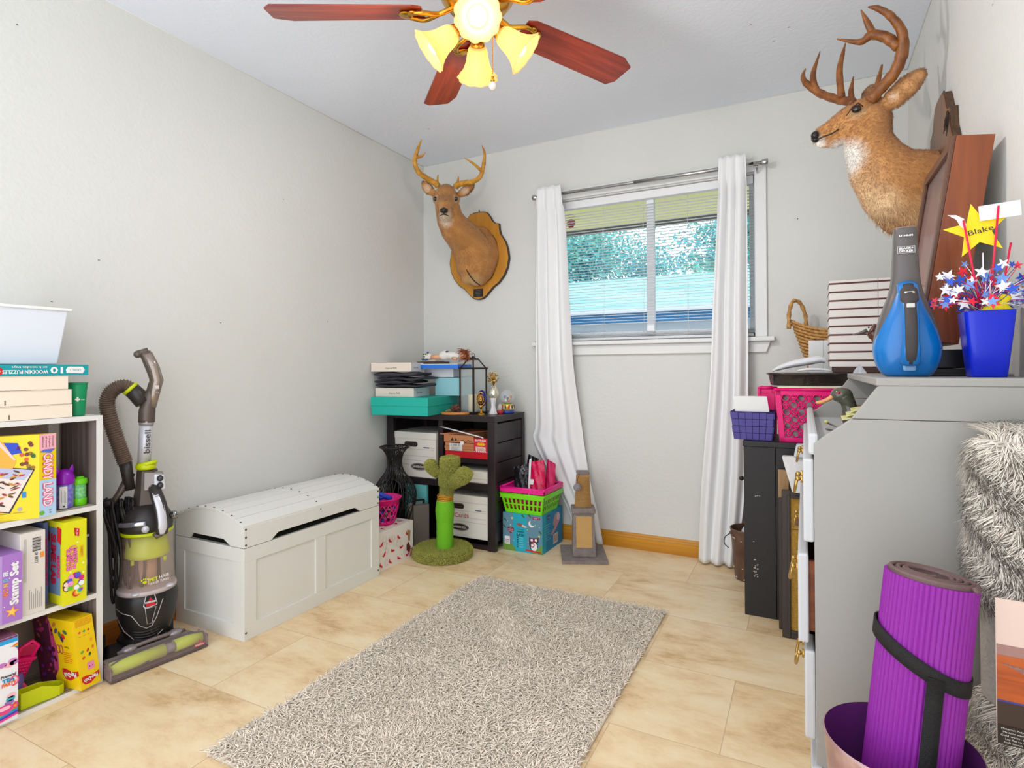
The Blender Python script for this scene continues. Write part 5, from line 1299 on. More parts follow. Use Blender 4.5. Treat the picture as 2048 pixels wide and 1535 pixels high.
    for s, c, v in (('WO', (240, 130, 40), .09), ('N', (240, 190, 40), .112), ('D', (100, 190, 220), .127), ('ER', (230, 230, 240), .146)): b.txt(f, .068, v, .012, s, pr(c), rot=PI/2, bold=.04, l=.0012, sx=.8)
    b.star(f, .083, .03, .018, pr((246, 160, 90)), l=.0012, rot=.2); b.star(f, .083, .03, .011, pr((250, 210, 90)), l=.0016, rot=.2)
    for k in range(6): b.disc(f, .065 + .006*k, .05 + .02*((k*7) % 5), .0018, wh, l=.0012, n=6)
    tag(b.build('stamp_set_box', loc=(.19, -2.45, S1), bevel=.001), 'lavender stamp set box standing at the left of the middle shelf', 'box')
    b, f, fn, ft = pbox(.02, -2.3915, S1 + .0005, x1 - .008, -2.328, .548, mat((222, 216, 208), .6), bevel=.001)
    for k in range(13): b.rect(f, .030, .188 + .0032*k, .052, .188 + .0032*k + (.0012 if k % 3 else .0022), bk, .0008)
    b.txt(f, .040, .168, .009, '09 8833', bk, rot=-PI/2, width=.034, l=.001); b.rect(f, .05, .165, .06, .182, pr((236, 150, 50)), .0008)
    for k in range(7): b.rect(f, .022 + .005*k, .015, .0235 + .005*k, .075 - .008*(k % 3), pr((150, 146, 142)), .0008)
    for k in range(4): b.rect(f, .008 + .002*k, .10, .0088 + .002*k, .23, pr((176, 170, 166)), .0008)
    tag(b.build('craft_box', loc=(.14, -2.36, S1), bevel=.001), 'plain white card box with a barcode beside the stamp set box', 'box')
    b, f, fn, ft = pbox(.04, -2.31, S1 + .0005, .20, -2.297, .556, pr((96, 110, 160))); b.txt(f, .0065, .13, .008, 'MONSTER FIZZ', pr((190, 40, 90)), rot=-PI/2, width=.15, bold=.04)
    tag(b.build('toy_box', loc=(.12, -2.3, S1), bevel=.0005), 'thin blue box squeezed between the barcode box and the yellow box', 'box')
    yg = mat((226, 222, 24), .45, name='lime_yellow_card'); b, f, fn, ft = pbox(.03, -2.291, S1 + .0005, .276, -2.225, .560, yg)
    for s, u, v, w_, h_ in (('MOST', .034, .15, .05, .010), ('ULTIMATE', .026, .145, .075, .016), ('SLIME LAB', .014, .14, .07, .010)): b.txt(f, u, v, h_, s, pkk, rot=-PI/2, width=w_, bold=.07, l=.0012); b.txt(f, u, v, h_, s, pr((250, 150, 196)), rot=-PI/2, width=w_*.98, bold=.0, l=.0018)
    b.poly(f, [(.030, .238), (.045, .232), (.044, .208), (.032, .212)], rd, .0012); b.txt(f, .038, .222, .006, 'FUN', wh, rot=-PI/2, width=.02, l=.0018); b.rect(f, .046, .14, .056, .178, pr((236, 190, 20)), .0012); b.txt(f, .051, .159, .006, 'VARIETY', pr((150, 90, 20)), rot=-PI/2, width=.03, l=.0018)
    for k in range(12): b.disc(f, .033 + .017*math.sin(k*1.3), .068 + .02*math.cos(k*1.9), .008, pr([(210, 40, 130), (120, 60, 180), (110, 190, 60), (240, 150, 200), (90, 90, 210), (240, 240, 240)][k % 6]), l=.0012 + .0002*k, n=12)
    b.disc(f, .010, .06, .012, pr((110, 60, 40)), .018, l=.0012); b.disc(f, .010, .065, .009, pr((244, 220, 200)), .007, l=.0016); b.disc(f, .010, .052, .008, pr((244, 220, 200)), .007, l=.0016)
    for k in range(6): b.disc(f, .035 + .003*k, .03 + .002*k, .011 - .0015*k, pr([(220, 50, 60), (240, 150, 40), (240, 220, 60), (90, 190, 90), (70, 120, 220), (150, 60, 180)][k]), l=.0036 + .0002*k, n=14)
    for u, v in ((.04, .19), (.02, .1), (.056, .12), (.056, .09)): b.star(f, u, v, .005, pr((250, 250, 170)), l=.0012)
    wn = .246; b.rect(fn, wn - .11, .03, wn - .015, .24, pr((110, 140, 180)), .0008); b.txt(fn, wn - .055, .14, .028, 'SLIME LAB', pr((200, 30, 70)), rot=-PI/2, width=.16, bold=.06, l=.0014); b.txt(fn, wn - .025, .12, .016, 'MAKING', pr((214, 40, 90)), rot=-PI/2, width=.07, bold=.05, l=.0014); b.poly(fn, [(wn - .03, .245), (wn - .008, .24), (wn - .01, .19), (wn - .03, .2)], rd, .0016); b.disc(fn, wn - .09, .21, .018, pr((180, 30, 40)), l=.0018)
    b.poly(ft, [(.08, .01), (.2, .02), (.19, .05), (.06, .04)], pr((226, 120, 40)), .0008)
    tag(b.build('slime_box', loc=(.15, -2.258, S1), bevel=.001), 'bright yellow slime making box with pink lettering on the middle shelf', 'box')
    b, f, fn, ft = pbox(.06, -2.2225, S1 + .0005, .246, -2.218, .50, wh); tag(b.build('picture_book', loc=(.15, -2.22, S1)), 'thin white picture book at the right end of the middle shelf', 'book')
    b, f, fn, ft = pbox(.05, -2.2175, S1 + .0005, .242, -2.205, .49, pr((70, 90, 160))); b.rect(f, .002, .01, .0105, .06, pr((60, 150, 210)), .0006); b.disc(f, .006, .11, .004, pr((200, 160, 190)), .02); b.box(.236, -2.216, .492, .246, -2.203, .50, chrome)
    tag(b.build('picture_book', loc=(.15, -2.21, S1)), 'blue and purple spined book against the right side of the middle shelf', 'book')
    # ---- bottom shelf: yellow dough box turned out of the shelf, standing upside down
    yd = mat((244, 206, 10), .45, name='dough_yellow_card'); b = MB()
    A_ = Vector((.279, -2.241, .0125)); B_ = Vector((.2685, -2.178, .0125)); bk_ = Vector((-.18, -.03, 0)); lean = Vector((-.008, -.024, .228)); z = Vector((0, 0, .0))
    bot = [A_ + bk_, A_, B_, B_ + bk_]; top = [v + lean for v in bot]; b.hexa(bot, top, yd)
    f = Fr(A_, B_ - A_, lean); wf = (B_ - A_).length; fn = Fr(A_ + bk_, -bk_, lean); wn = bk_.length; ft = Fr(top[0], top[1] - top[0], top[3] - top[0])
    def dough(fr, u, v, s, r=PI):
        b.poly(fr, [(u - 1.0*s, v + .0*s), (u - .7*s, v - .45*s), (u - .1*s, v - .55*s), (u + .35*s, v - .3*s), (u + s, v + .05*s), (u + 1.02*s, v + .5*s), (u + .2*s, v + .3*s), (u - .5*s, v + .5*s), (u - .95*s, v + .5*s)], rd, .0012); b.txt(fr, u, v + .02*s, s*.42, 'Play-Doh', wh, rot=r + .12, width=1.55*s, bold=.04, l=.0022)
    dough(f, wf*.52, .027, wf*.44); dough(fn, wn - .037, .048, .036)
    for k in range(3): b.disc(f, .018 + .014*k, .185, .0045, pr([(220, 70, 60), (60, 160, 90), (200, 60, 50)][k]), l=.001, n=4); b.rect(f, .014 + .014*k, .17, .022 + .014*k, .171, rd, .001)
    for k in range(5): b.rect(f, .008, .225 - .005*k, .06, .2265 - .005*k, pr((226, 130, 20)), .001)
    for u, v, c in ((.018, .12, (90, 170, 60)), (.036, .12, (200, 50, 50)), (.052, .125, (226, 120, 60)), (.02, .10, (220, 90, 40)), (.04, .105, (60, 90, 50)), (.05, .15, (240, 160, 30))): b.disc(f, u, v, .006, pr(c), .004, l=.001, n=9, rot=u*30)
    b.rect(f, .028, .055, .05, .08, pr((240, 140, 180)), .001); b.disc(f, .034, .066, .002, bk, l=.0015, n=6); b.disc(f, .044, .066, .002, bk, l=.0015, n=6)
    b.rect(fn, .001, .001, .075, .236, pr((90, 30, 60)), .0006); b.poly(fn, [(.074, .03), (.095, .06), (.10, .12), (.085, .2), (.074, .236)], pr((200, 70, 130)), .0007)
    rg = random.Random(8)
    for k in range(40): b.disc(fn, rg.uniform(.012, .088), rg.uniform(.02, .22), rg.uniform(.004, .012), pr(rg.choice([(120, 30, 50), (190, 60, 120), (60, 20, 40), (140, 50, 160), (80, 40, 90), (170, 100, 60)])), rg.uniform(.003, .008), l=.001, n=10, rot=rg.random()*3)
    for u, v, c in ((.10, .21, (200, 130, 60)), (.105, .19, (60, 70, 160)), (.12, .18, (70, 130, 60)), (.135, .175, (220, 40, 40)), (.128, .165, (40, 60, 110)), (.145, .19, (60, 110, 70))): b.disc(fn, u, v, .010, pr(c), .006, l=.0015, n=10, rot=u*40)
    for u in (.105, .119): b.tube([fn.p(u + .007*math.cos(t), .13 + .014*math.sin(t), .001) for t in [2*PI*k/12 for k in range(12)]], .0012, pr((170, 60, 90)), 4, closed=True)
    for k in range(6): b.rect(fn, .125, .12 - .0065*k, .165 - .004*(k % 3), .122 - .0065*k, pr((226, 110, 20)), .001)
    b.txt(fn, .145, .14, .006, 'TREN', bk, rot=PI, width=.02, l=.001)
    for k in range(4): b.rect(ft, .06, .03 + .005*k, .16, .0315 + .005*k, pr((206, 150, 20)), .0008)
    tag(b.build('dough_box', loc=(.2, -2.2, .0125), bevel=.0008), 'yellow modelling dough box standing upside down at the end of the bottom shelf', 'box')
    # white unicorn tea set box
    b, f, fn, ft = pbox(.09, -2.56, S0 + .0006, .268, -2.402, .258, mat((236, 236, 240), .45))
    w_ = .158; b.rect(f, .001, .228, w_ - .001, .24, pr((40, 160, 220)), .0008); b.rect(f, .001, .2405, w_ - .001, .2455, pr((120, 60, 110)), .0008); b.rect(ft, .001, .001, .177, .157, pr((150, 90, 120)), .0006)
    for k, c in enumerate(((240, 90, 50), (246, 170, 40), (120, 200, 50), (30, 150, 220), (90, 50, 170), (230, 60, 150))):
        b.poly(f, [(.03, .0 + .001), (.075, .028 - .004*k), (.12, .04 - .005*k), (w_ - .001, .052 - .0065*k), (w_ - .001, .046 - .0065*k), (.12, .034 - .005*k), (.085, .022 - .004*k)], pr(c), .001 + .0003*k); b.poly(f, [(w_ - .02 + .003*k, .215), (w_ - .001, .224 - .004*k), (w_ - .001, .219 - .004*k)], pr(c), .001 + .0003*k)
    for u, v, c in ((.145, .175, (220, 140, 200)), (.137, .165, (246, 170, 190)), (.148, .168, (190, 120, 190)), (.142, .075, (246, 190, 200)), (.14, .066, (60, 170, 190)), (.137, .056, (150, 110, 180)), (.12, .17, (200, 120, 190))): b.disc(f, u, v, .011, pr(c), .007, l=.0014, n=14)
    b.txt(f, .135, .135, .008, 'Pretend', bk, width=.036, bold=.03); b.txt(f, .135, .122, .010, 'TEA', pr((30, 140, 200)), width=.03, bold=.06); b.txt(f, .137, .110, .010, 'PARTY', pr((236, 110, 60)), width=.036, bold=.06)
    b.tube([f.p(.148 + .01*math.cos(t), .115 + .013*math.sin(t), .002) for t in [-2 + .4*k for k in range(12)]], .0018, pr((236, 70, 120)), 5)
    b.disc(f, .125, .04, .022, pr((226, 70, 140)), .014, l=.0024); b.disc(f, .125, .044, .015, pr((250, 190, 210)), .006, l=.0028); b.tube([f.p(.15 + .006*math.cos(t), .043 + .008*math.sin(t), .003) for t in [-2 + .4*k for k in range(11)]], .002, pr((226, 70, 140)), 5)
    tag(b.build('tea_set_box', loc=(.18, -2.48, S0), bevel=.001), 'white toy tea set box with a rainbow print at the left of the bottom shelf', 'box')
    # lime and pink plastic kitchen toys
    lm = mat((196, 206, 16), .35, name='lime_toy_plastic'); b = MB(); z0, z1 = S0 + .0006, .062
    out = [(.236, -2.382), (.238, -2.33), (.243, -2.30), (.244, -2.285), (.236, -2.27), (.22, -2.262), (.20, -2.262), (.186, -2.272), (.18, -2.29), (.19, -2.32), (.194, -2.385)]
    n = len(out); cx = sum(p[0] for p in out)/n; cy = sum(p[1] for p in out)/n; inn = [(cx + (x - cx)*.86, cy + (y - cy)*.93) for x, y in out]
    def zt(y): return z1 if y < -2.33 else z1 - .022*min(1, (y + 2.33)/.05)
    vs = [(x, y, z0) for x, y in out] + [(x, y, zt(y)) for x, y in out] + [(x, y, zt(y)) for x, y in inn] + [(x, y, z0 + .004) for x, y in inn]
    fs = [tuple(range(n))[::-1]] + [(i, (i+1) % n, n + (i+1) % n, n + i) for i in range(n)] + [(n + i, n + (i+1) % n, 2*n + (i+1) % n, 2*n + i) for i in range(n)] + [(2*n + i, 2*n + (i+1) % n, 3*n + (i+1) % n, 3*n + i) for i in range(n)] + [tuple(3*n + k for k in range(n))]
    b.add(vs, fs, lm); tag(b.build('toy_scoop', loc=(.21, -2.32, z0), bevel=.002), 'lime green plastic toy scoop lying on the bottom shelf', 'toy')
    hp = mat((236, 20, 120), .35, name='pink_toy_plastic'); root = thing('toy_grater', 'hot pink plastic toy grater leaning behind the lime scoop', 'toy', (.13, -2.345, S0))
    b = MB(); T = Matrix.Translation((.14, -2.348, .10)) @ Matrix.Rotation(math.radians(-14), 4, 'X') @ Matrix.Rotation(math.radians(20), 4, 'Y'); b.T = T
    b.box(-.006, -.026, -.085, .006, .026, .04, hp); b.tube([(0, -.02, .04), (0, -.024, .075), (0, 0, .095), (0, .024, .075), (0, .02, .04)], .006, hp, 8); b.box(-.008, -.03, .03, .01, .03, .042, hp); b.box(-.004, -.022, .045, .002, .022, .085, mat((190, 20, 90), .4)); b.build('grater_frame', root, bevel=.002)
    b = MB(); b.T = T
    for r in range(8):
        for c in range(5): b.tube([(.0065, -.02 + .008*c, .02 - .011*r), (.008, -.016 + .008*c, .024 - .011*r), (.0065, -.012 + .008*c, .02 - .011*r)], .0012, mat((250, 90, 160), .3), 4)
    b.build('grater_teeth', root)
    b = MB(); b.T = Matrix.Translation((.135, -2.375, S0 + .001)); b.lathe([(.03, 0), (.038, .01), (.04, .05), (.036, .075), (.0001, .078)], mat((120, 110, 190), .4), 20); tag(b.build('toy_pot', loc=(.13, -2.375, S0)), 'violet plastic toy pot half hidden behind the lime scoop', 'toy')
    b = MB(); b.T = Matrix.Translation((.16, -2.33, S0 + .001)) @ Matrix.Rotation(.5, 4, 'X'); b.box(-.02, -.02, .012, .004, .012, .05, mat((246, 80, 120), .4)); tag(b.build('toy_block', loc=(.16, -2.33, S0), bevel=.004), 'small salmon pink toy block under the grater', 'toy')
shelf_items()

# ------------------------------------------------------------------ upright vacuum cleaner
def vacuum():
    cx, cy = .175, -1.975
    gy = mat((98, 86, 78), .35, .3, name='vac_grey_plastic'); dk = mat((52, 48, 46), .4, name='vac_dark_plastic'); sil = mat((206, 206, 212), .3, .2, name='vac_silver'); lime = mat((200, 214, 10), .35, name='vac_lime')
    black = mat((34, 32, 32), .35, name='vac_black'); red = pr((200, 24, 40)); wh = pr(WHITE)
    root = thing('vacuum_cleaner', 'upright bagless vacuum cleaner with lime green details beside the toy chest', 'vacuum cleaner', (cx, cy, 0))
    vd = Vector((.86, -.51, 0)).normalized(); sd = Vector((.51, .86, 0)).normalized()
    def P(s, z, d=0): v = Vector((cx, cy, z)) + sd*s + vd*d; return v
    # floor head with clear front and brush roll
    TM = Matrix.Translation((.306, -2.008, 0)) @ Matrix.Rotation(math.radians(-8.3), 4, 'Z')
    clear = mat((190, 170, 165), .12, alpha=.28, name='smoked_clear_plastic')
    b = MB(); b.T = TM; b.hexa([(-.20, -.12, .01), (-.03, -.155, .01), (-.03, .155, .01), (-.20, .10, .01)], [(-.19, -.1, .05), (-.045, -.14, .052), (-.045, .14, .052), (-.19, .09, .05)], black)
    b.hexa([(-.2, -.07, .05), (-.05, -.07, .05), (-.05, .07, .05), (-.2, .07, .05)], [(-.19, -.05, .085), (-.10, -.05, .085), (-.10, .05, .085), (-.19, .05, .085)], black); b.build('floor_head', root, bevel=.008)
    b = MB(); b.T = TM; b.box(-.05, -.16, .003, .022, .16, .012, mat((96, 80, 82), .4)); b.box(-.05, -.1605, .01, .02, -.154, .05, mat((120, 100, 104), .3)); b.box(-.05, .154, .01, .02, .1605, .05, mat((120, 100, 104), .3)); b.build('nozzle_base', root, bevel=.003)
    b = MB(); b.T = TM; pf = [(-.045, .012), (.023, .012), (.024, .03), (.014, .052), (-.004, .064), (-.035, .066), (-.05, .058)]
    n = len(pf); vs = [(x, -.159, z) for x, z in pf] + [(x, .159, z) for x, z in pf]; b.add(vs, [tuple(range(n)), tuple(range(2*n-1, n-1, -1))] + [(i, n+i, n+(i+1) % n, (i+1) % n) for i in range(n)], clear)
    b.build('nozzle_window', root, bevel=.003)
    b = MB(); b.T = TM
    for ya, yb in ((-.147, .02), (.055, .147)): b.tube([(-.012, ya, .036), (-.012, yb, .036)], .0215, lime, 24)
    b.tube([(-.012, .02, .036), (-.012, .055, .036)], .016, mat((150, 136, 140), .4), 18)
    for s, y0_ in ((1, -.15), (-1, .15)):
        for ph in (0, PI):
            b.tube([(-.012 + .024*math.cos(ph + k*.22 + 1.0), y0_ + s*.014*k, .036 + .024*math.sin(ph + k*.22 + 1.0)) for k in range(9 if s > 0 else 7)], .003, mat((60, 52, 50), .8), 5)
    b.build('brush_roll', root)
    b = MB(); b.T = TM
    fr = Fr((.0225, .118, .018), (0, 1, 0), (-.3, 0, 1)); b.poly(fr, [(-.012, 0), (.026, 0), (.028, .009), (-.010, .009)], red, .002); b.poly(fr, [(.001, .011), (.018, .011), (.01, .022)], red, .002); b.txt(fr, .008, .0045, .006, 'BISSELL', wh, width=.03, l=.003); b.build('nozzle_logo', root)
    b = MB(); b.T = TM
    for y in (-.075, .075): b.ball((-.055, y, .066), (.02, .026, .012), mat((150, 140, 140), .2, .3), 8)
    b.tube([(-.06, -.11, .06), (-.05, -.06, .07), (-.05, 0, .072), (-.05, .06, .07), (-.06, .11, .06)], .007, mat((120, 104, 100), .3), 8); b.build('latch', root)
    for s in (-1, 1):
        b = MB(); c = TM @ Vector((-.19, .115*s, .045)); b.tube([c + sd*(-.012), c + sd*.012], .044, mat((40, 36, 36), .6), 24); b.build('wheel', root)
    # lower body shell
    b = MB(); b.lathe([(.0001, .045), (.055, .05), (.074, .075), (.090, .12), (.0985, .17), (.1, .215), (.094, .232), (.09, .236)], black, 48, (cx, cy, 0), sx=.92)
    b.build('motor_base', root)
    b = MB(); rr = lambda z: .0925 + .0085*min(1, max(0, (z - .12)/.1)) if z > .12 else .076 + .0165*max(0, (z - .07)/.05)
    def sp(a, z, l=.002):
        th = math.atan2(vd.y, vd.x) + a
        r = float(np.interp(z, [.045, .05, .075, .12, .17, .215, .232], [.03, .055, .074, .090, .0985, .1, .094])) + l
        return Vector((cx + .92*r*math.cos(th), cy + r*math.sin(th), z))
    trim = mat((176, 172, 170), .3, .4)
    b.tube([sp(a, z) for a, z in ((-1.2, .19), (-.8, .178), (-.45, .17), (-.2, .13), (0.02, .116), (.2, .122), (.35, .15), (.55, .21))], .0016, trim, 5)
    b.tube([sp(a, z) for a, z in ((-1.25, .16), (-.9, .11), (-.5, .075), (0, .064), (.4, .07), (.7, .09))], .0014, trim, 5)
    for k in range(4): b.tube([sp(a, .082 + .011*k - .012*math.cos(a*2), .0005) for a in [-.5 + .1*i for i in range(11)]], .0022, dk, 5)
    b.tube([sp(a, z) for a, z in ((-.02, .19), (.04, .132), (.2, .132), (.32, .19), (.04, .19))], .0014, trim, 5)
    b.build('shell_trim', root)
    b = MB(); pts = [(-.08, .2), (.0, .237), (.28, .237), (.36, .2), (.32, .195), (-.02, .19)]
    c = [sp(a, z, .004) for a, z in pts]; b.add(c + [sp(a, z, .0005) for a, z in pts], [tuple(range(6))] + [(i, (i+1) % 6, 6 + (i+1) % 6, 6 + i) for i in range(6)], sil)
    c = [sp(.14 + (a - .14)*.86, .214 + (z - .214)*.82, .0048) for a, z in pts]; b.add(c, [tuple(range(6))], pr((24, 20, 22)))
    ctr = sp(.14, .214, .0055); u_ = (sp(.24, .214, .0055) - sp(.04, .214, .0055)).normalized(); fr = Fr(ctr, u_, (0, 0, 1)); fr.N = vd
    b.poly(fr, [(-.013, -.016), (.016, -.016), (.014, -.006), (-.014, -.006)], red, .001); b.poly(fr, [(-.008, .002), (.008, .002), (.0, .015)], red, .001); b.rect(fr, -.016, -.005, .016, .001, wh, .0012); b.txt(fr, 0, -.002, .0045, 'BISSELL', pr((150, 30, 40)), width=.026, l=.002)
    b.build('logo_badge', root)
    # clear dirt bin with lime cyclone inside
    b = MB(); b.lathe([(.091, .236), (.093, .245), (.088, .30), (.083, .38), (.0815, .44)], mat((206, 176, 160), .1, alpha=.26, name='smoked_bin'), 48, (cx, cy, 0), sx=.95); b.build('dirt_bin', root)
    b = MB(); b.lathe([(.0955, .232), (.097, .238), (.0955, .246), (.092, .248)], mat((190, 176, 176), .25), 48, (cx, cy, 0), sx=.95); b.ball(P(-.035, .243, .085), (.014, .014, .007), sil, 7); b.ball(P(.07, .248, .06), (.014, .014, .007), sil, 7); b.build('bin_collar', root)
    b = MB(); b.lathe([(.04, .44), (.062, .435), (.066, .40), (.072, .372), (.072, .358), (.062, .352), (.03, .35)], lime, 40, (cx, cy, 0), wob=lambda a, i: .02*math.cos(30*a) if 0 < i < 3 else 0)
    for s in (-.045, .055): b.tube([P(s, .352, .04), P(s, .335, .04)], .006, lime, 8)
    b.lathe([(.03, .35), (.03, .24)], mat((196, 150, 120), .5), 24, (cx, cy, 0)); b.build('cyclone_filter', root)
    b = MB(); b.lathe([(.083, .44), (.086, .443), (.086, .449), (.083, .452)], lime, 48, (cx, cy, 0), sx=.95); b.build('lime_ring', root)
    b = MB(); d_ = Vector((cx, cy, 0)) + vd*.089; fr = Fr((d_.x + sd.x*.02, d_.y + sd.y*.02, .285), sd*1.0 + vd*-.28, (0, 0, 1))
    fr.O = fr.O + vd*.002
    b.txt(fr, .0, .004, .012, 'PET', lime, width=.028, bold=.04, rot=.08); b.txt(fr, .034, .008, .012, 'HAIR', wh, width=.032, rot=.08); b.txt(fr, .018, -.008, .009, 'ERASER TURBO', wh, width=.062, rot=.08)
    b.disc(fr, -.028, 0, .007, lime, .005, l=.001)
    for k in range(4): b.disc(fr, -.037 + .006*k, .008 + .001*(k in (1, 2))*3, .0025, lime, .0035, l=.001, n=10)
    b.rect(fr, -.0165, -.012, -.0155, .012, wh, .001); b.build('printed_name', root)
    # lid, carry handle
    b = MB(); b.lathe([(.083, .452), (.085, .47), (.08, .50), (.066, .525), (.045, .54), (.0001, .548)], dk, 48, (cx, cy, 0), sx=.95); b.build('bin_lid', root)
    b = MB(); b.tube([P(.088*math.sin(t) - .004, .478 + .012*math.cos(t*1.0), .088*math.cos(t)) for t in [-1.9 + .12*k for k in range(17)]], .009, mat((190, 190, 205), .12, .8), 8, flat=((0, 0, 1), .4)); b.build('chrome_band', root)
    b = MB(); arm = spline([P(.018, .615, .03), P(.03, .585, .075), P(.042, .54, .098), P(.048, .49, .105), P(.046, .45, .102)], 5)
    b.tube(arm, [.018 + .004*math.sin(i/20*PI) for i in range(len(arm))], dk, 10, flat=(tuple(sd), .6)); b.tube([P(.046, .45, .1), P(.03, .44, .095), P(.022, .452, .09)], .008, gy, 8); b.build('carry_handle', root)
    b = MB(); arm2 = [v + vd*.0085 for v in arm]; b.tube(arm2, [.0145]*(len(arm2) - 3) + [.012, .010, .008], sil, 10, flat=(tuple(sd), .4)); b.build('handle_cover', root)
    b = MB(); b.tube([P(.085, .50, .03), P(.085, .50, .055)], .014, mat((150, 150, 150), .1, .9), 16); b.tube([P(-.005, .47, .08), P(-.005, .47, .095)], .012, sil, 12); b.build('lid_button', root)
    # neck block
    b = MB(); b.tube([P(.0, .53, -.02), P(.0, .60, -.015), P(.0, .67, -.01)], [.05, .04, .034], gy, 6, smooth=False); b.hexa([P(-.01, .60, .0), P(-.01, .60, .05), P(.055, .60, .045), P(.055, .60, .0)], [P(-.01, .665, .0), P(-.01, .665, .03), P(.05, .655, .03), P(.05, .66, .0)], mat((150, 142, 140), .35, .3)); b.build('neck', root, bevel=.004)
    b = MB(); b.hexa([P(.022, .595, .052), P(.056, .60, .05), P(.058, .605, .03), P(.022, .60, .03)], [P(.022, .655, .036), P(.052, .65, .036), P(.052, .65, .02), P(.022, .655, .02)], mat((226, 226, 230), .3)); b.build('tool_panel', root, bevel=.003)
    for z in (.64, .615):
        b = MB(); b.tube([P(.040, z, .034), P(.040, z, .057 - (z - .6)*.15)], .0105, black, 18); b.ball(P(.040, z, .056 - (z - .6)*.15), .009, mat((60, 60, 62), .2), 8); b.build('round_port', root)
    b = MB(); b.tube([P(-.004, .672, 0), P(-.004, .682, 0), P(-.004, .695, 0)], [.031, .034, .030], lime, 24); b.tube([P(-.03, .69, .01), P(.0, .695, .03), P(.03, .70, .02)], .007, lime, 8); b.build('lime_collar', root)
    # silver wand with lettering
    b = MB(); b.tube([P(-.010, .69), P(-.003, .845)], [.0215, .0215], sil, 28); b.tube([P(-.003, .835), P(-.002, .85)], .024, mat((160, 156, 156), .3, .3), 28)
    o_ = P(-.004, .775, .0222); fr = Fr(o_, sd, (P(-.003, .845) - P(-.010, .69)).normalized()); fr.N = vd; b.txt(fr, .004, .0, .019, 'bissell', pr((60, 56, 54)), rot=PI/2, width=.085, bold=.01, l=.0016); b.build('wand', root)
    # grip
    b = MB(); pts = spline([P(-.002, .845), P(.0, .89), P(.010, .93), P(.02, .97), P(.025, 1.0), P(.018, 1.03), P(-.008, 1.105)], 4)
    b.tube(pts, [.027]*5 + [.025]*5 + [.021]*5 + [.019]*10, gy, 14, flat=(tuple(sd), .9)); b.build('grip_body', root)
    b = MB(); b.tube([P(.014, .90, .012), P(.024, .955, .015), P(.033, 1.0, .014), P(.022, 1.045, .016), P(.0, 1.098, .016)], [.014, .017, .019, .018, .017], mat((150, 136, 124), .2, .6), 12, flat=(tuple(sd), .6)); b.build('grip_face', root)
    b = MB(); b.tube([P(-.03, 1.098, .0), P(.004, 1.11, .0)], .012, gy, 12); b.ball(P(-.03, 1.096, 0), .0135, gy, 8); b.build('grip_end', root)
    b = MB(); b.obox(P(.03, .975, .03), sd*.007, vd*.002, Vector((0, 0, .007)), mat((200, 190, 184), .3)); b.obox(P(.03, .955, .03), sd*.007, vd*.002, Vector((0, 0, .004)), mat((130, 120, 110), .3)); b.build('power_switch', root, bevel=.001)
    # hose
    b = MB(); path = spline([P(-.01, .93, -.005), P(-.035, .955, -.01), P(-.07, .98, -.01), P(-.105, .965, -.01), P(-.122, .925, -.01), P(-.115, .87, -.01), P(-.10, .81, -.01), P(-.083, .75, -.01), P(-.068, .70, -.01)], 14)
    b.tube(path, [.0265 if i % 2 else .0215 for i in range(len(path))], mat((116, 98, 86), .5, name='vac_hose'), 14, smooth=False); b.build('hose', root)
    b = MB(); b.tube([P(-.012, .915), P(-.03, .945, -.008), P(-.05, .968, -.01)], [.026, .029, .028], dk, 16); b.build('hose_elbow', root)
    b = MB(); q0, q1 = P(-.048, .966, -.01), P(-.056, .974, -.01); b.tube([q0, q1], .0295, lime, 20); b.build('hose_ring', root)
    b = MB(); b.tube([P(-.068, .70, -.01), P(-.062, .66, -.01), P(-.055, .60, -.015)], [.022, .019, .018], dk, 14); b.build('hose_cuff', root)
    # cord hooks and hanging black cord
    b = MB(); b.tube([P(-.05, .66, -.02), P(-.085, .59, -.01), P(-.11, .555, 0)], [.016, .012, .010], gy, 8); b.tube([P(-.135, .555, .0), P(-.10, .562, 0)], .010, dk, 8); b.build('cord_hook', root)
    b = MB(); rg = random.Random(3)
    for k in range(13):
        s0 = -.135 + .0075*k + rg.uniform(-.003, .003); dd = rg.uniform(-.02, .035); L = rg.uniform(.20, .36); s2 = s0 + rg.uniform(-.035, .02); zt = .565
        if cy + sd.y*(s2 - .03) < -2.11: s2 = -.115
        pts = [P(s0, zt - .02, dd), P(s0, zt, dd - .01), P(s0 - .004, zt - .01, dd - .03), P(s2, zt - L*.5, dd - .03), P(s2 + .005, zt - L + .02, dd - .015), P(s2 + .015, zt - L, dd), P(s2 + .02, zt - L*.6, dd + .01), P(s0, zt - .02, dd)]
        b.tube(spline(pts, 5), .0048, mat((34, 30, 30), .5, name='power_cord_rubber'), 7)
    b.build('power_cord', root)
    # dark back spine
    b = MB(); b.hexa([P(-.055, .04, -.10), P(.055, .04, -.10), P(.05, .04, -.07), P(-.05, .04, -.07)], [P(-.03, .62, -.065), P(.03, .62, -.065), P(.03, .62, -.02), P(-.03, .62, -.02)], black); b.build('back_spine', root, bevel=.004)
vacuum()
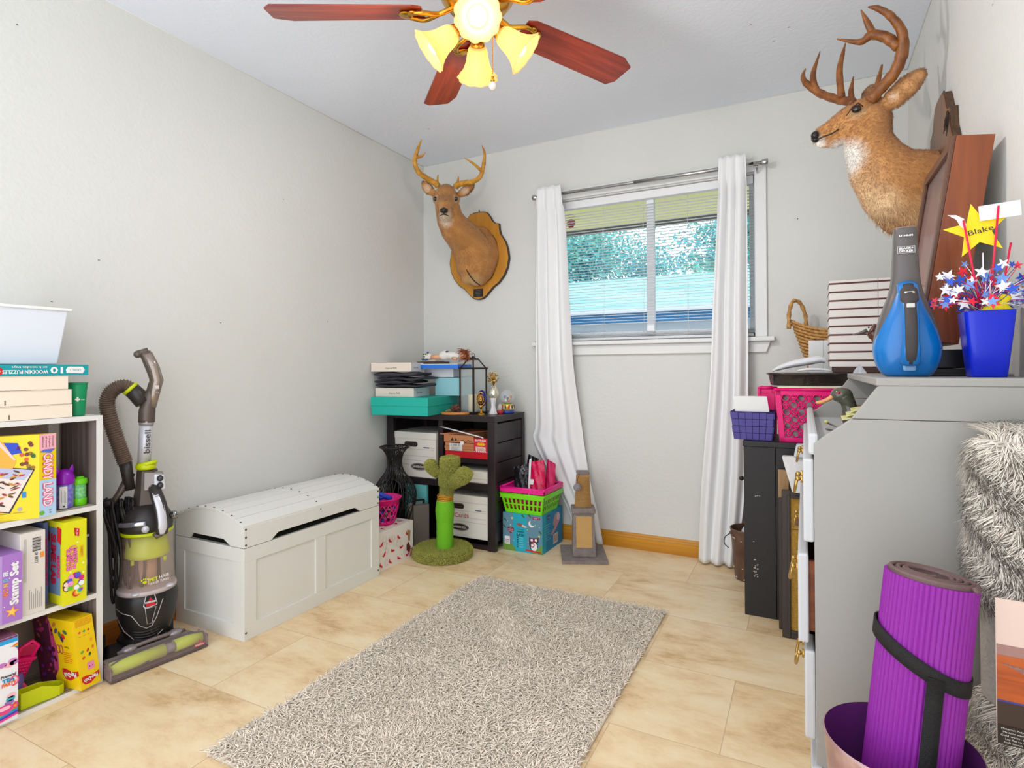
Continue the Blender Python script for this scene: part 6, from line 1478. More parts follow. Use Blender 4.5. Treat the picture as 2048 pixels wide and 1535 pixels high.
# ------------------------------------------------------------------ deer shoulder mounts
# node tables: (x, y, z, radius) chains in metres
DEER={'L_body':[[(0.4927,0.0057,1.818,0.1049),(0.4617,-0.0323,1.7684,0.1435),(0.4643,-0.0754,1.7091,0.1291),(0.4673,-0.062,1.6461,0.0777)],[(0.4673,-0.062,1.6461,0.0712),(0.45,-0.1385,1.662,0.0541),(0.4225,-0.1185,1.6159,0.0385)],[(0.4741,-0.0268,1.8793,0.0783),(0.5195,-0.0024,1.742,0.0848),(0.5052,0.0022,1.6622,0.0654)],[(0.4693,-0.0958,1.7632,0.1284),(0.4503,-0.1737,1.8463,0.1105),(0.4462,-0.2886,1.8948,0.0921),(0.4497,-0.3547,1.9376,0.0784),(0.4479,-0.3786,2.0015,0.072),(0.443,-0.3816,2.0525,0.069)],[(0.446,-0.3914,2.0675,0.0658),(0.4462,-0.3915,2.0914,0.0478)],[(0.457,-0.408,2.0436,0.0594),(0.482,-0.4509,1.9937,0.0439),(0.5071,-0.4939,1.9506,0.0303)],[(0.4645,-0.4146,1.9517,0.0504),(0.4958,-0.4771,1.9329,0.0261)],[(0.398,-0.4159,2.0498,0.0269),(0.4964,-0.3653,2.0493,0.0269)]],'L_ear':[[(0.3734,-0.4063,2.0858,0.018),(0.3357,-0.4147,2.1192,0.0332),(0.3171,-0.4245,2.1435,0.0271),(0.3038,-0.4315,2.1616,0.009)],[(0.5018,-0.3404,2.0822,0.018),(0.5369,-0.3114,2.1091,0.0332),(0.5612,-0.2991,2.1301,0.0271),(0.5774,-0.2909,2.1481,0.009)]],'L_ant':[[(0.3982,-0.4052,2.1247,0.018),(0.396,-0.4177,2.1395,0.0179),(0.366,-0.467,2.1627,0.0163),(0.3415,-0.5248,2.1906,0.0146),(0.3361,-0.5505,2.245,0.0131),(0.3627,-0.5598,2.3013,0.0101),(0.3897,-0.5577,2.3579,0.0029)],[(0.3537,-0.5528,2.2645,0.0102),(0.3889,-0.5572,2.2628,0.0075),(0.4155,-0.555,2.2791,0.0023)],[(0.3987,-0.4163,2.1425,0.0105),(0.4101,-0.4221,2.1929,0.0024)],[(0.4915,-0.3572,2.1212,0.018),(0.505,-0.3616,2.1329,0.0179),(0.5582,-0.3681,2.135,0.0163),(0.6264,-0.378,2.1305,0.0146),(0.6808,-0.384,2.1525,0.0131),(0.7083,-0.3929,2.2178,0.0115),(0.7174,-0.4,2.2746,0.0081),(0.7049,-0.4067,2.3178,0.0023)],[(0.6937,-0.3888,2.1751,0.0101),(0.6911,-0.4239,2.185,0.0086),(0.6736,-0.4668,2.2059,0.0062),(0.6465,-0.5034,2.2243,0.0023)],[(0.5077,-0.3603,2.1329,0.0105),(0.5188,-0.3662,2.1833,0.0024)]],'L_eye':[(0.4105,-0.4521,2.0401,0.0136),(0.5197,-0.396,2.0395,0.0136)],'L_nose':[(0.5177,-0.5199,1.9414,0.0186)],'R_body':[[(2.3927,-0.8069,1.8999,0.0207),(2.4125,-0.808,1.9033,0.0357),(2.4405,-0.8049,1.9066,0.0448),(2.4776,-0.8084,1.9167,0.0574),(2.5141,-0.8123,1.9284,0.0696),(2.5609,-0.8107,1.9269,0.0726)],[(2.404,-0.8121,1.8733,0.0131),(2.4531,-0.8094,1.869,0.0186)],[(2.5609,-0.8107,1.9233,0.069),(2.556,-0.8237,1.8377,0.0759),(2.5864,-0.8186,1.7618,0.0935),(2.6375,-0.8144,1.6975,0.1068),(2.7286,-0.7899,1.6729,0.1198),(2.8022,-0.7743,1.6435,0.1152)],[(2.5767,-0.8235,1.7439,0.0827),(2.6098,-0.8169,1.6419,0.0751),(2.6302,-0.817,1.573,0.0498),(2.6333,-0.8264,1.5349,0.0283)],[(2.6513,-0.8179,1.6269,0.0974),(2.724,-0.8138,1.5654,0.0785),(2.7992,-0.7863,1.545,0.0694)],[(2.5355,-0.8242,1.976,0.0309),(2.5829,-0.8112,1.9857,0.0253)]],'R_ear':[[(2.6,-0.8359,1.9611,0.0214),(2.6338,-0.8412,1.9818,0.0352),(2.6731,-0.8438,2.0159,0.0384),(2.7042,-0.8393,2.0455,0.026),(2.7213,-0.8307,2.0628,0.0104)],[(2.5647,-0.7197,2.0328,0.017),(2.5803,-0.6559,2.0848,0.0289),(2.5935,-0.6046,2.1273,0.0196)]],'R_ant':[[(2.5616,-0.8446,1.9856,0.0215),(2.5834,-0.8561,2.0098,0.0195),(2.6302,-0.8774,2.0563,0.0191),(2.6507,-0.901,2.1075,0.0197),(2.6481,-0.9254,2.1676,0.0152),(2.6154,-0.9426,2.2219,0.0127),(2.5777,-0.951,2.2555,0.0094),(2.5485,-0.9549,2.267,0.0026)],[(2.6418,-0.9058,2.1297,0.0171),(2.6051,-0.9026,2.174,0.0173),(2.5628,-0.902,2.1944,0.0157),(2.5287,-0.8969,2.1816,0.0106),(2.4583,-0.8995,2.2097,0.0021)],[(2.5705,-0.898,2.1909,0.014),(2.5476,-0.9102,2.2434,0.0096),(2.5308,-0.9191,2.2818,0.0017)],[(2.585,-0.8553,2.0169,0.0124),(2.588,-0.8429,2.0573,0.0089),(2.602,-0.8137,2.1212,0.0036)],[(2.5137,-0.7795,2.0137,0.0167),(2.5053,-0.7614,2.0323,0.0169),(2.4664,-0.7255,2.0634,0.0154),(2.4067,-0.6892,2.1174,0.0148),(2.3598,-0.6688,2.1769,0.012),(2.3494,-0.652,2.2153,0.0081),(2.3587,-0.6363,2.2508,0.002)],[(2.4789,-0.7415,2.0558,0.0133),(2.4735,-0.734,2.1657,0.0115),(2.4848,-0.7175,2.2342,0.0077),(2.4961,-0.7009,2.2858,0.0019)],[(2.3947,-0.6842,2.1302,0.0139),(2.3848,-0.6786,2.1987,0.0109),(2.4106,-0.655,2.2976,0.002)],[(2.5137,-0.7571,2.0285,0.0113),(2.5097,-0.7483,2.0765,0.0094),(2.5193,-0.7327,2.1362,0.0019)]],'R_eye':[(2.5176,-0.8782,1.9562,0.016)],'R_nose':[(2.3858,-0.8217,1.9034,0.0206)]}
def rounded_union(name, chains, squash, voxel, clampf=None):
    """one continuous skin grown over chains of nodes"""
    b = MB()
    m0 = mat((180, 120, 60))
    for ch, sq in zip(chains, squash):
        for a, c in zip(ch[:-1], ch[1:]):
            A = Vector(a[:3]); C_ = Vector(c[:3]); d = (C_ - A).length; n = max(2, int(d / (0.22 * max(.006, min(a[3], c[3])))) + 1)
            for i in range(n + 1):
                t = i / n; p = A.lerp(C_, t); r = a[3] + (c[3] - a[3]) * t
                b.ball(p, (r * sq[0], r * sq[1], r * sq[2]), m0, 8)
    o = b.build('skin_source')
    rm = o.modifiers.new('r', 'REMESH'); rm.mode = 'VOXEL'; rm.voxel_size = voxel
    s = o.modifiers.new('s', 'SMOOTH'); s.factor = .5; s.iterations = 5
    dg = bpy.context.evaluated_depsgraph_get(); me = bpy.data.meshes.new_from_object(o.evaluated_get(dg))
    V = np.array([v.co for v in me.vertices]); me.calc_loop_triangles()
    Fq = np.array([t.vertices for t in me.loop_triangles])
    old = o.data; bpy.data.objects.remove(o); bpy.data.meshes.remove(old); bpy.data.meshes.remove(me)
    if clampf is not None: V = clampf(V)
    return V, Fq

def lc(c): return np.array(lin(c)[:3])
def sdist(V, p): return np.linalg.norm(V - np.array(p), axis=1)
def blend(col, w, c): return col * (1 - w[:, None]) + lc(c)[None] * w[:, None]
def ramp(d, a, b_): return np.clip((b_ - d) / (b_ - a), 0, 1)

PLAQUE = [(0, .577), (.04, .575), (.067, .565), (.09, .535), (.107, .505), (.13, .487), (.155, .483), (.158, .445), (.165, .415), (.20, .365), (.218, .315), (.226, .255), (.215, .195), (.19, .145), (.15, .10), (.11, .075), (.08, .045), (.055, .02), (.03, .005), (0, 0)]
def plaque(root, fr, m, edge, sc=1.0):
    out = [(x * sc, z * sc) for x, z in PLAQUE]; out = [(-x, z) for x, z in out[1:-1]] + [(x, z) for x, z in out[::-1]]
    b = MB(); b.prism(fr, out, .022, edge, l=.0215); b.build('plaque_edge', root, bevel=.003)
    b = MB(); b.prism(fr, [(x * .975, .288*sc + (z - .288*sc) * .98) for x, z in out], .004, m, l=.0245); b.build('plaque', root, bevel=.0015)

def antlers(root, chains, m):
    for grp in chains:
        b = MB()
        for ch in grp:
            P = spline([c[:3] for c in ch], 6); R = []
            for i in range(len(ch) - 1):
                for k in range(6): R.append((ch[i][3] + (ch[i+1][3] - ch[i][3]) * k / 6) * 1.0)
            R.append(ch[-1][3]); rg = random.Random(len(P))
            R = [r * (1 + .10 * math.sin(i * 1.9) * rg.random()) for i, r in enumerate(R)]
            b.tube(P, R, m, 12)
        b.build('antler', root)

def fur(name, V, F, col, n, ln, seed, parent, flow, keep=None, r=.0007, bend=.9):
    P, N_, idx = surf_points(V, F, n, seed)
    if keep is not None: k = keep(P); P, N_, idx = P[k], N_[k], idx[k]
    rg = np.random.default_rng(seed)
    VV, FF, sid = strands(P, N_, ln, r, bend, seed, seg=2, sides=3, dirn=flow(P))
    c = col[F[idx, 0]] * (.8 + .45 * rg.random(len(P)))[:, None]
    return fast_mesh(name, VV, FF, furm, parent, smooth=True, kind='stuff', col=c[sid])
furm = mat((190, 130, 70), .75, attr='Col', sheen=.25, name='deer_fur')

def ear_rim(V, col, ear, c=(84, 56, 34)):
    t = np.min([sdist(V[:, [0, 2]], (n[0], n[2])) / n[3] for n in ear[1:3]], 0); near = sdist(V, ear[2][:3]) < .06
    return blend(col, np.clip((t - .72) / .22, 0, 1) * near * (sdist(V, ear[0][:3]) > ear[0][3] * 1.1) * .75, c)

def deer_left():
    root = thing('deer_mount', 'mounted deer head facing the room on a light oak shield plaque in the corner', 'deer mount', (.452, -.001, 1.77))
    plaque(root, Fr((.452, -.001, 1.485), (1, 0, 0), (0, 0, 1)), mat((206, 146, 50), .4, grain=(18, 'z', (190, 126, 38)), name='oak_plaque'), mat((58, 42, 26), .5))
    b = MB(); fr = Fr((.452, -.0265, 1.53), (1, 0, 0), (0, 0, 1)); b.rect(fr, -.036, -.026, .036, .026, mat((34, 30, 30), .35), .001)
    for k in range(4): b.txt(fr, 0, .016 - .0105*k, .005, ('WHITETAIL', 'BUCK 8 PT', 'TEXAS HILL', 'COUNTRY')[k], mat((150, 140, 120), .4), width=(.03, .04, .035, .028)[k], l=.002)
    b.build('name_plate', root); b = MB(); b.tube([(.452, -.01, 2.06), (.452, -.01, 2.078)], .003, blackm, 6); b.build('hanger', root)
    chs = DEER['L_body']; sq = [(1, 1, 1)] * len(chs)
    V, F = rounded_union('deer', chs + DEER['L_ear'], sq + [(1, .42, 1)] * 2, .0045, lambda V: np.stack([V[:, 0], np.minimum(V[:, 1], -.027), V[:, 2]], 1))
    head = DEER['L_body'][5]; nose = np.array(DEER['L_nose'][0][:3]); eyes = [np.array(e[:3]) for e in DEER['L_eye']]
    col = np.repeat(lc((196, 138, 72))[None], len(V), 0)
    rg = np.random.default_rng(1); nz = np.sin(V[:, 0]*60 + 2*np.sin(V[:, 2]*31)) * np.sin(V[:, 2]*47 + 1 + 2*np.sin(V[:, 0]*23)) * .5 + .5
    col = blend(col, nz * .45, (166, 108, 52))
    back = np.clip((V[:, 0] - .5) * 6, 0, 1) * np.clip((V[:, 2] - 1.78) * 10, 0, 1); col = blend(col, back * .5, (132, 88, 46))
    H = np.array(DEER['L_body'][4][1][:3]); col = blend(col, ramp(sdist(V, H), .02, .07) * .85, (100, 66, 36))
    fore = (np.array(H) + nose) / 2 + np.array([0, -.0, .01]); col = blend(col, ramp(sdist(V, fore), .01, .055) * .75, (106, 74, 50))
    for e in eyes: col = blend(col, ramp(sdist(V, e), .012, .030) * .9, (232, 200, 150))
    ch_ = np.array(DEER['L_body'][6][1][:3]); col = blend(col, ramp(sdist(V, ch_), .022, .05), (226, 206, 180))
    col = blend(col, ramp(sdist(V, np.array(DEER['L_body'][6][0][:3]) + np.array([.0, -.02, -.045])), .02, .06) * .8, (232, 216, 196))
    col = blend(col, ramp(sdist(V, nose), .012, .026), (150, 118, 90)); 
    for ear in DEER['L_ear']:
        c = np.array(ear[1][:3]) + np.array([.0, -.02, 0]); col = blend(col, ramp(sdist(V, c), .014, .036) * .85, (222, 190, 160))
        c = np.array(ear[0][:3]) + np.array([.0, -.02, -.01]); col = blend(col, ramp(sdist(V, c), .004, .02) * .7, (90, 60, 36))
        c = np.array(ear[3][:3]); col = blend(col, ramp(sdist(V, c), .004, .018) * .8, (70, 46, 30))
    for ear in DEER['L_ear']: col = ear_rim(V, col, ear)
    col = blend(col, ramp(sdist(V, (.47, -.12, 1.60)), .02, .08) * .8, (234, 196, 140))
    o = fast_mesh('body', V, F, furm, root, smooth=True, col=col)
    flow = lambda P: np.stack([np.full(len(P), .2), np.full(len(P), .5), np.full(len(P), -1.0)], 1)
    fur('coat', V, F, col, 16000, .008, 4, o, flow, lambda P: np.min([sdist(P, e) for e in eyes] + [sdist(P, nose)], 0) > .016)
    for e in DEER['L_eye']:
        b = MB(); b.ball(e[:3], e[3], mat((24, 14, 10), .03, coat=1.0), 12); b.build('eye', root)
    b = MB(); b.tube(spline([(.446, -.192, 1.691), (.472, -.185, 1.636), (.49, -.145, 1.592), (.502, -.09, 1.568)], 4), .0035, mat((60, 40, 24), .9), 5); b.build('leg_seam', root)
    b = MB(); n = DEER['L_nose'][0]; v = Vector(n[:3]); vd = Vector((-.5, .82, 0)).normalized(); sd = Vector((.86, .52, 0)).normalized()
    bk = mat((30, 24, 24), .3, name='wet_nose'); b.tube([v - sd*.019 + vd*.006, v, v + sd*.019 + vd*.006], [.011, .018, .011], bk, 12)
    b.build('nose', root)
    b = MB(); dn = Vector((0, 0, -.026)); b.tube([v + dn - sd*.026 + vd*.02, v + dn - sd*.012 - vd*.001, v + dn*.9 - vd*.003, v + dn + sd*.012 - vd*.001, v + dn + sd*.026 + vd*.02], .0028, bk, 6); b.tube([v - vd*.004, v + dn], .003, bk, 6); b.build('mouth', root)
    am = mat((206, 152, 54), .45, var=(30, (170, 112, 30)), name='honey_antler'); A = DEER['L_ant']; antlers(root, [A[:3], A[3:]], am)
deer_left()

def deer_right():
    root = thing('deer_mount', 'large mounted deer head in profile on a dark wood plaque on the right wall', 'deer mount', (2.789, -.82, 1.66))
    plaque(root, Fr((2.789, -.82, 1.39), (0, -1, 0), (0, 0, 1)), mat((132, 92, 62), .45, grain=(18, 'z', (112, 74, 48)), name='walnut_plaque'), mat((96, 66, 42), .5, grain=(60, 'z', (60, 40, 26))), 1.0)
    b = MB(); b.tube([(2.78, -.82, 1.965), (2.78, -.82, 1.985)], .003, blackm, 6); b.build('hanger', root)
    b = MB(); rg = random.Random(3)
    for k in range(12): b.tube([(2.765, -.965, 1.86), (2.755 + rg.uniform(-.006, .006), -.985 + rg.uniform(-.01, .01), 1.80 + rg.uniform(-.03, .03))], [.005, .0008], mat((50, 36, 28), .7), 4)
    b.build('feather_tassel', root)
    chs = DEER['R_body']; sq = [(1, .72, 1), (1, .8, 1), (1, .9, 1), (1, .9, 1), (1, .9, 1), (1, .9, 1)]
    V, F = rounded_union('deer', chs + DEER['R_ear'], sq + [(1, .5, 1), (1, .6, 1)], .005, lambda V: np.stack([np.minimum(V[:, 0], 2.762), V[:, 1], V[:, 2]], 1))
    nose = np.array(DEER['R_nose'][0][:3]); eye = np.array(DEER['R_eye'][0][:3])
    col = np.repeat(lc((204, 146, 84))[None], len(V), 0); col = blend(col, np.clip((2.60 - V[:, 0] + (1.75 - V[:, 2])*.45)*9, 0, 1) * (V[:, 2] < 1.8) * .6, (238, 208, 164))
    nz = np.sin(V[:, 0]*55) * np.sin(V[:, 2]*40 + 1) * .5 + .5; col = blend(col, nz * .3, (182, 120, 62))
    mane = np.clip((V[:, 2] - (1.80 - (V[:, 0] - 2.6) * .25)) * 12, 0, 1) * np.clip((V[:, 0] - 2.56) * 10, 0, 1); col = blend(col, mane * .5, (150, 98, 56))
    b0, b1 = np.array(DEER['R_body'][0][2][:3]), np.array(DEER['R_body'][0][5][:3])
    topline = np.clip((V[:, 2] - (nose[2] + .02 + (V[:, 0] - nose[0]) * .45)) * 30, 0, 1) * (V[:, 0] < 2.56); col = blend(col, topline * .55, (142, 92, 56))
    col = blend(col, ramp(sdist(V, eye), .016, .040) * .85, (226, 196, 156))
    def at(px_x, z, y=-.78): return np.array([px_x, y, z])
    col = blend(col, ramp(sdist(V, (2.472, -.80, 1.835)), .028, .06), (238, 232, 226)); col = blend(col, ramp(sdist(V, (2.495, -.85, 1.79)), .035, .08), (240, 234, 226))
    col = blend(col, ramp(sdist(V, nose + np.array([.015, 0, -.03])), .014, .03), (236, 226, 214)); col = blend(col, ramp(sdist(V, nose), .016, .03), (70, 54, 48))
    # pale chest streak and darker brisket
    col = blend(col, ramp(sdist(V, at(2.585, 1.60, -.88)), .02, .09) * .7, (236, 206, 160)); col = blend(col, ramp(sdist(V, at(2.62, 1.52, -.8)), .03, .09) * .6, (168, 110, 56)); col = blend(col, ramp(sdist(V, at(2.70, 1.56, -.86)), .03, .09) * .5, (232, 196, 146))
    er = DEER['R_ear'][0]
    for i, w_ in ((1, .03), (2, .034), (3, .024)): c = np.array(er[i][:3]) + np.array([.0, -.02, -.006]); col = blend(col, ramp(sdist(V, c), .01, w_) * .7, (232, 176, 116))
    c = np.array(er[1][:3]) + np.array([-.004, -.022, .002]); col = blend(col, ramp(sdist(V, c), .006, .02) * .6, (240, 220, 196)); c = np.array(er[4][:3]); col = blend(col, ramp(sdist(V, c), .008, .024) * .8, (120, 76, 44))
    o = fast_mesh('body', V, F, furm, root, smooth=True, col=col)
    flow = lambda P: np.stack([np.where(P[:, 0] < 2.56, .9, .35), np.full(len(P), .0), np.where(P[:, 0] < 2.56, .2, -1.0)], 1)
    fur('coat', V, F, col, 26000, .008, 7, o, flow, lambda P: (sdist(P, eye) > .022) & (sdist(P, nose) > .026) & (P[:, 0] < 2.76))
    fur('brisket_fur', V, F, col, 3000, .022, 8, o, flow, lambda P: (P[:, 2] < 1.60) & (P[:, 0] < 2.76), r=.001, bend=.7)
    b = MB(); e = DEER['R_eye'][0]; b.ball((e[0], e[1] + .004, e[2]), (e[3]*1.0, e[3]*.8, e[3]*.85), mat((20, 12, 10), .03, coat=1.0), 14); b.build('eye', root)
    b = MB(); b.tube([(e[0] + .020, e[1] + .003, e[2] + .005), (e[0] + .004, e[1] - .009, e[2] + .0155), (e[0] - .012, e[1] - .002, e[2] + .008), (e[0] - .032, e[1] + .006, e[2] - .018)], [.002, .0035, .003, .0012], mat((90, 48, 28), .6), 6); b.build('eyelid', root)
    bk = mat((34, 28, 30), .25, name='wet_nose'); n = DEER['R_nose'][0]; b = MB(); b.ball((n[0] + .002, n[1], n[2] + .001), (n[3]*.7, n[3]*.85, n[3]*.8), bk, 12); b.ball((n[0] + .004, n[1], n[2] - .016), (.012, .015, .009), bk, 8); b.build('nose', root)
    b = MB(); b.tube(spline([(n[0] + .006, n[1] - .016, n[2] - .022), (n[0] + .03, n[1] - .024, n[2] - .016), (n[0] + .055, n[1] - .028, n[2] - .012), (n[0] + .078, n[1] - .030, n[2] + .0)], 4), .0026, bk, 6); b.build('mouth', root)
    am = mat((150, 92, 40), .4, var=(26, (112, 62, 26)), bump=(60, .35), name='brown_antler'); A = DEER['R_ant']; antlers(root, [A[:4], A[4:]], am)
deer_right()

# ------------------------------------------------------------------ grey secretary desk on the right wall
def secretary():
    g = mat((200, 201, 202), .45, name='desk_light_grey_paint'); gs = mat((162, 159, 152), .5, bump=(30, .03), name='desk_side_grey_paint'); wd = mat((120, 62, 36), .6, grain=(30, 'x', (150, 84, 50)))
    y0, y1, xf, xb = -1.80, -.875, 2.363, 2.786
    root = thing('secretary_desk', 'light grey painted slant front secretary desk against the right wall', 'desk', (2.575, (y0+y1)/2, 0))
    low = [(xf, .0), (xb, 0), (xb, .927), (2.436, .925), (xf, .868)]; upp = [(2.4365, .926), (xb, .928), (xb, .998), (2.487, .998)]
    for ya in (y0 + .018, y1):
        for pts, nm in ((low, 'side_panel'), (upp, 'upper_side')):
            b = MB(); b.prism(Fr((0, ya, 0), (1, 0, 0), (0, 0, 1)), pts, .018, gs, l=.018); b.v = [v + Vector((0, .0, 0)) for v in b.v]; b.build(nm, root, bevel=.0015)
    b = MB(); b.box(2.482, y0 - .002, .998, xb, y1 + .002, 1.014, gs); b.build('desk_top', root, bevel=.002)
    b = MB(); b.box(xf, y0 + .018, .842, xb - .01, y1 - .018, .857, g); b.build('writing_board', root)
    b = MB(); b.box(2.352, y0 + .004, .842, 2.372, y1 - .004, .890, g); b.build('writing_rail', root, bevel=.006)
    b = MB(); b.box(xb - .012, y0 + .018, .0, xb, y1 - .018, .998, gs)
    b.box(2.60, y0 + .018, .92, xb - .012, y1 - .018, .928, g)
    for y in (-1.5, -1.18): b.box(2.60, y - .004, .857, xb - .012, y + .004, .92, g)
    b.build('cubby_back', root)
    b = MB(); b.box(xf + .005, y0 + .018, .0, xb - .01, y1 - .018, .02, gs); b.box(xf - .010, y0 - .010, 0, xf + .012, y1 + .004, .155, g); b.box(xf - .01, y0 - .012, .0, xb, y0 + .002, .12, g); b.build('plinth', root, bevel=.003)
    for k, (za, zb, op) in enumerate(((.645, .832, 0.0), (.418, .618, .012), (.205, .402, 0.0))):
        xo = xf - op
        b = MB(); b.box(xo - .022, y0 + .006, za, xo, y1 - .006, zb, g); dr = b.build('drawer', root, bevel=.005)
        b = MB(); b.box(xo, y0 + .024, za + .015, xb - .03, y0 + .036, zb - .02, wd); b.box(xo, y1 - .036, za + .015, xb - .03, y1 - .024, zb - .02, wd); b.box(xo, y0 + .024, za + .015, xb - .03, y1 - .024, za + .022, wd); b.build('drawer_box', dr)
        for y in (-1.60, -1.07):
            x = xo - .022; zc = (za + zb)/2 + .02; b = MB()
            for s in (-1, 1): b.tube([(x + .001, y + .035*s, zc), (x - .006, y + .035*s, zc)], .010, brass, 10); b.ball((x - .012, y + .035*s, zc), .0065, brass, 7)
            b.tube(spline([(x - .014, y - .035, zc), (x - .017, y - .036, zc - .018), (x - .02, y - .02, zc - .036), (x - .021, y, zc - .040), (x - .02, y + .02, zc - .036), (x - .017, y + .036, zc - .018), (x - .014, y + .035, zc)], 4), .0035, brass, 8)
            b.build('bail_pull', dr)
secretary()

def desk_items():
    T = 1.0145
    # handheld vacuum
    cx, cy = 2.565, -1.575
    root = thing('handheld_vacuum', 'blue and grey handheld vacuum standing nozzle up on the desk corner', 'handheld vacuum', (cx, cy, T))
    gry = mat((96, 90, 88), .3, .1, name='hand_vac_grey'); blu = mat((4, 112, 186), .28, coat=.4, name='hand_vac_blue'); dkg = mat((66, 60, 58), .55, bump=(600, .3)); lg = mat((206, 204, 200), .3)
    def body(rows, m, n=36, oy=0, p=2.4):
        b = MB(); vs = []; fs = []
        for z, hw, hd in rows:
            for k in range(n):
                a = 2*PI*k/n; c, s = math.cos(a), math.sin(a)
                vs.append((cx + hw*math.copysign(abs(c)**(2/p), c), cy + oy + hd*math.copysign(abs(s)**(2/p), s), z))
        K = len(rows)
        for i in range(K-1):
            for k in range(n): l = (k+1) % n; fs.append((i*n+k, i*n+l, (i+1)*n+l, (i+1)*n+k))
        fs += [tuple(range(n-1, -1, -1)), tuple((K-1)*n + k for k in range(n))]
        b.add(vs, fs, m, True); return b
    def smooth_rows(rows, k=4):
        P = spline([Vector((hw, hd, z)) for z, hw, hd in rows], k); return [(p.z, p.x, p.y) for p in P]
    b = body(smooth_rows([(1.06, .066, .036), (1.09, .068, .04), (1.13, .062, .042), (1.18, .047, .04), (1.22, .034, .034), (1.26, .0285, .028), (1.32, .0255, .024), (1.365, .0235, .020), (1.372, .0225, .019)]), gry, p=3.2); b.build('dust_bowl', root)
    b = body([(1.370, .0215, .018), (1.3745, .0215, .018)], mat((150, 120, 112), .4), p=3.2); b.build('nozzle_lip', root)
    b = body(smooth_rows([(1.0145, .042, .03), (1.022, .052, .04), (1.045, .064, .048), (1.075, .0695, .052), (1.10, .067, .051), (1.14, .055, .047), (1.18, .040, .04), (1.215, .029, .030), (1.243, .018, .02), (1.252, .008, .01)]), blu, oy=-.010, p=2.2)
    b.build('motor_shell', root)
    # raised handle loop on the front
    yf = cy - .068
    def yz(z): return cy - .012 - float(np.interp(z, [1.0145, 1.045, 1.075, 1.10, 1.14, 1.18, 1.215, 1.25], [.032, .05, .054, .053, .049, .042, .034, .014]))
    b = MB(); hp = [(1.045, .012), (1.07, .022), (1.12, .030), (1.17, .026), (1.20, .018), (1.232, .008)]
    b.tube(spline([(cx - .002, yz(z) - h, z) for z, h in hp], 4), [.0195]*6 + [.0165]*10 + [.021]*5, blu, 14, flat=((1, 0, 0), .55)); b.build('handle', root)
    b = MB(); b.tube(spline([(cx - .002, yz(z) - h - .0035, z) for z, h in [(1.048, .013), (1.07, .023), (1.12, .0315), (1.165, .028), (1.20, .020), (1.228, .011)]], 4), [.0135]*6 + [.0125]*9 + [.018]*4 + [.014]*2, dkg, 14, flat=((1, 0, 0), .6)); b.build('grip', root)
    b = MB(); b.obox((cx - .002, yz(1.205) - .026, 1.206), (.0105, 0, 0), (0, .005, 0), (0, 0, .0065), lg); b.build('slide_switch', root, bevel=.003)
    b = MB(); b.obox((cx - .002, yz(1.175) - .036, 1.178), (.008, 0, 0), (0, .004, 0), (0, 0, .005), lg); b.build('release_button', root, bevel=.002)
    b = MB(); b.obox((cx - .002, yz(1.035) - .010, 1.040), (.0125, 0, 0), (0, .004, 0), (0, 0, .012), mat((120, 170, 214), .3)); b.build('charge_window', root, bevel=.004)
    b = MB(); fr = Fr((cx - .001, cy - .0275, 1.315), (1, 0, 0), (0, .06, 1)); wh = pr((236, 234, 232))
    b.txt(fr, 0, .036, .004, 'LITHIUM', wh, width=.027, bold=.05, l=.002)
    b.poly(fr, [(-.0175, -.0065), (.0175, -.0065), (.0175, .0105), (-.0175, .0105)], wh, .0005); b.poly(fr, [(-.0168, -.0058), (.0168, -.0058), (.0168, .0098), (-.0168, .0098)], gry, .0009)
    b.txt(fr, 0, .0055, .005, 'BLACK+', wh, width=.028, bold=.04, l=.0014); b.txt(fr, 0, -.0012, .005, 'DECKER', wh, width=.028, bold=.04, l=.0014); b.build('printed_name', root)
    # blue cup with star spray
    cx2, cy2 = 2.708, -1.62; B = mat((6, 36, 196), .25, name='royal_blue_cup')
    root = thing('plastic_tumbler', 'square royal blue plastic tumbler on the desk holding a star spray', 'cup', (cx2, cy2, T))
    def sq(h, r=.35): 
        out = []
        for k in range(32): a = 2*PI*k/32; c, s = math.cos(a), math.sin(a); out.append((h*math.copysign(abs(c)**.28, c), h*math.copysign(abs(s)**.28, s)))
        return out
    b = MB(); R = [(T, .031), (T + .004, .0325), (T + .10, .042), (T + .143, .0455), (T + .146, .0455), (T + .146, .0435), (T + .10, .040), (T + .006, .030)]; vs = []; fs = []
    for z, h in R: vs += [(cx2 + x, cy2 + y, z) for x, y in sq(h)]
    for i in range(len(R)-1):
        for k in range(32): l = (k+1) % 32; fs.append((i*32+k, i*32+l, (i+1)*32+l, (i+1)*32+k))
    fs += [tuple(range(31, -1, -1)), tuple((len(R)-1)*32 + k for k in range(32))]; b.add(vs, fs, B, True); b.build('cup_body', root)
    b = MB(); b.box(cx2 - .030, cy2 - .03, T + .007, cx2 + .03, cy2 + .03, T + .10, mat((200, 180, 40), .8)); tag(b.build('tissue_filling', loc=(cx2, cy2, T + .007), bevel=.004), 'yellow tissue filling inside the blue tumbler', 'tissue')
    root = thing('star_spray', 'red, white and blue foil star spray centrepiece in the blue tumbler', 'centrepiece', (cx2, cy2, T + .1))
    cr = mat((236, 36, 60), .3); bl = mat((30, 80, 190), .3); wt = mat((240, 240, 244), .35); sb = mat((110, 150, 220), .3); stemc = [cr, bl, wt, mat((90, 50, 150), .3)]
    rg = random.Random(21); b = MB(); b2 = MB(); tips = []
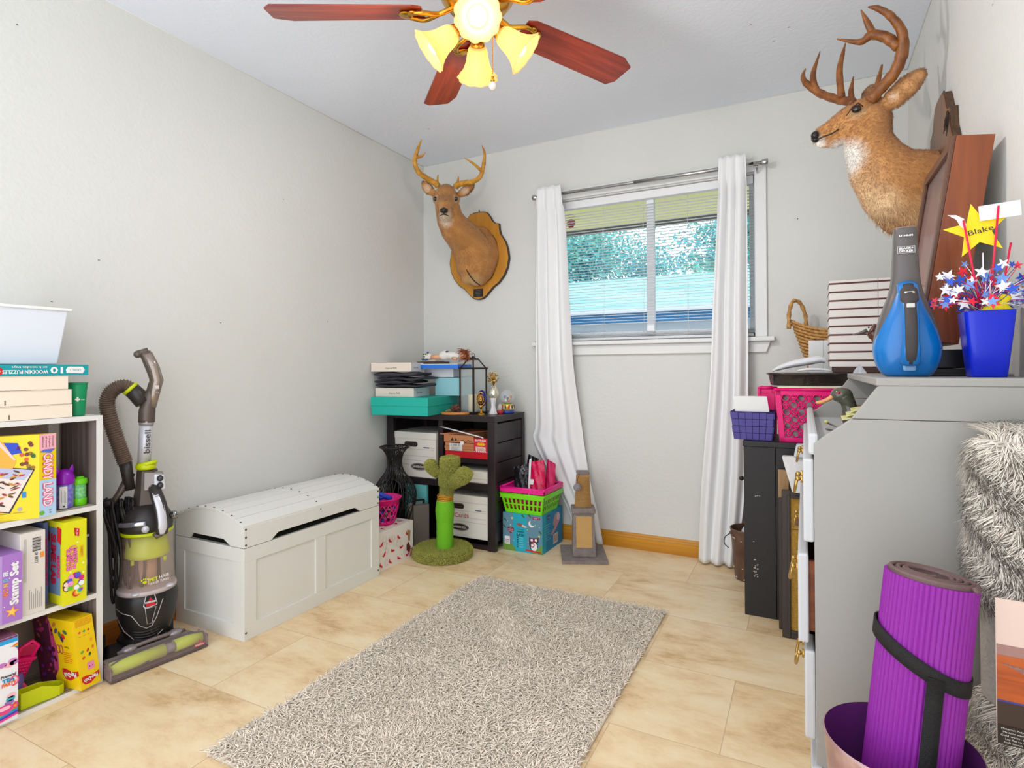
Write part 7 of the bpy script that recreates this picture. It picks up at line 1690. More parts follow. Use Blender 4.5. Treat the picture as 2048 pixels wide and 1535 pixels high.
    for i in range(130):
        a = rg.uniform(0, 2*PI); el = rg.uniform(.2, 1.0); L = rg.uniform(.06, .15); d = Vector((math.cos(a)*(1.15 - el*.8)*1.0, math.sin(a)*(1.15 - el*.8)*.7, el*.85))
        p = Vector((cx2 + rg.uniform(-.015, .015), cy2 + rg.uniform(-.015, .015), T + .14)); q = p + d*L; q.x = max(min(q.x, 2.778), 2.618 if q.z < 1.23 else 2.59); mid = (p + q)/2 + Vector((0, 0, .015))
        b.tube([p, mid, q], [.0009, .0008, .0006], rg.choice(stemc), 4); tips.append((q, d))
    b.build('stems', root)
    def star3(b, c, nrm, r, m, rot): 
        nrm = Vector(nrm).normalized(); U = nrm.orthogonal().normalized(); fr = Fr(c, U, nrm.cross(U)); n = 10
        b.prism(fr, [((r if i % 2 == 0 else r*.42)*math.sin(rot + PI*i/5), (r if i % 2 == 0 else r*.42)*math.cos(rot + PI*i/5)) for i in range(n)][::-1], .0006, m)
    for i, (q, d) in enumerate(tips):
        if i % 4 == 3: continue
        star3(b2, q, (rg.uniform(-.5, .5), -1, rg.uniform(-.4, .4)), rg.uniform(.008, .0165), rg.choice([cr, wt, wt, bl, sb, cr]), rg.uniform(0, 6))
    b2.build('foil_stars', root)
    b = MB(); fr = Fr((2.690, cy2 - .02, 1.340), (1, 0, 0), (0, 0, 1)); pts = [((.062 if i % 2 == 0 else .026)*math.sin(-.17 + PI*i/5), (.062 if i % 2 == 0 else .026)*math.cos(-.17 + PI*i/5)) for i in range(10)][::-1]
    b.prism(fr, pts, .0015, mat((250, 218, 20), .5)); b.txt(fr, .006, 0, .012, 'Blake', pr((40, 40, 50)), rot=.22, width=.045, l=.0014); b.tube([(2.70, cy2 - .019, 1.29), (2.705, cy2, T + .12)], .0014, wt, 5); b.build('name_star', root, label='yellow paper star with handwriting')
    b = MB(); b.T = Matrix.Translation((2.728, cy2 - .028, 1.378)) @ Matrix.Rotation(.07, 4, 'Y').inverted(); b.box(-.036, 0, -.0165, .036, .001, .0165, mat((232, 234, 236), .6)); b.build('white_tag', root)
    b = MB(); fr = Fr((2.652, cy2 - .026, 1.372), (1, 0, 0), (0, 0, 1)); b.prism(fr, [(-.016, .008), (.0, .006), (.014, -.004), (.018, -.018), (.016, -.03), (.008, -.022), (.0, -.004)], .001, mat((236, 228, 228), .6)); b.build('white_petal', root)
    for pts in ([(2.664, cy2 - .03, 1.364), (2.684, cy2 - .02, 1.24)], [(2.725, cy2 - .032, 1.388), (2.716, cy2 - .02, 1.24)], [(2.752, cy2 - .005, 1.31), (2.738, cy2, 1.21)]):
        b = MB(); b.tube(pts + [(2.705, cy2, T + .11)], .0021, mat((226, 24, 72), .35), 8); b.build('red_stick', root)
    b = MB(); b.ball((2.723, cy2 - .012, T + .145), (.028, .022, .02), mat((246, 224, 30), .7, bump=(60, .8)), 9); b.tube([(2.73, cy2 - .015, T + .155), (2.742, cy2 - .015, T + .178)], [.012, .010], mat((246, 224, 30), .7), 7); tag(b.build('tissue_bow', loc=(2.72, cy2, T + .125)), 'crumpled yellow tissue tuft poking out of the blue tumbler', 'tissue')
    # low black box and the leaning shadow box frame
    b = MB(); b.box(2.585, -1.50, T, 2.72, -1.065, T + .018, blackm); b.box(2.59, -1.495, T + .019, 2.718, -1.068, T + .0655, mat((18, 16, 16), .3)); tag(b.build('black_case', loc=(2.65, -1.24, T), bevel=.002), 'low glossy black case lying on the desk under the leaning shadow box', 'case')
    zb = T + .066
    mah = mat((150, 76, 30), .4, grain=(22, 'z', (112, 48, 18)), coat=.3, name='mahogany'); root = thing('shadow_box', 'deep mahogany shadow box frame with a glass front leaning on the right wall', 'shadow box', (2.65, -1.26, zb))
    th = math.atan2(.078, .52); TM = Matrix.Translation((2.690, 0, zb + .0008)) @ Matrix.Rotation(th, 4, 'Y'); ya, yb, H, D, t = -1.45, -1.07, .535, .078, .013
    b = MB(); b.T = TM
    b.box(-D, ya, 0.012, 0, ya + t, H, mah); b.box(-D, yb - t, .012, 0, yb, H, mah); b.box(-D, ya + t, H - t, 0, yb - t, H, mah); b.box(-D, ya + t, .012, 0, yb - t, .012 + t, mah); b.build('case_sides', root, bevel=.0015)
    b = MB(); b.T = TM; x0, x1 = -D - .008, -D; fm = mat((96, 62, 46), .35)
    w_ = .028
    b.box(x0, ya, .012, x1, ya + w_, H, fm); b.box(x0, yb - w_, .012, x1, yb, H, fm); b.box(x0, ya + w_, H - w_, x1, yb - w_, H, fm); b.box(x0, ya + w_, .012, x1, yb - w_, .012 + w_, fm); b.build('front_frame', root, bevel=.002)
    b = MB(); b.T = TM; b.box(-D + .002, ya + t, .03, -D + .004, yb - t, H - t, mat((240, 240, 240), .02, alpha=.16)); b.build('front_glass', root)
    b = MB(); b.T = TM; b.box(-.012, ya + t, .026, -.006, yb - t, H - t, mat((246, 238, 228), .7)); b.build('backing_board', root)
    # small things at the desk's far edge
    b = MB(); c = Vector((2.516, -.925, T)); b.add([c + Vector(v) for v in ((-.022, -.016, 0), (.022, -.016, 0), (.022, .016, 0), (-.022, .016, 0), (0, 0, .034))], [(0, 3, 2, 1), (0, 1, 4), (1, 2, 4), (2, 3, 4), (3, 0, 4)], mat((200, 200, 206), .1, coat=1, bump=(90, .9)))
    tag(b.build('glass_pyramid', loc=tuple(c)), 'small cut glass pyramid on the far part of the desk top', 'ornament')
    # brown duck decoy standing behind the handheld vacuum
    root = thing('duck_decoy', 'brown glazed duck decoy peeking out behind the handheld vacuum', 'duck figure', (2.60, -1.015, T)); br = mat((112, 66, 48), .25, var=(40, (80, 50, 42)), coat=.4); gb = mat((110, 104, 100), .35)
    b = MB(); b.tube(spline([(2.64, -1.015, T + .035), (2.60, -1.015, T + .05), (2.575, -1.015, T + .085), (2.558, -1.015, T + .12), (2.548, -1.015, T + .142), (2.54, -1.015, T + .148)], 4), [.034]*5 + [.028]*4 + [.017]*4 + [.021]*4 + [.023, .022, .021, .018][:4], br, 16); b.ball((2.63, -1.015, T + .036), (.075, .038, .0355), br, 12); b.build('duck_body', root)
    b = MB(); b.tube([(2.532, -1.015, T + .144), (2.510, -1.015, T + .135), (2.49, -1.015, T + .131)], [.012, .007, .004], gb, 10, flat=((0, 1, 0), .6)); b.build('bill', root)
    b = MB(); b.ball((2.535, -1.034, T + .153), .003, blackm, 6); b.build('eye', root)
    # mallard decoy inside the slant desk
    Z = .8575; root = thing('mallard_decoy', 'green headed mallard decoy with an orange bill inside the slant desk', 'duck figure', (2.50, -1.25, Z)); gh = mat((84, 84, 70), .15, coat=.6, name='mallard_green'); rdb = mat((96, 56, 42), .3)
    b = MB(); b.ball((2.445, -1.25, .953), (.030, .024, .0235), gh, 14); b.tube(spline([(2.45, -1.25, .95), (2.462, -1.25, .93), (2.468, -1.25, .90), (2.475, -1.25, .885)], 4), [.023, .023, .022, .021, .02, .02, .02, .021, .022, .024, .027, .03, .03], gh, 14); b.build('duck_head', root)
    b = MB(); b.ball((2.53, -1.25, Z + .035), (.085, .045, .0345), rdb, 12); b.tube([(2.468, -1.25, .915), (2.464, -1.25, .885), (2.47, -1.25, .868)], [.016, .022, .02], rdb, 12); b.build('duck_body', root)
    b = MB(); b.tube(spline([(2.424, -1.25, .950), (2.408, -1.25, .938), (2.39, -1.25, .930), (2.376, -1.25, .928)], 4), [.013, .0125, .012, .0115, .011, .0105, .0105, .0105, .010, .010, .009, .008, .005], mat((226, 158, 104), .3), 12, flat=((0, 1, 0), .6)); b.build('bill', root)
    b = MB(); b.ball((2.437, -1.2725, .960), (.0045, .003, .004), mat((200, 30, 40), .15), 8); b.ball((2.437, -1.2745, .960), .0018, blackm, 6); b.build('eye', root)
    b = MB()
    for k in range(3): b.hexa([(2.44 + .012*k, -1.36 + .01*k, .885 + .012*k), (2.50 + .012*k, -1.37, .90 + .012*k), (2.51 + .012*k, -1.29, .906 + .012*k), (2.44 + .012*k, -1.30, .892 + .012*k)], [(2.44 + .012*k, -1.36 + .01*k, .887 + .012*k), (2.50 + .012*k, -1.37, .902 + .012*k), (2.51 + .012*k, -1.29, .908 + .012*k), (2.44 + .012*k, -1.30, .894 + .012*k)], mat((240, 236, 190), .5, var=(70, (214, 210, 120))))
    b.box(2.47, -1.36, Z, 2.51, -1.31, .90, mat((150, 150, 150), .4)); tag(b.build('paper_stack', loc=(2.48, -1.33, Z)), 'cream and yellow patterned papers in front of the mallard decoy', 'papers')
    b = MB(); b.tube([(2.405, -1.30, .872), (2.43, -1.32, .862), (2.45, -1.34, .861)], .0032, chrome, 6); b.ball((2.402, -1.299, .874), .006, mat((226, 220, 130), .5), 6); b.tube([(2.44, -1.44, .861), (2.40, -1.38, .861)], .003, chrome, 6)
    tag(b.build('hand_tools', loc=(2.42, -1.32, Z)), 'small silver tools lying on the writing board of the slant desk', 'tool')
    b = MB(); b.box(2.62, -1.17, .929, 2.76, -1.0, .968, blackm); b.box(2.66, -1.45, .929, 2.76, -1.22, .96, mat((120, 60, 66), .5)); tag(b.build('black_book', loc=(2.69, -1.1, .929), bevel=.002), 'dark book in the upper cubby of the slant desk', 'book')
desk_items()

def right_corner():
    K = mat((34, 31, 30), .5, bump=(90, .05), name='black_cabinet_paint')
    x0, x1, y0, y1, h = 2.115, 2.70, -.655, -.33, .728
    root = thing('cabinet', 'scuffed black cabinet standing between the window and the grey desk', 'cabinet', (2.4, -.49, 0))
    b = MB(); b.box(x0, y0, 0, 2.2365, y1, h - .022, K); b.box(2.2378, y0 + .001, 0, x1, y1, h - .022, K); b.build('cabinet_body', root, bevel=.0015)
    b = MB(); b.box(x0 - .004, y0 - .004, h - .022, x1, y1, h, K); b.build('cabinet_top', root, bevel=.002)
    b = MB(); fr = Fr((x0, y0, 0), (1, 0, 0), (0, 0, 1)); sc = pr((176, 170, 164)); rg = random.Random(4)
    for u, v, r in ((.045, .50, .004), (.052, .502, .003), (.06, .502, .003), (.04, .235, .005), (.036, .31, .003)): b.disc(fr, u, v, r, sc, r*.5, n=7)
    for k in range(16): b.disc(fr, .044 + rg.uniform(-.008, .008), .19 + rg.uniform(-.03, .035), rg.uniform(.001, .004), sc, rg.uniform(.001, .004), n=6)
    b.build('paint_chips', root)
    b = MB(); b.tube([(x0 - .001, -.60, .56), (x0 - .012, -.60, .56)], .006, K, 8); b.ball((x0 - .015, -.60, .56), .010, K, 8); b.build('knob', root)
    T = h + .0005
    # woven purple basket with papers
    pu = mat((74, 62, 140), .45, name='purple_webbing'); root = thing('woven_basket', 'small purple woven strap basket on the left of the black cabinet', 'basket', (2.15, -.56, T))
    b = MB(); bx0, bx1, tx0, tx1, ya, yb, H = 2.075, 2.222, 2.062, 2.232, -.62, -.48, .118
    b.hexa([(bx0 + .003, ya + .003, T), (bx1 - .003, ya + .003, T), (bx1 - .003, yb, T), (bx0 + .003, yb, T)], [(tx0 + .003, ya - .003, T + H - .004), (tx1 - .003, ya - .003, T + H - .004), (tx1 - .003, yb, T + H - .004), (tx0 + .003, yb, T + H - .004)], mat((44, 38, 90), .6))
    nc, nr = 6, 4
    for (a, c, d, e, n1) in (((bx0, ya, T), (bx1, ya, T), (tx1, ya - .006, T + H), (tx0, ya - .006, T + H), nc), ((bx1, ya, T), (bx1, yb, T), (tx1, yb, T + H), (tx1, ya - .006, T + H), 5), ((bx0, yb, T), (bx0, ya, T), (tx0, ya - .006, T + H), (tx0, yb, T + H), 5)):
        a, c, d, e = map(Vector, (a, c, d, e)); N_ = (c - a).cross(e - a).normalized()
        for i in range(n1):
            for j in range(nr):
                u0, u1, v0, v1 = (i + .02)/n1, (i + .98)/n1, (j + .03)/nr, (j + .97)/nr; P = lambda u, v: a.lerp(c, u).lerp(e.lerp(d, u), v); l = .0035 if (i + j) % 2 else .0015
                q = [P(u0, v0), P(u1, v0), P(u1, v1), P(u0, v1)]; b.add([p + N_*l for p in q] + q, [(0,1,2,3), (0,4,5,1), (1,5,6,2), (2,6,7,3), (3,7,4,0)], pu)
    b.build('basket_weave', root, bevel=.0008)
    b = MB(); r = [(tx0, ya - .007), (tx1, ya - .007), (tx1, yb), (tx0, yb)]; b.tube([(x, y, T + H) for x, y in r], .0035, mat((60, 50, 110), .4), 6, closed=True); b.build('rim', root)
    b = MB(); b.hexa([(2.078, -.612, T + .113), (2.215, -.612, T + .113), (2.20, -.59, T + .113), (2.08, -.59, T + .113)], [(2.066, -.60, T + .185), (2.204, -.60, T + .185), (2.20, -.575, T + .185), (2.068, -.575, T + .185)], mat((226, 226, 222), .5)); tag(b.build('paper_pad', loc=(2.14, -.6, T + .113), bevel=.003), 'white padded envelope standing in the purple basket', 'paper')
    # pink plastic baskets
    pk = mat((240, 10, 120), .35, name='hot_pink_basket')
    def pbasket(x0, x1, y0, y1, z0, z1, ins, label, pattern=True):
        root = thing('plastic_basket', label, 'basket', ((x0+x1)/2, (y0+y1)/2, z0)); b = MB()
        B = [Vector(v) for v in ((x0+ins, y0+ins, z0), (x1-ins, y0+ins, z0), (x1-ins, y1-ins, z0), (x0+ins, y1-ins, z0))]; Tt = [Vector(v) for v in ((x0, y0, z1), (x1, y0, z1), (x1, y1, z1), (x0, y1, z1))]
        b.box(x0+ins, y0+ins, z0, x1-ins, y1-ins, z0 + .003, pk)
        for s in range(4):
            a, c, d, e = B[s], B[(s+1) % 4], Tt[(s+1) % 4], Tt[s]; N_ = (c - a).cross(e - a).normalized(); P = lambda u, v: a.lerp(c, u).lerp(e.lerp(d, u), v)
            def strip(u0, v0, u1, v1, w, lift=0.0):
                p, q = P(u0, v0), P(u1, v1); t = (q - p).normalized(); n_ = t.cross(N_)*w; b.add([p - n_ + N_*lift, q - n_ + N_*lift, q + n_ + N_*lift, p + n_ + N_*lift, p - n_ - N_*.002, q - n_ - N_*.002, q + n_ - N_*.002, p + n_ - N_*.002], [(0,1,2,3), (7,6,5,4), (0,4,5,1), (1,5,6,2), (2,6,7,3), (3,7,4,0)], pk)
            strip(0, .04, 1, .04, .009, .001); strip(0, .94, 1, .94, .011, .001); strip(.03, 0, .03, 1, .009, .001); strip(.97, 0, .97, 1, .009, .001)
            if pattern:
                L = (c - a).length; n_u = max(4, int(L/.03)); nv = 6
                for i in range(n_u):
                    for j in range(nv):
                        u = .06 + .88*(i + .5)/n_u; v = .09 + .82*(j + .5)/nv; du, dv = .44/n_u, .41/nv
                        for su, sv in ((-1, 0), (1, 0), (0, -1), (0, 1)):
                            k = 7; pts = [P(u + du*math.cos(t)*(1 if (i + j) % 2 else .8), v + dv*math.sin(t)*(1 if (i + j) % 2 else .8)) + N_*.0005 for t in [2*PI*q_/12 for q_ in range(12)]]
                        b.tube(pts, .0028, pk, 4, closed=True)
                        if (i + j) % 2 == 0: strip(u - du, v, u + du, v, .0022); strip(u, v - dv, u, v + dv, .0022)
            else: strip(0, .5, 1, .5, (z1 - z0)*.5)
        b.build('basket_body', root); b = MB()
        for s in range(4): b.tube([Tt[s], Tt[(s+1) % 4]], .006, pk, 8); b.ball(Tt[s], .006, pk, 6)
        b.build('rim', root)
    pbasket(2.236, 2.60, -.625, -.37, T, .945, .016, 'large hot pink basket with a cut out flower pattern on the black cabinet')
    pbasket(2.165, 2.226, -.475, -.34, T, .945, .003, 'narrow solid pink basket behind the purple woven basket', False)
    b = MB(); b.box(2.262, -.60, T + .006, 2.57, -.39, .92, mat((196, 190, 186), .7, var=(30, (120, 100, 110)))); tag(b.build('paper_bundle', loc=(2.4, -.5, T + .006), bevel=.006), 'pale papers filling the large pink basket, seen through its cut outs', 'papers')
    b = MB(); b.box(2.245, -.63, .9515, 2.61, -.36, .9565, mat((236, 224, 190), .6)); b.box(2.225, -.62, .957, 2.60, -.38, .960, mat((226, 226, 222), .6)); tag(b.build('paper_sheet', loc=(2.42, -.5, .9515)), 'cream sheets lying between the pink basket and the black pan', 'papers')
    # black foil roasting pan
    pm = mat((70, 64, 60), .2, .5, bump=(24, .5), name='dark_foil'); cx, cy = 2.385, -.51; z0 = .9605; b = MB()
    def ring(r, z, m_=0): return [(cx + .185*r*math.copysign(abs(math.cos(t))**.55, math.cos(t)) + 0, cy + .125*r*math.copysign(abs(math.sin(t))**.55, math.sin(t)), z) for t in [2*PI*k/48 for k in range(48)]]
    Rr = [ring(.9, z0), ring(.92, z0 + .003), ring(.97, z0 + .045), ring(1.01, z0 + .046), ring(1.015, z0 + .052), ring(.96, z0 + .052), ring(.90, z0 + .008)]; vs = sum(Rr, []); fs = []
    for i in range(len(Rr)-1):
        for k in range(48): l = (k+1) % 48; fs.append((i*48+k, i*48+l, (i+1)*48+l, (i+1)*48+k))
    fs += [tuple(range(47, -1, -1)), tuple((len(Rr)-1)*48 + k for k in range(48))]; b.add(vs, fs, pm, True); tag(b.build('roasting_pan', loc=(cx, cy, z0)), 'black roasting pan resting on top of the pink basket', 'pan')
    # striped gift box on a brown lid
    zs = 1.0135; b = MB(); b.box(2.452, -.60, zs, 2.76, -.37, zs + .024, mat((72, 46, 38), .6)); tag(b.build('brown_box_lid', loc=(2.6, -.49, zs), bevel=.002), 'flat dark brown box lid on the roasting pan under the striped box', 'box')
    sx0, sx1, sy0, sy1, z0, z1 = 2.437, 2.74, -.60, -.40, zs + .0245, 1.385; wc = mat((232, 226, 218), .55, name='white_gift_card'); st = pr((92, 48, 40)); b = MB(); b.box(sx0, sy0, z0, sx1, sy1, z1, wc)
    for fr, w_ in ((Fr((sx0, sy0, z0), (1, 0, 0), (0, 0, 1)), sx1 - sx0), (Fr((sx0, sy1, z0), (0, -1, 0), (0, 0, 1)), sy1 - sy0)):
        H = z1 - z0
        for k in range(10): b.rect(fr, .0, H*(k + .62)/10.1, w_, H*(k + .62)/10.1 + .007, st, .0006)
    fr = Fr((sx0, sy0, z0), (1, 0, 0), (0, 0, 1)); b.rect(fr, .166, .0, .1675, z1 - z0, pr((150, 140, 136)), .0009)
    tag(b.build('striped_box', loc=(2.59, -.5, z0), bevel=.0015), 'tall white gift box with thin brown stripes', 'box')
    # white plastic bag on the pan
    wb = mat((228, 228, 230), .4, bump=(30, .5), name='white_plastic_bag'); b = MB()
    P = spline([(2.222, -.53, 1.020), (2.25, -.53, 1.034), (2.30, -.53, 1.050), (2.36, -.53, 1.062), (2.405, -.53, 1.068), (2.425, -.53, 1.060)], 5); R = [.006 + .024*math.sin(PI*min(1, i/(len(P)-1)*.85)) for i in range(len(P))]
    b.tube(P, R, wb, 18, flat=((0, 1, 0), .55)); b.tube(spline([(2.32, -.60, 1.022), (2.36, -.61, 1.028), (2.42, -.61, 1.026), (2.446, -.61, 1.018)], 4), [.006, .010, .012, .013, .013, .012, .012, .011, .010, .009, .007, .005, .003], wb, 10, flat=((0, 1, 0), .5)); tag(b.build('plastic_bag', loc=(2.33, -.53, 1.013)), 'crumpled white plastic bag draped over the black roasting pan', 'bag')
    # tall plain carton behind the cabinet carrying the wicker basket
    b = MB(); b.box(2.335, -.318, 0, 2.76, -.045, 1.0, mat((186, 150, 110), .8)); tag(b.build('tall_carton', loc=(2.55, -.18, 0)), 'tall plain carton standing on the floor behind the black cabinet', 'box')
    b = MB(); b.box(2.363, -.316, 1.0005, 2.46, -.262, 1.157, mat((226, 226, 224), .6)); b.box(2.42, -.3165, 1.0005, 2.4215, -.316, 1.157, pr((180, 180, 180))); tag(b.build('white_carton', loc=(2.41, -.29, 1.0), bevel=.001), 'plain white carton in front of the wicker basket', 'box')
    cx, cy, z0 = 2.49, -.155, 1.001; wk = mat((206, 158, 92), .6, var=(60, (170, 120, 62)), name='seagrass'); root = thing('wicker_basket', 'woven seagrass basket with arched handles beside the striped box', 'basket', (cx, cy, z0)); b = MB()
    def rr(t): return .115 + .085*t, .06 + .035*t
    def zt(a, t): return z0 + t*(.205 + .055*abs(math.cos(a))**2.5)
    rows = 15
    for j in range(rows):
        t = j/(rows - 1); n = 60; ph = (j % 2)*PI
        for s in (0, 1):
            pts = []
            for k in range(n):
                a = 2*PI*k/n; w_ = .003*math.sin(18*a + ph + s*PI); rx, ry = rr(t); pts.append((cx + (rx + w_)*math.cos(a), cy + (ry + w_)*math.sin(a), zt(a, t) + .0022*math.cos(18*a + s*PI)))
            b.tube(pts, .0062, wk, 5, closed=True)
    b.lathe([(.0001, 0), (1, 0), (1, .006)], wk, 40, (cx, cy, z0), sx=.115, sy=.06); b.build('basket_weave', root)
    for s in (-1, 1):
        b = MB(); rx, ry = rr(1); xh = cx + s*rx
        h_ = [(0, -.03, .22), (.002, -.03, .30), (.02, -.01, .355), (.05, .02, .345), (.07, .045, .29), (.075, .05, .235)]; b.tube(spline([(xh - s*(dx - .01), cy + dy, z0 + dz) for dx, dy, dz in h_], 6), [.009 + .0018*math.sin(i*1.6) for i in range(31)], wk, 8); b.build('basket_handle', root)
    b = MB(); b.ball((2.55, -.165, 1.185), (.06, .05, .062), mat((90, 80, 200), .4, var=(26, (220, 90, 200))), 14); tag(b.build('play_ball', loc=(2.55, -.165, 1.185)), 'purple and pink ball lying in the wicker basket', 'ball')
    b = MB(); b.lathe([(.0001, 1.008), (.10, 1.01), (.10, 1.12), (.0001, 1.125)], mat((120, 84, 56), .9), 24, (cx, cy, 0), sy=.52); tag(b.build('brown_cloth', loc=(cx, cy, 1.01)), 'brown cloth bundled in the bottom of the wicker basket', 'cloth')
    # metal pail behind the cabinet
    cx, cy = 2.098, -.212; pm = mat((120, 92, 78), .4, .3, var=(14, (96, 72, 60)), name='brown_enamel'); root = thing('metal_pail', 'chipped brown metal pail with a wire handle beside the right curtain', 'bucket', (cx, cy, 0))
    b = MB(); b.lathe([(.0001, .001), (.066, .001), (.068, .006), (.071, .05), (.073, .052), (.083, .20), (.085, .203), (.085, .212), (.087, .235), (.089, .238), (.089, .246), (.086, .248), (.084, .244), (.081, .20), (.066, .01), (.0001, .008)], pm, 44, (cx, cy, 0)); b.build('pail_body', root)
    b = MB(); rg = random.Random(2)
    for k in range(26):
        a = rg.uniform(2.6, 5.2); z = rg.choice([.052, .055, .2, .012]) + rg.uniform(-.006, .008); r = .0685 + (z/.2)*.0155; b.ball((cx + r*math.cos(a), cy + r*math.sin(a), z), (.004, .004, .002), pr((220, 206, 190)), 4)
    b.build('enamel_chips', root)
    b = MB(); b.tube(spline([(cx - .082, cy - .03, .222), (cx - .108, cy - .035, .20), (cx - .112, cy - .038, .17), (cx - .09, cy - .045, .15)], 5), .0022, blackm, 6); b.ball((cx - .08, cy - .03, .224), .009, pm, 6); b.build('bail_handle', root)
    b = MB(); b.tube(spline([(cx + .0, cy, .20), (cx + .01, cy - .02, .245), (cx + .03, cy - .01, .265)], 4), [.04]*4 + [.03]*3 + [.012]*2, wb, 10); tag(b.build('white_liner', loc=(cx, cy, .2)), 'white plastic liner sticking out of the brown pail', 'bag')
    b = MB(); b.lathe([(.0001, .01), (.06, .01), (.076, .18), (.0001, .185)], mat((190, 160, 130), .9), 24, (cx, cy, 0)); tag(b.build('pail_contents', loc=(cx, cy, .01)), 'tan paper filling the brown pail', 'paper')
    # picture frames leaning against the cabinet
    def pframe(xa, xb, yb, za, zt, lean, w_, m, m2, label, inner=None, gap=None):
        root = thing('framed_picture', label, 'picture', (xa, yb, za)); TM = Matrix.Translation((0, yb, za)) @ Matrix.Rotation(-lean, 4, 'X')
        H = (zt - za)/math.cos(lean); d = .022
        b = MB(); b.T = TM; b.box(xa, -d, 0, xa + w_, 0, H, m); b.box(xb - w_, -d, 0, xb, 0, H, m); b.box(xa + w_, -d, H - w_, xb - w_, 0, H, m); b.box(xa + w_, -d, 0, xb - w_, 0, w_, m)
        b.box(xa + w_*.62, -d - .005, w_*.62, xa + w_, -d, H - w_*.62, m); b.box(xa + w_, -d - .005, H - w_, xb - w_, -d, H - w_*.62, m); b.box(xa + w_, -d - .005, w_*.62, xb - w_, -d, w_, m)
        b.build('frame_molding', root, bevel=.003)
        b = MB(); b.T = TM; b.box(xa + w_ - .004, -d + .006, w_ - .004, xb - w_ + .004, -.004, H - w_ + .004, m2)
        if inner: inner(b, Fr(TM @ Vector((xa + w_, -d + .006, w_)), TM.to_3x3() @ Vector((1, 0, 0)), TM.to_3x3() @ Vector((0, 0, 1))), xb - xa - 2*w_, H - 2*w_)
        b.T = None if not inner else b.T; b.build('picture', root)
    gm = mat((168, 134, 92), .4, .2, grain=(40, 'z', (140, 106, 66)), name='bronze_frame'); dm = mat((58, 46, 40), .45, name='dark_brown_frame'); goldlin = mat((206, 160, 70), .6, bump=(500, .6), var=(90, (190, 142, 52)))
    pframe(2.247, 2.56, -.690, .0006, .622, .035, .040, gm, mat((120, 96, 70), .5), 'bronze picture frame, rearmost of the frames leaning on the cabinet')
    pframe(2.248, 2.60, -.722, .0006, .512, .06, .024, dm, mat((156, 140, 130), .7), 'plain dark brown picture frame in the middle of the leaning frames')
    def inner(b, fr, w_, H):
        T_ = b.T; b.T = None; ink = pr((96, 62, 30)); b.txt(fr, .04, H*.62, .010, '2.40', ink, width=.04, l=.002); b.disc(fr, .028, H*.82, .02, pr((120, 82, 44)), .014, l=.002); b.rect(fr, .005, H*.76, .05, H*.765, ink, .002)
        for k in range(30): b.rect(fr, .004, .02 + H*.55*k/30, .06, .0215 + H*.55*k/30, pr((176, 130, 50)), .001)
    pframe(2.262, 2.62, -.790, .0006, .556, .08, .030, dm, goldlin, 'dark picture frame around a golden print, front of the leaning frames', inner)
    # white crumpled paper bag stuffed beside the desk
    b = MB(); P = spline([(2.335, -.84, .66), (2.33, -.84, .70), (2.325, -.84, .60), (2.34, -.84, .56)], 4)
    b.hexa([(2.30, -.80, .555), (2.36, -.80, .555), (2.36, -.77, .555), (2.30, -.77, .555)], [(2.262, -.74, .685), (2.36, -.74, .685), (2.36, -.70, .685), (2.262, -.70, .685)], mat((222, 220, 218), .5, bump=(30, .8)))
    b.hexa([(2.305, -.76, .686), (2.36, -.76, .686), (2.36, -.72, .686), (2.305, -.72, .686)], [(2.315, -.74, .735), (2.36, -.74, .735), (2.36, -.70, .735), (2.315, -.70, .735)], mat((206, 208, 208), .5))
    tag(b.build('paper_bag', loc=(2.33, -.78, .557), bevel=.006), 'white paper bag resting on the leaning frames next to the desk', 'bag')
right_corner()

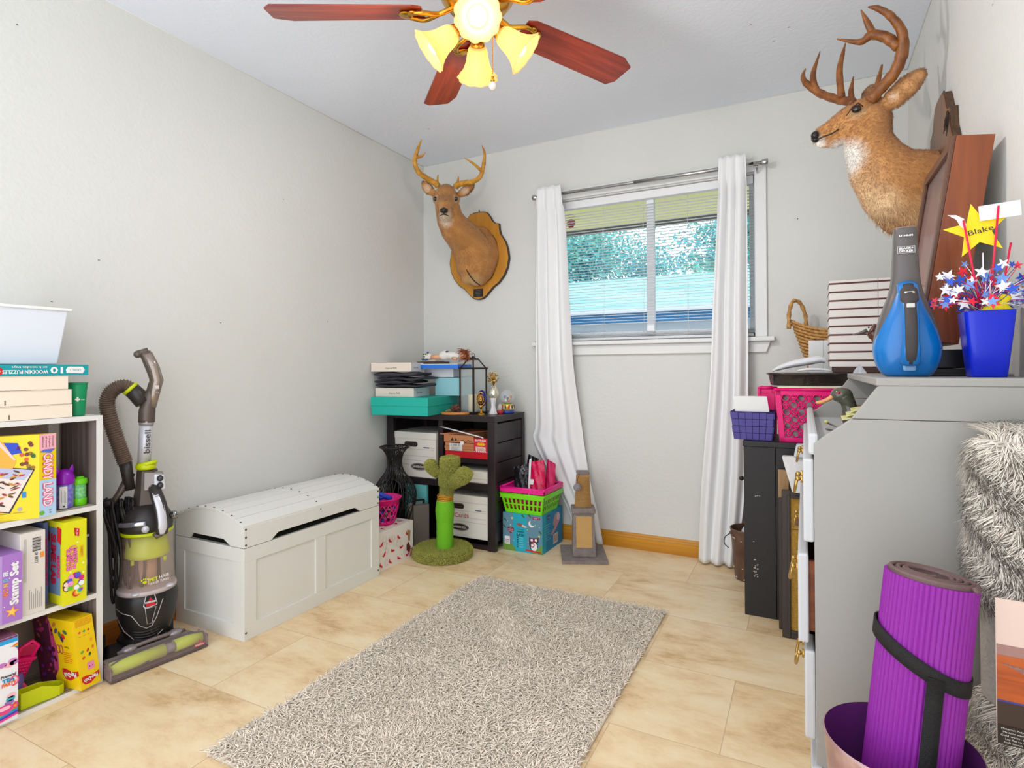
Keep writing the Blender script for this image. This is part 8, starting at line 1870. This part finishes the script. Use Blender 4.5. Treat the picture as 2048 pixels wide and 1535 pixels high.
def foreground_right():
    # exercise mat standing in a bucket
    bx, by = 2.49, -2.04; root = thing('waste_bucket', 'pinkish metal bucket with a purple inside holding the rolled mat', 'bucket', (bx, by, 0))
    out = mat((206, 176, 172), .3, .4, var=(16, (170, 130, 130)), name='rose_metal'); inn = mat((92, 36, 100), .5, name='purple_lining')
    b = MB(); b.lathe([(.0001, .001), (.088, .001), (.09, .004), (.117, .375), (.119, .378), (.119, .383), (.1165, .385)], out, 56, (bx, by, 0), caps=False); b.build('bucket_wall', root)
    b = MB(); b.lathe([(.1165, .384), (.115, .38), (.087, .008), (.0001, .006)], inn, 56, (bx, by, 0), caps=False); b.build('lining', root)
    p0, p1 = Vector((2.468, -2.035, .010)), Vector((2.543, -1.985, .665)); ax = (p1 - p0).normalized(); H = (p1 - p0).length
    pu = mat((138, 30, 150), .6, bump=(400, .15), name='purple_foam'); gb = mat((112, 88, 84), .6, bump=(300, .2), name='mat_brown_foam')
    root = thing('exercise_mat', 'rolled ribbed purple exercise mat with a black carry strap', 'exercise mat', tuple(p0))
    U = (Vector((1, 0, 0)) - ax*ax.x).normalized(); W_ = ax.cross(U)
    def pt(a, r, z): return p0 + U*(r*math.cos(a)) + W_*(r*math.sin(a)) + ax*z
    # spiral sheet: outer ribbed purple layer on a brown backing
    def spiral(turns, r0, pitch, th, m, z0, z1, rib=0.0, a0=0.0, n=200, amax=None):
        b = MB(); vs = []
        for i in range(n + 1):
            a = a0 - 2*PI*turns*i/n; r = r0 - pitch*turns*i/n; q = rib*(abs(math.sin(a*26)) - .5) if rib else 0
            for rr_, z in ((r + q, z0), (r + q, z1), (r - th, z1), (r - th, z0)): vs.append(pt(a, rr_, z))
        fs = []
        for i in range(n):
            for k in range(4): l = (k+1) % 4; fs.append((i*4+k, i*4+l, (i+1)*4+l, (i+1)*4+k))
        fs += [(0, 1, 2, 3), (n*4+3, n*4+2, n*4+1, n*4)]; b.add(vs, fs, m, False); return b
    spiral(1.0, .0715, .009, .0045, pu, 0, H - .004, rib=.0022, a0=-.3, n=420).build('ribbed_face', root)
    b = spiral(3.4, .067, .0105, .007, gb, 0, H, a0=-.3, n=220); b.build('foam_backing', root)
    b = MB()
    for t in range(3):
        b.tube([pt(-.3 - 2*PI*s_, .0635 - .0105*s_ - .0, H + .001) for s_ in [t + .04*k for k in range(26 if t < 3 else 11)]], .0042, gb, 8)
    b.tube([pt(-.55 + .02*k, .0695 - .0002*k, H - .001) for k in range(-6, 300, 6)], .0055, gb, 8)
    b.build('rolled_edge', root)
    b = MB()
    n = 8; vs = []
    for z in (0, H):
        for i in range(n + 1): vs.append(pt(-.32 + .05*i, .0725, z))
        for i in range(n + 1): vs.append(pt(-.32 + .05*i, .0665, z))
    k = 2*(n+1); fs = []
    for i in range(n): fs += [(i, i+1, k+i+1, k+i), (n+1+i, k+n+1+i, k+n+2+i, n+2+i)]
    fs += [(0, k, k+n+1, n+1), (n, 2*n+1, k+2*n+1, k+n)]
    b.add(vs, fs, gb, True); b.build('outer_edge', root)
    st = mat((28, 26, 26), .7, bump=(500, .5), name='black_webbing')
    b = MB(); vs = []; n = 60; hw = .0135
    for i in range(n):
        a = 2*PI*i/n; zc = H*.79 - .030*math.cos(a + .3)
        for rr_, dz in ((.0752, -hw), (.0752, hw), (.0722, hw), (.0722, -hw)): vs.append(pt(a, rr_, zc + dz))
    fs = []
    for i in range(n):
        j = (i+1) % n
        for k in range(4): l = (k+1) % 4; fs.append((i*4+k, i*4+l, j*4+l, j*4+k))
    b.add(vs, fs, st, True); b.build('strap_loop', root)
    b = MB(); vs = []; aa = -1.42
    for i in range(12):
        z = H*.77 - H*.66*i/11
        for da, rr_ in ((-.16, .0775), (.17, .0775), (.17, .0745), (-.16, .0745)): vs.append(pt(aa + da + .012*i*.3, rr_, z))
    fs = []
    for i in range(11):
        for k in range(4): l = (k+1) % 4; fs.append((i*4+k, i*4+l, (i+1)*4+l, (i+1)*4+k))
    fs += [(0,1,2,3), (47,46,45,44)]; b.add(vs, fs, st, True); b.build('carry_strap', root)
    # faux fur rug roll with printed sleeve
    cx, cy = 2.703, -1.905; root = thing('fur_rug_roll', 'pale grey faux fur rug rolled on end with a printed card sleeve', 'rug roll', (cx, cy, 0))
    base = mat((196, 186, 174), .9, bump=(60, .4), name='fur_backing')
    b = MB(); b.lathe([(.0001, .001), (.062, .001), (.066, .02), (.066, .88), (.06, .905), (.0001, .91)], base, 40, (cx, cy, 0)); core = b.build('rolled_core', root)
    b = MB(); b.lathe([(.0675, .43), (.070, .44), (.071, .60), (.069, .625)], mat((196, 188, 178), .85, bump=(140, .5)), 40, (cx, cy, 0)); b.build('fabric_band', root)
    me = core.data; me.calc_loop_triangles(); V = np.array([v.co for v in me.vertices]) + np.array([cx, cy, 0]); Tt = np.array([t.vertices for t in me.loop_triangles])
    rg = np.random.default_rng(5); fc = lc((244, 234, 220))
    for nm, z0, z1, n, sd in (('upper_fur', .625, .93, 15000, 1), ('lower_fur', .0, .435, 9000, 2)):
        P, N_, _ = surf_points(V, Tt, n*3, sd); k = (P[:, 2] > z0) & (P[:, 2] < z1); P, N_ = P[k][:n], N_[k][:n]
        cl = np.stack([np.sin(P[:, 2]*70 + 5*np.arctan2(N_[:, 1], N_[:, 0])), np.cos(P[:, 2]*55 + 7*N_[:, 0]), np.full(len(P), -1.1)], 1)
        VV, FF, sid = strands(P, N_, 0.040, .0014, .95, sd, seg=4, sides=3, dirn=cl)
        VV[:, 2] = np.maximum(VV[:, 2], .002); VV[:, 0] = np.minimum(VV[:, 0], 2.786); VV[:, 1] = np.minimum(VV[:, 1], -1.802)
        c = fc[None]*(.8 + .3*rg.random(len(P)))[:, None]; fast_mesh(nm, VV, FF, mat((220, 212, 202), .8, attr='Col', sheen=.3, name='long_fur'), root, smooth=True, kind='stuff', col=c[sid])
    # printed card sleeve
    b = MB(); fr = Fr((2.632, -1.998, .40), (1, -.08, 0), (0, 0, 1)); b.prism(fr, [(0, 0), (.148, 0), (.148, .245), (0, .245)], .0012, mat((226, 200, 184), .3))
    L = .0004; b.rect(fr, .001, .165, .147, .244, mat((222, 196, 180), .25), L); b.rect(fr, .001, .15, .147, .168, mat((160, 120, 110), .25), L*2); b.rect(fr, .001, .075, .147, .15, mat((196, 96, 36), .25, grain=(30, 'x', (160, 70, 24))), L*3)
    b.poly(fr, [(.004, .137), (.147, .125), (.147, .085), (.11, .088), (.03, .128)], mat((160, 116, 106), .7, bump=(200, .8)), L*5); b.rect(fr, .001, .072, .147, .075, mat((60, 60, 140), .3), L*4)
    b.rect(fr, .001, .001, .147, .072, mat((60, 46, 40), .2), L*3); b.rect(fr, .001, .001, .147, .033, mat((34, 24, 22), .3), L*5)
    for k, s in enumerate(('Material: Polyester', 'Machine washable', 'Cold water, gentle', 'Lay flat to dry', 'Soft touch rug')): b.txt(fr, .026, .028 - .0056*k, .003, s, pr((226, 220, 210)), width=(.04, .036, .042, .03, .034)[k], l=.003)
    b.build('card_sleeve', root)
foreground_right()
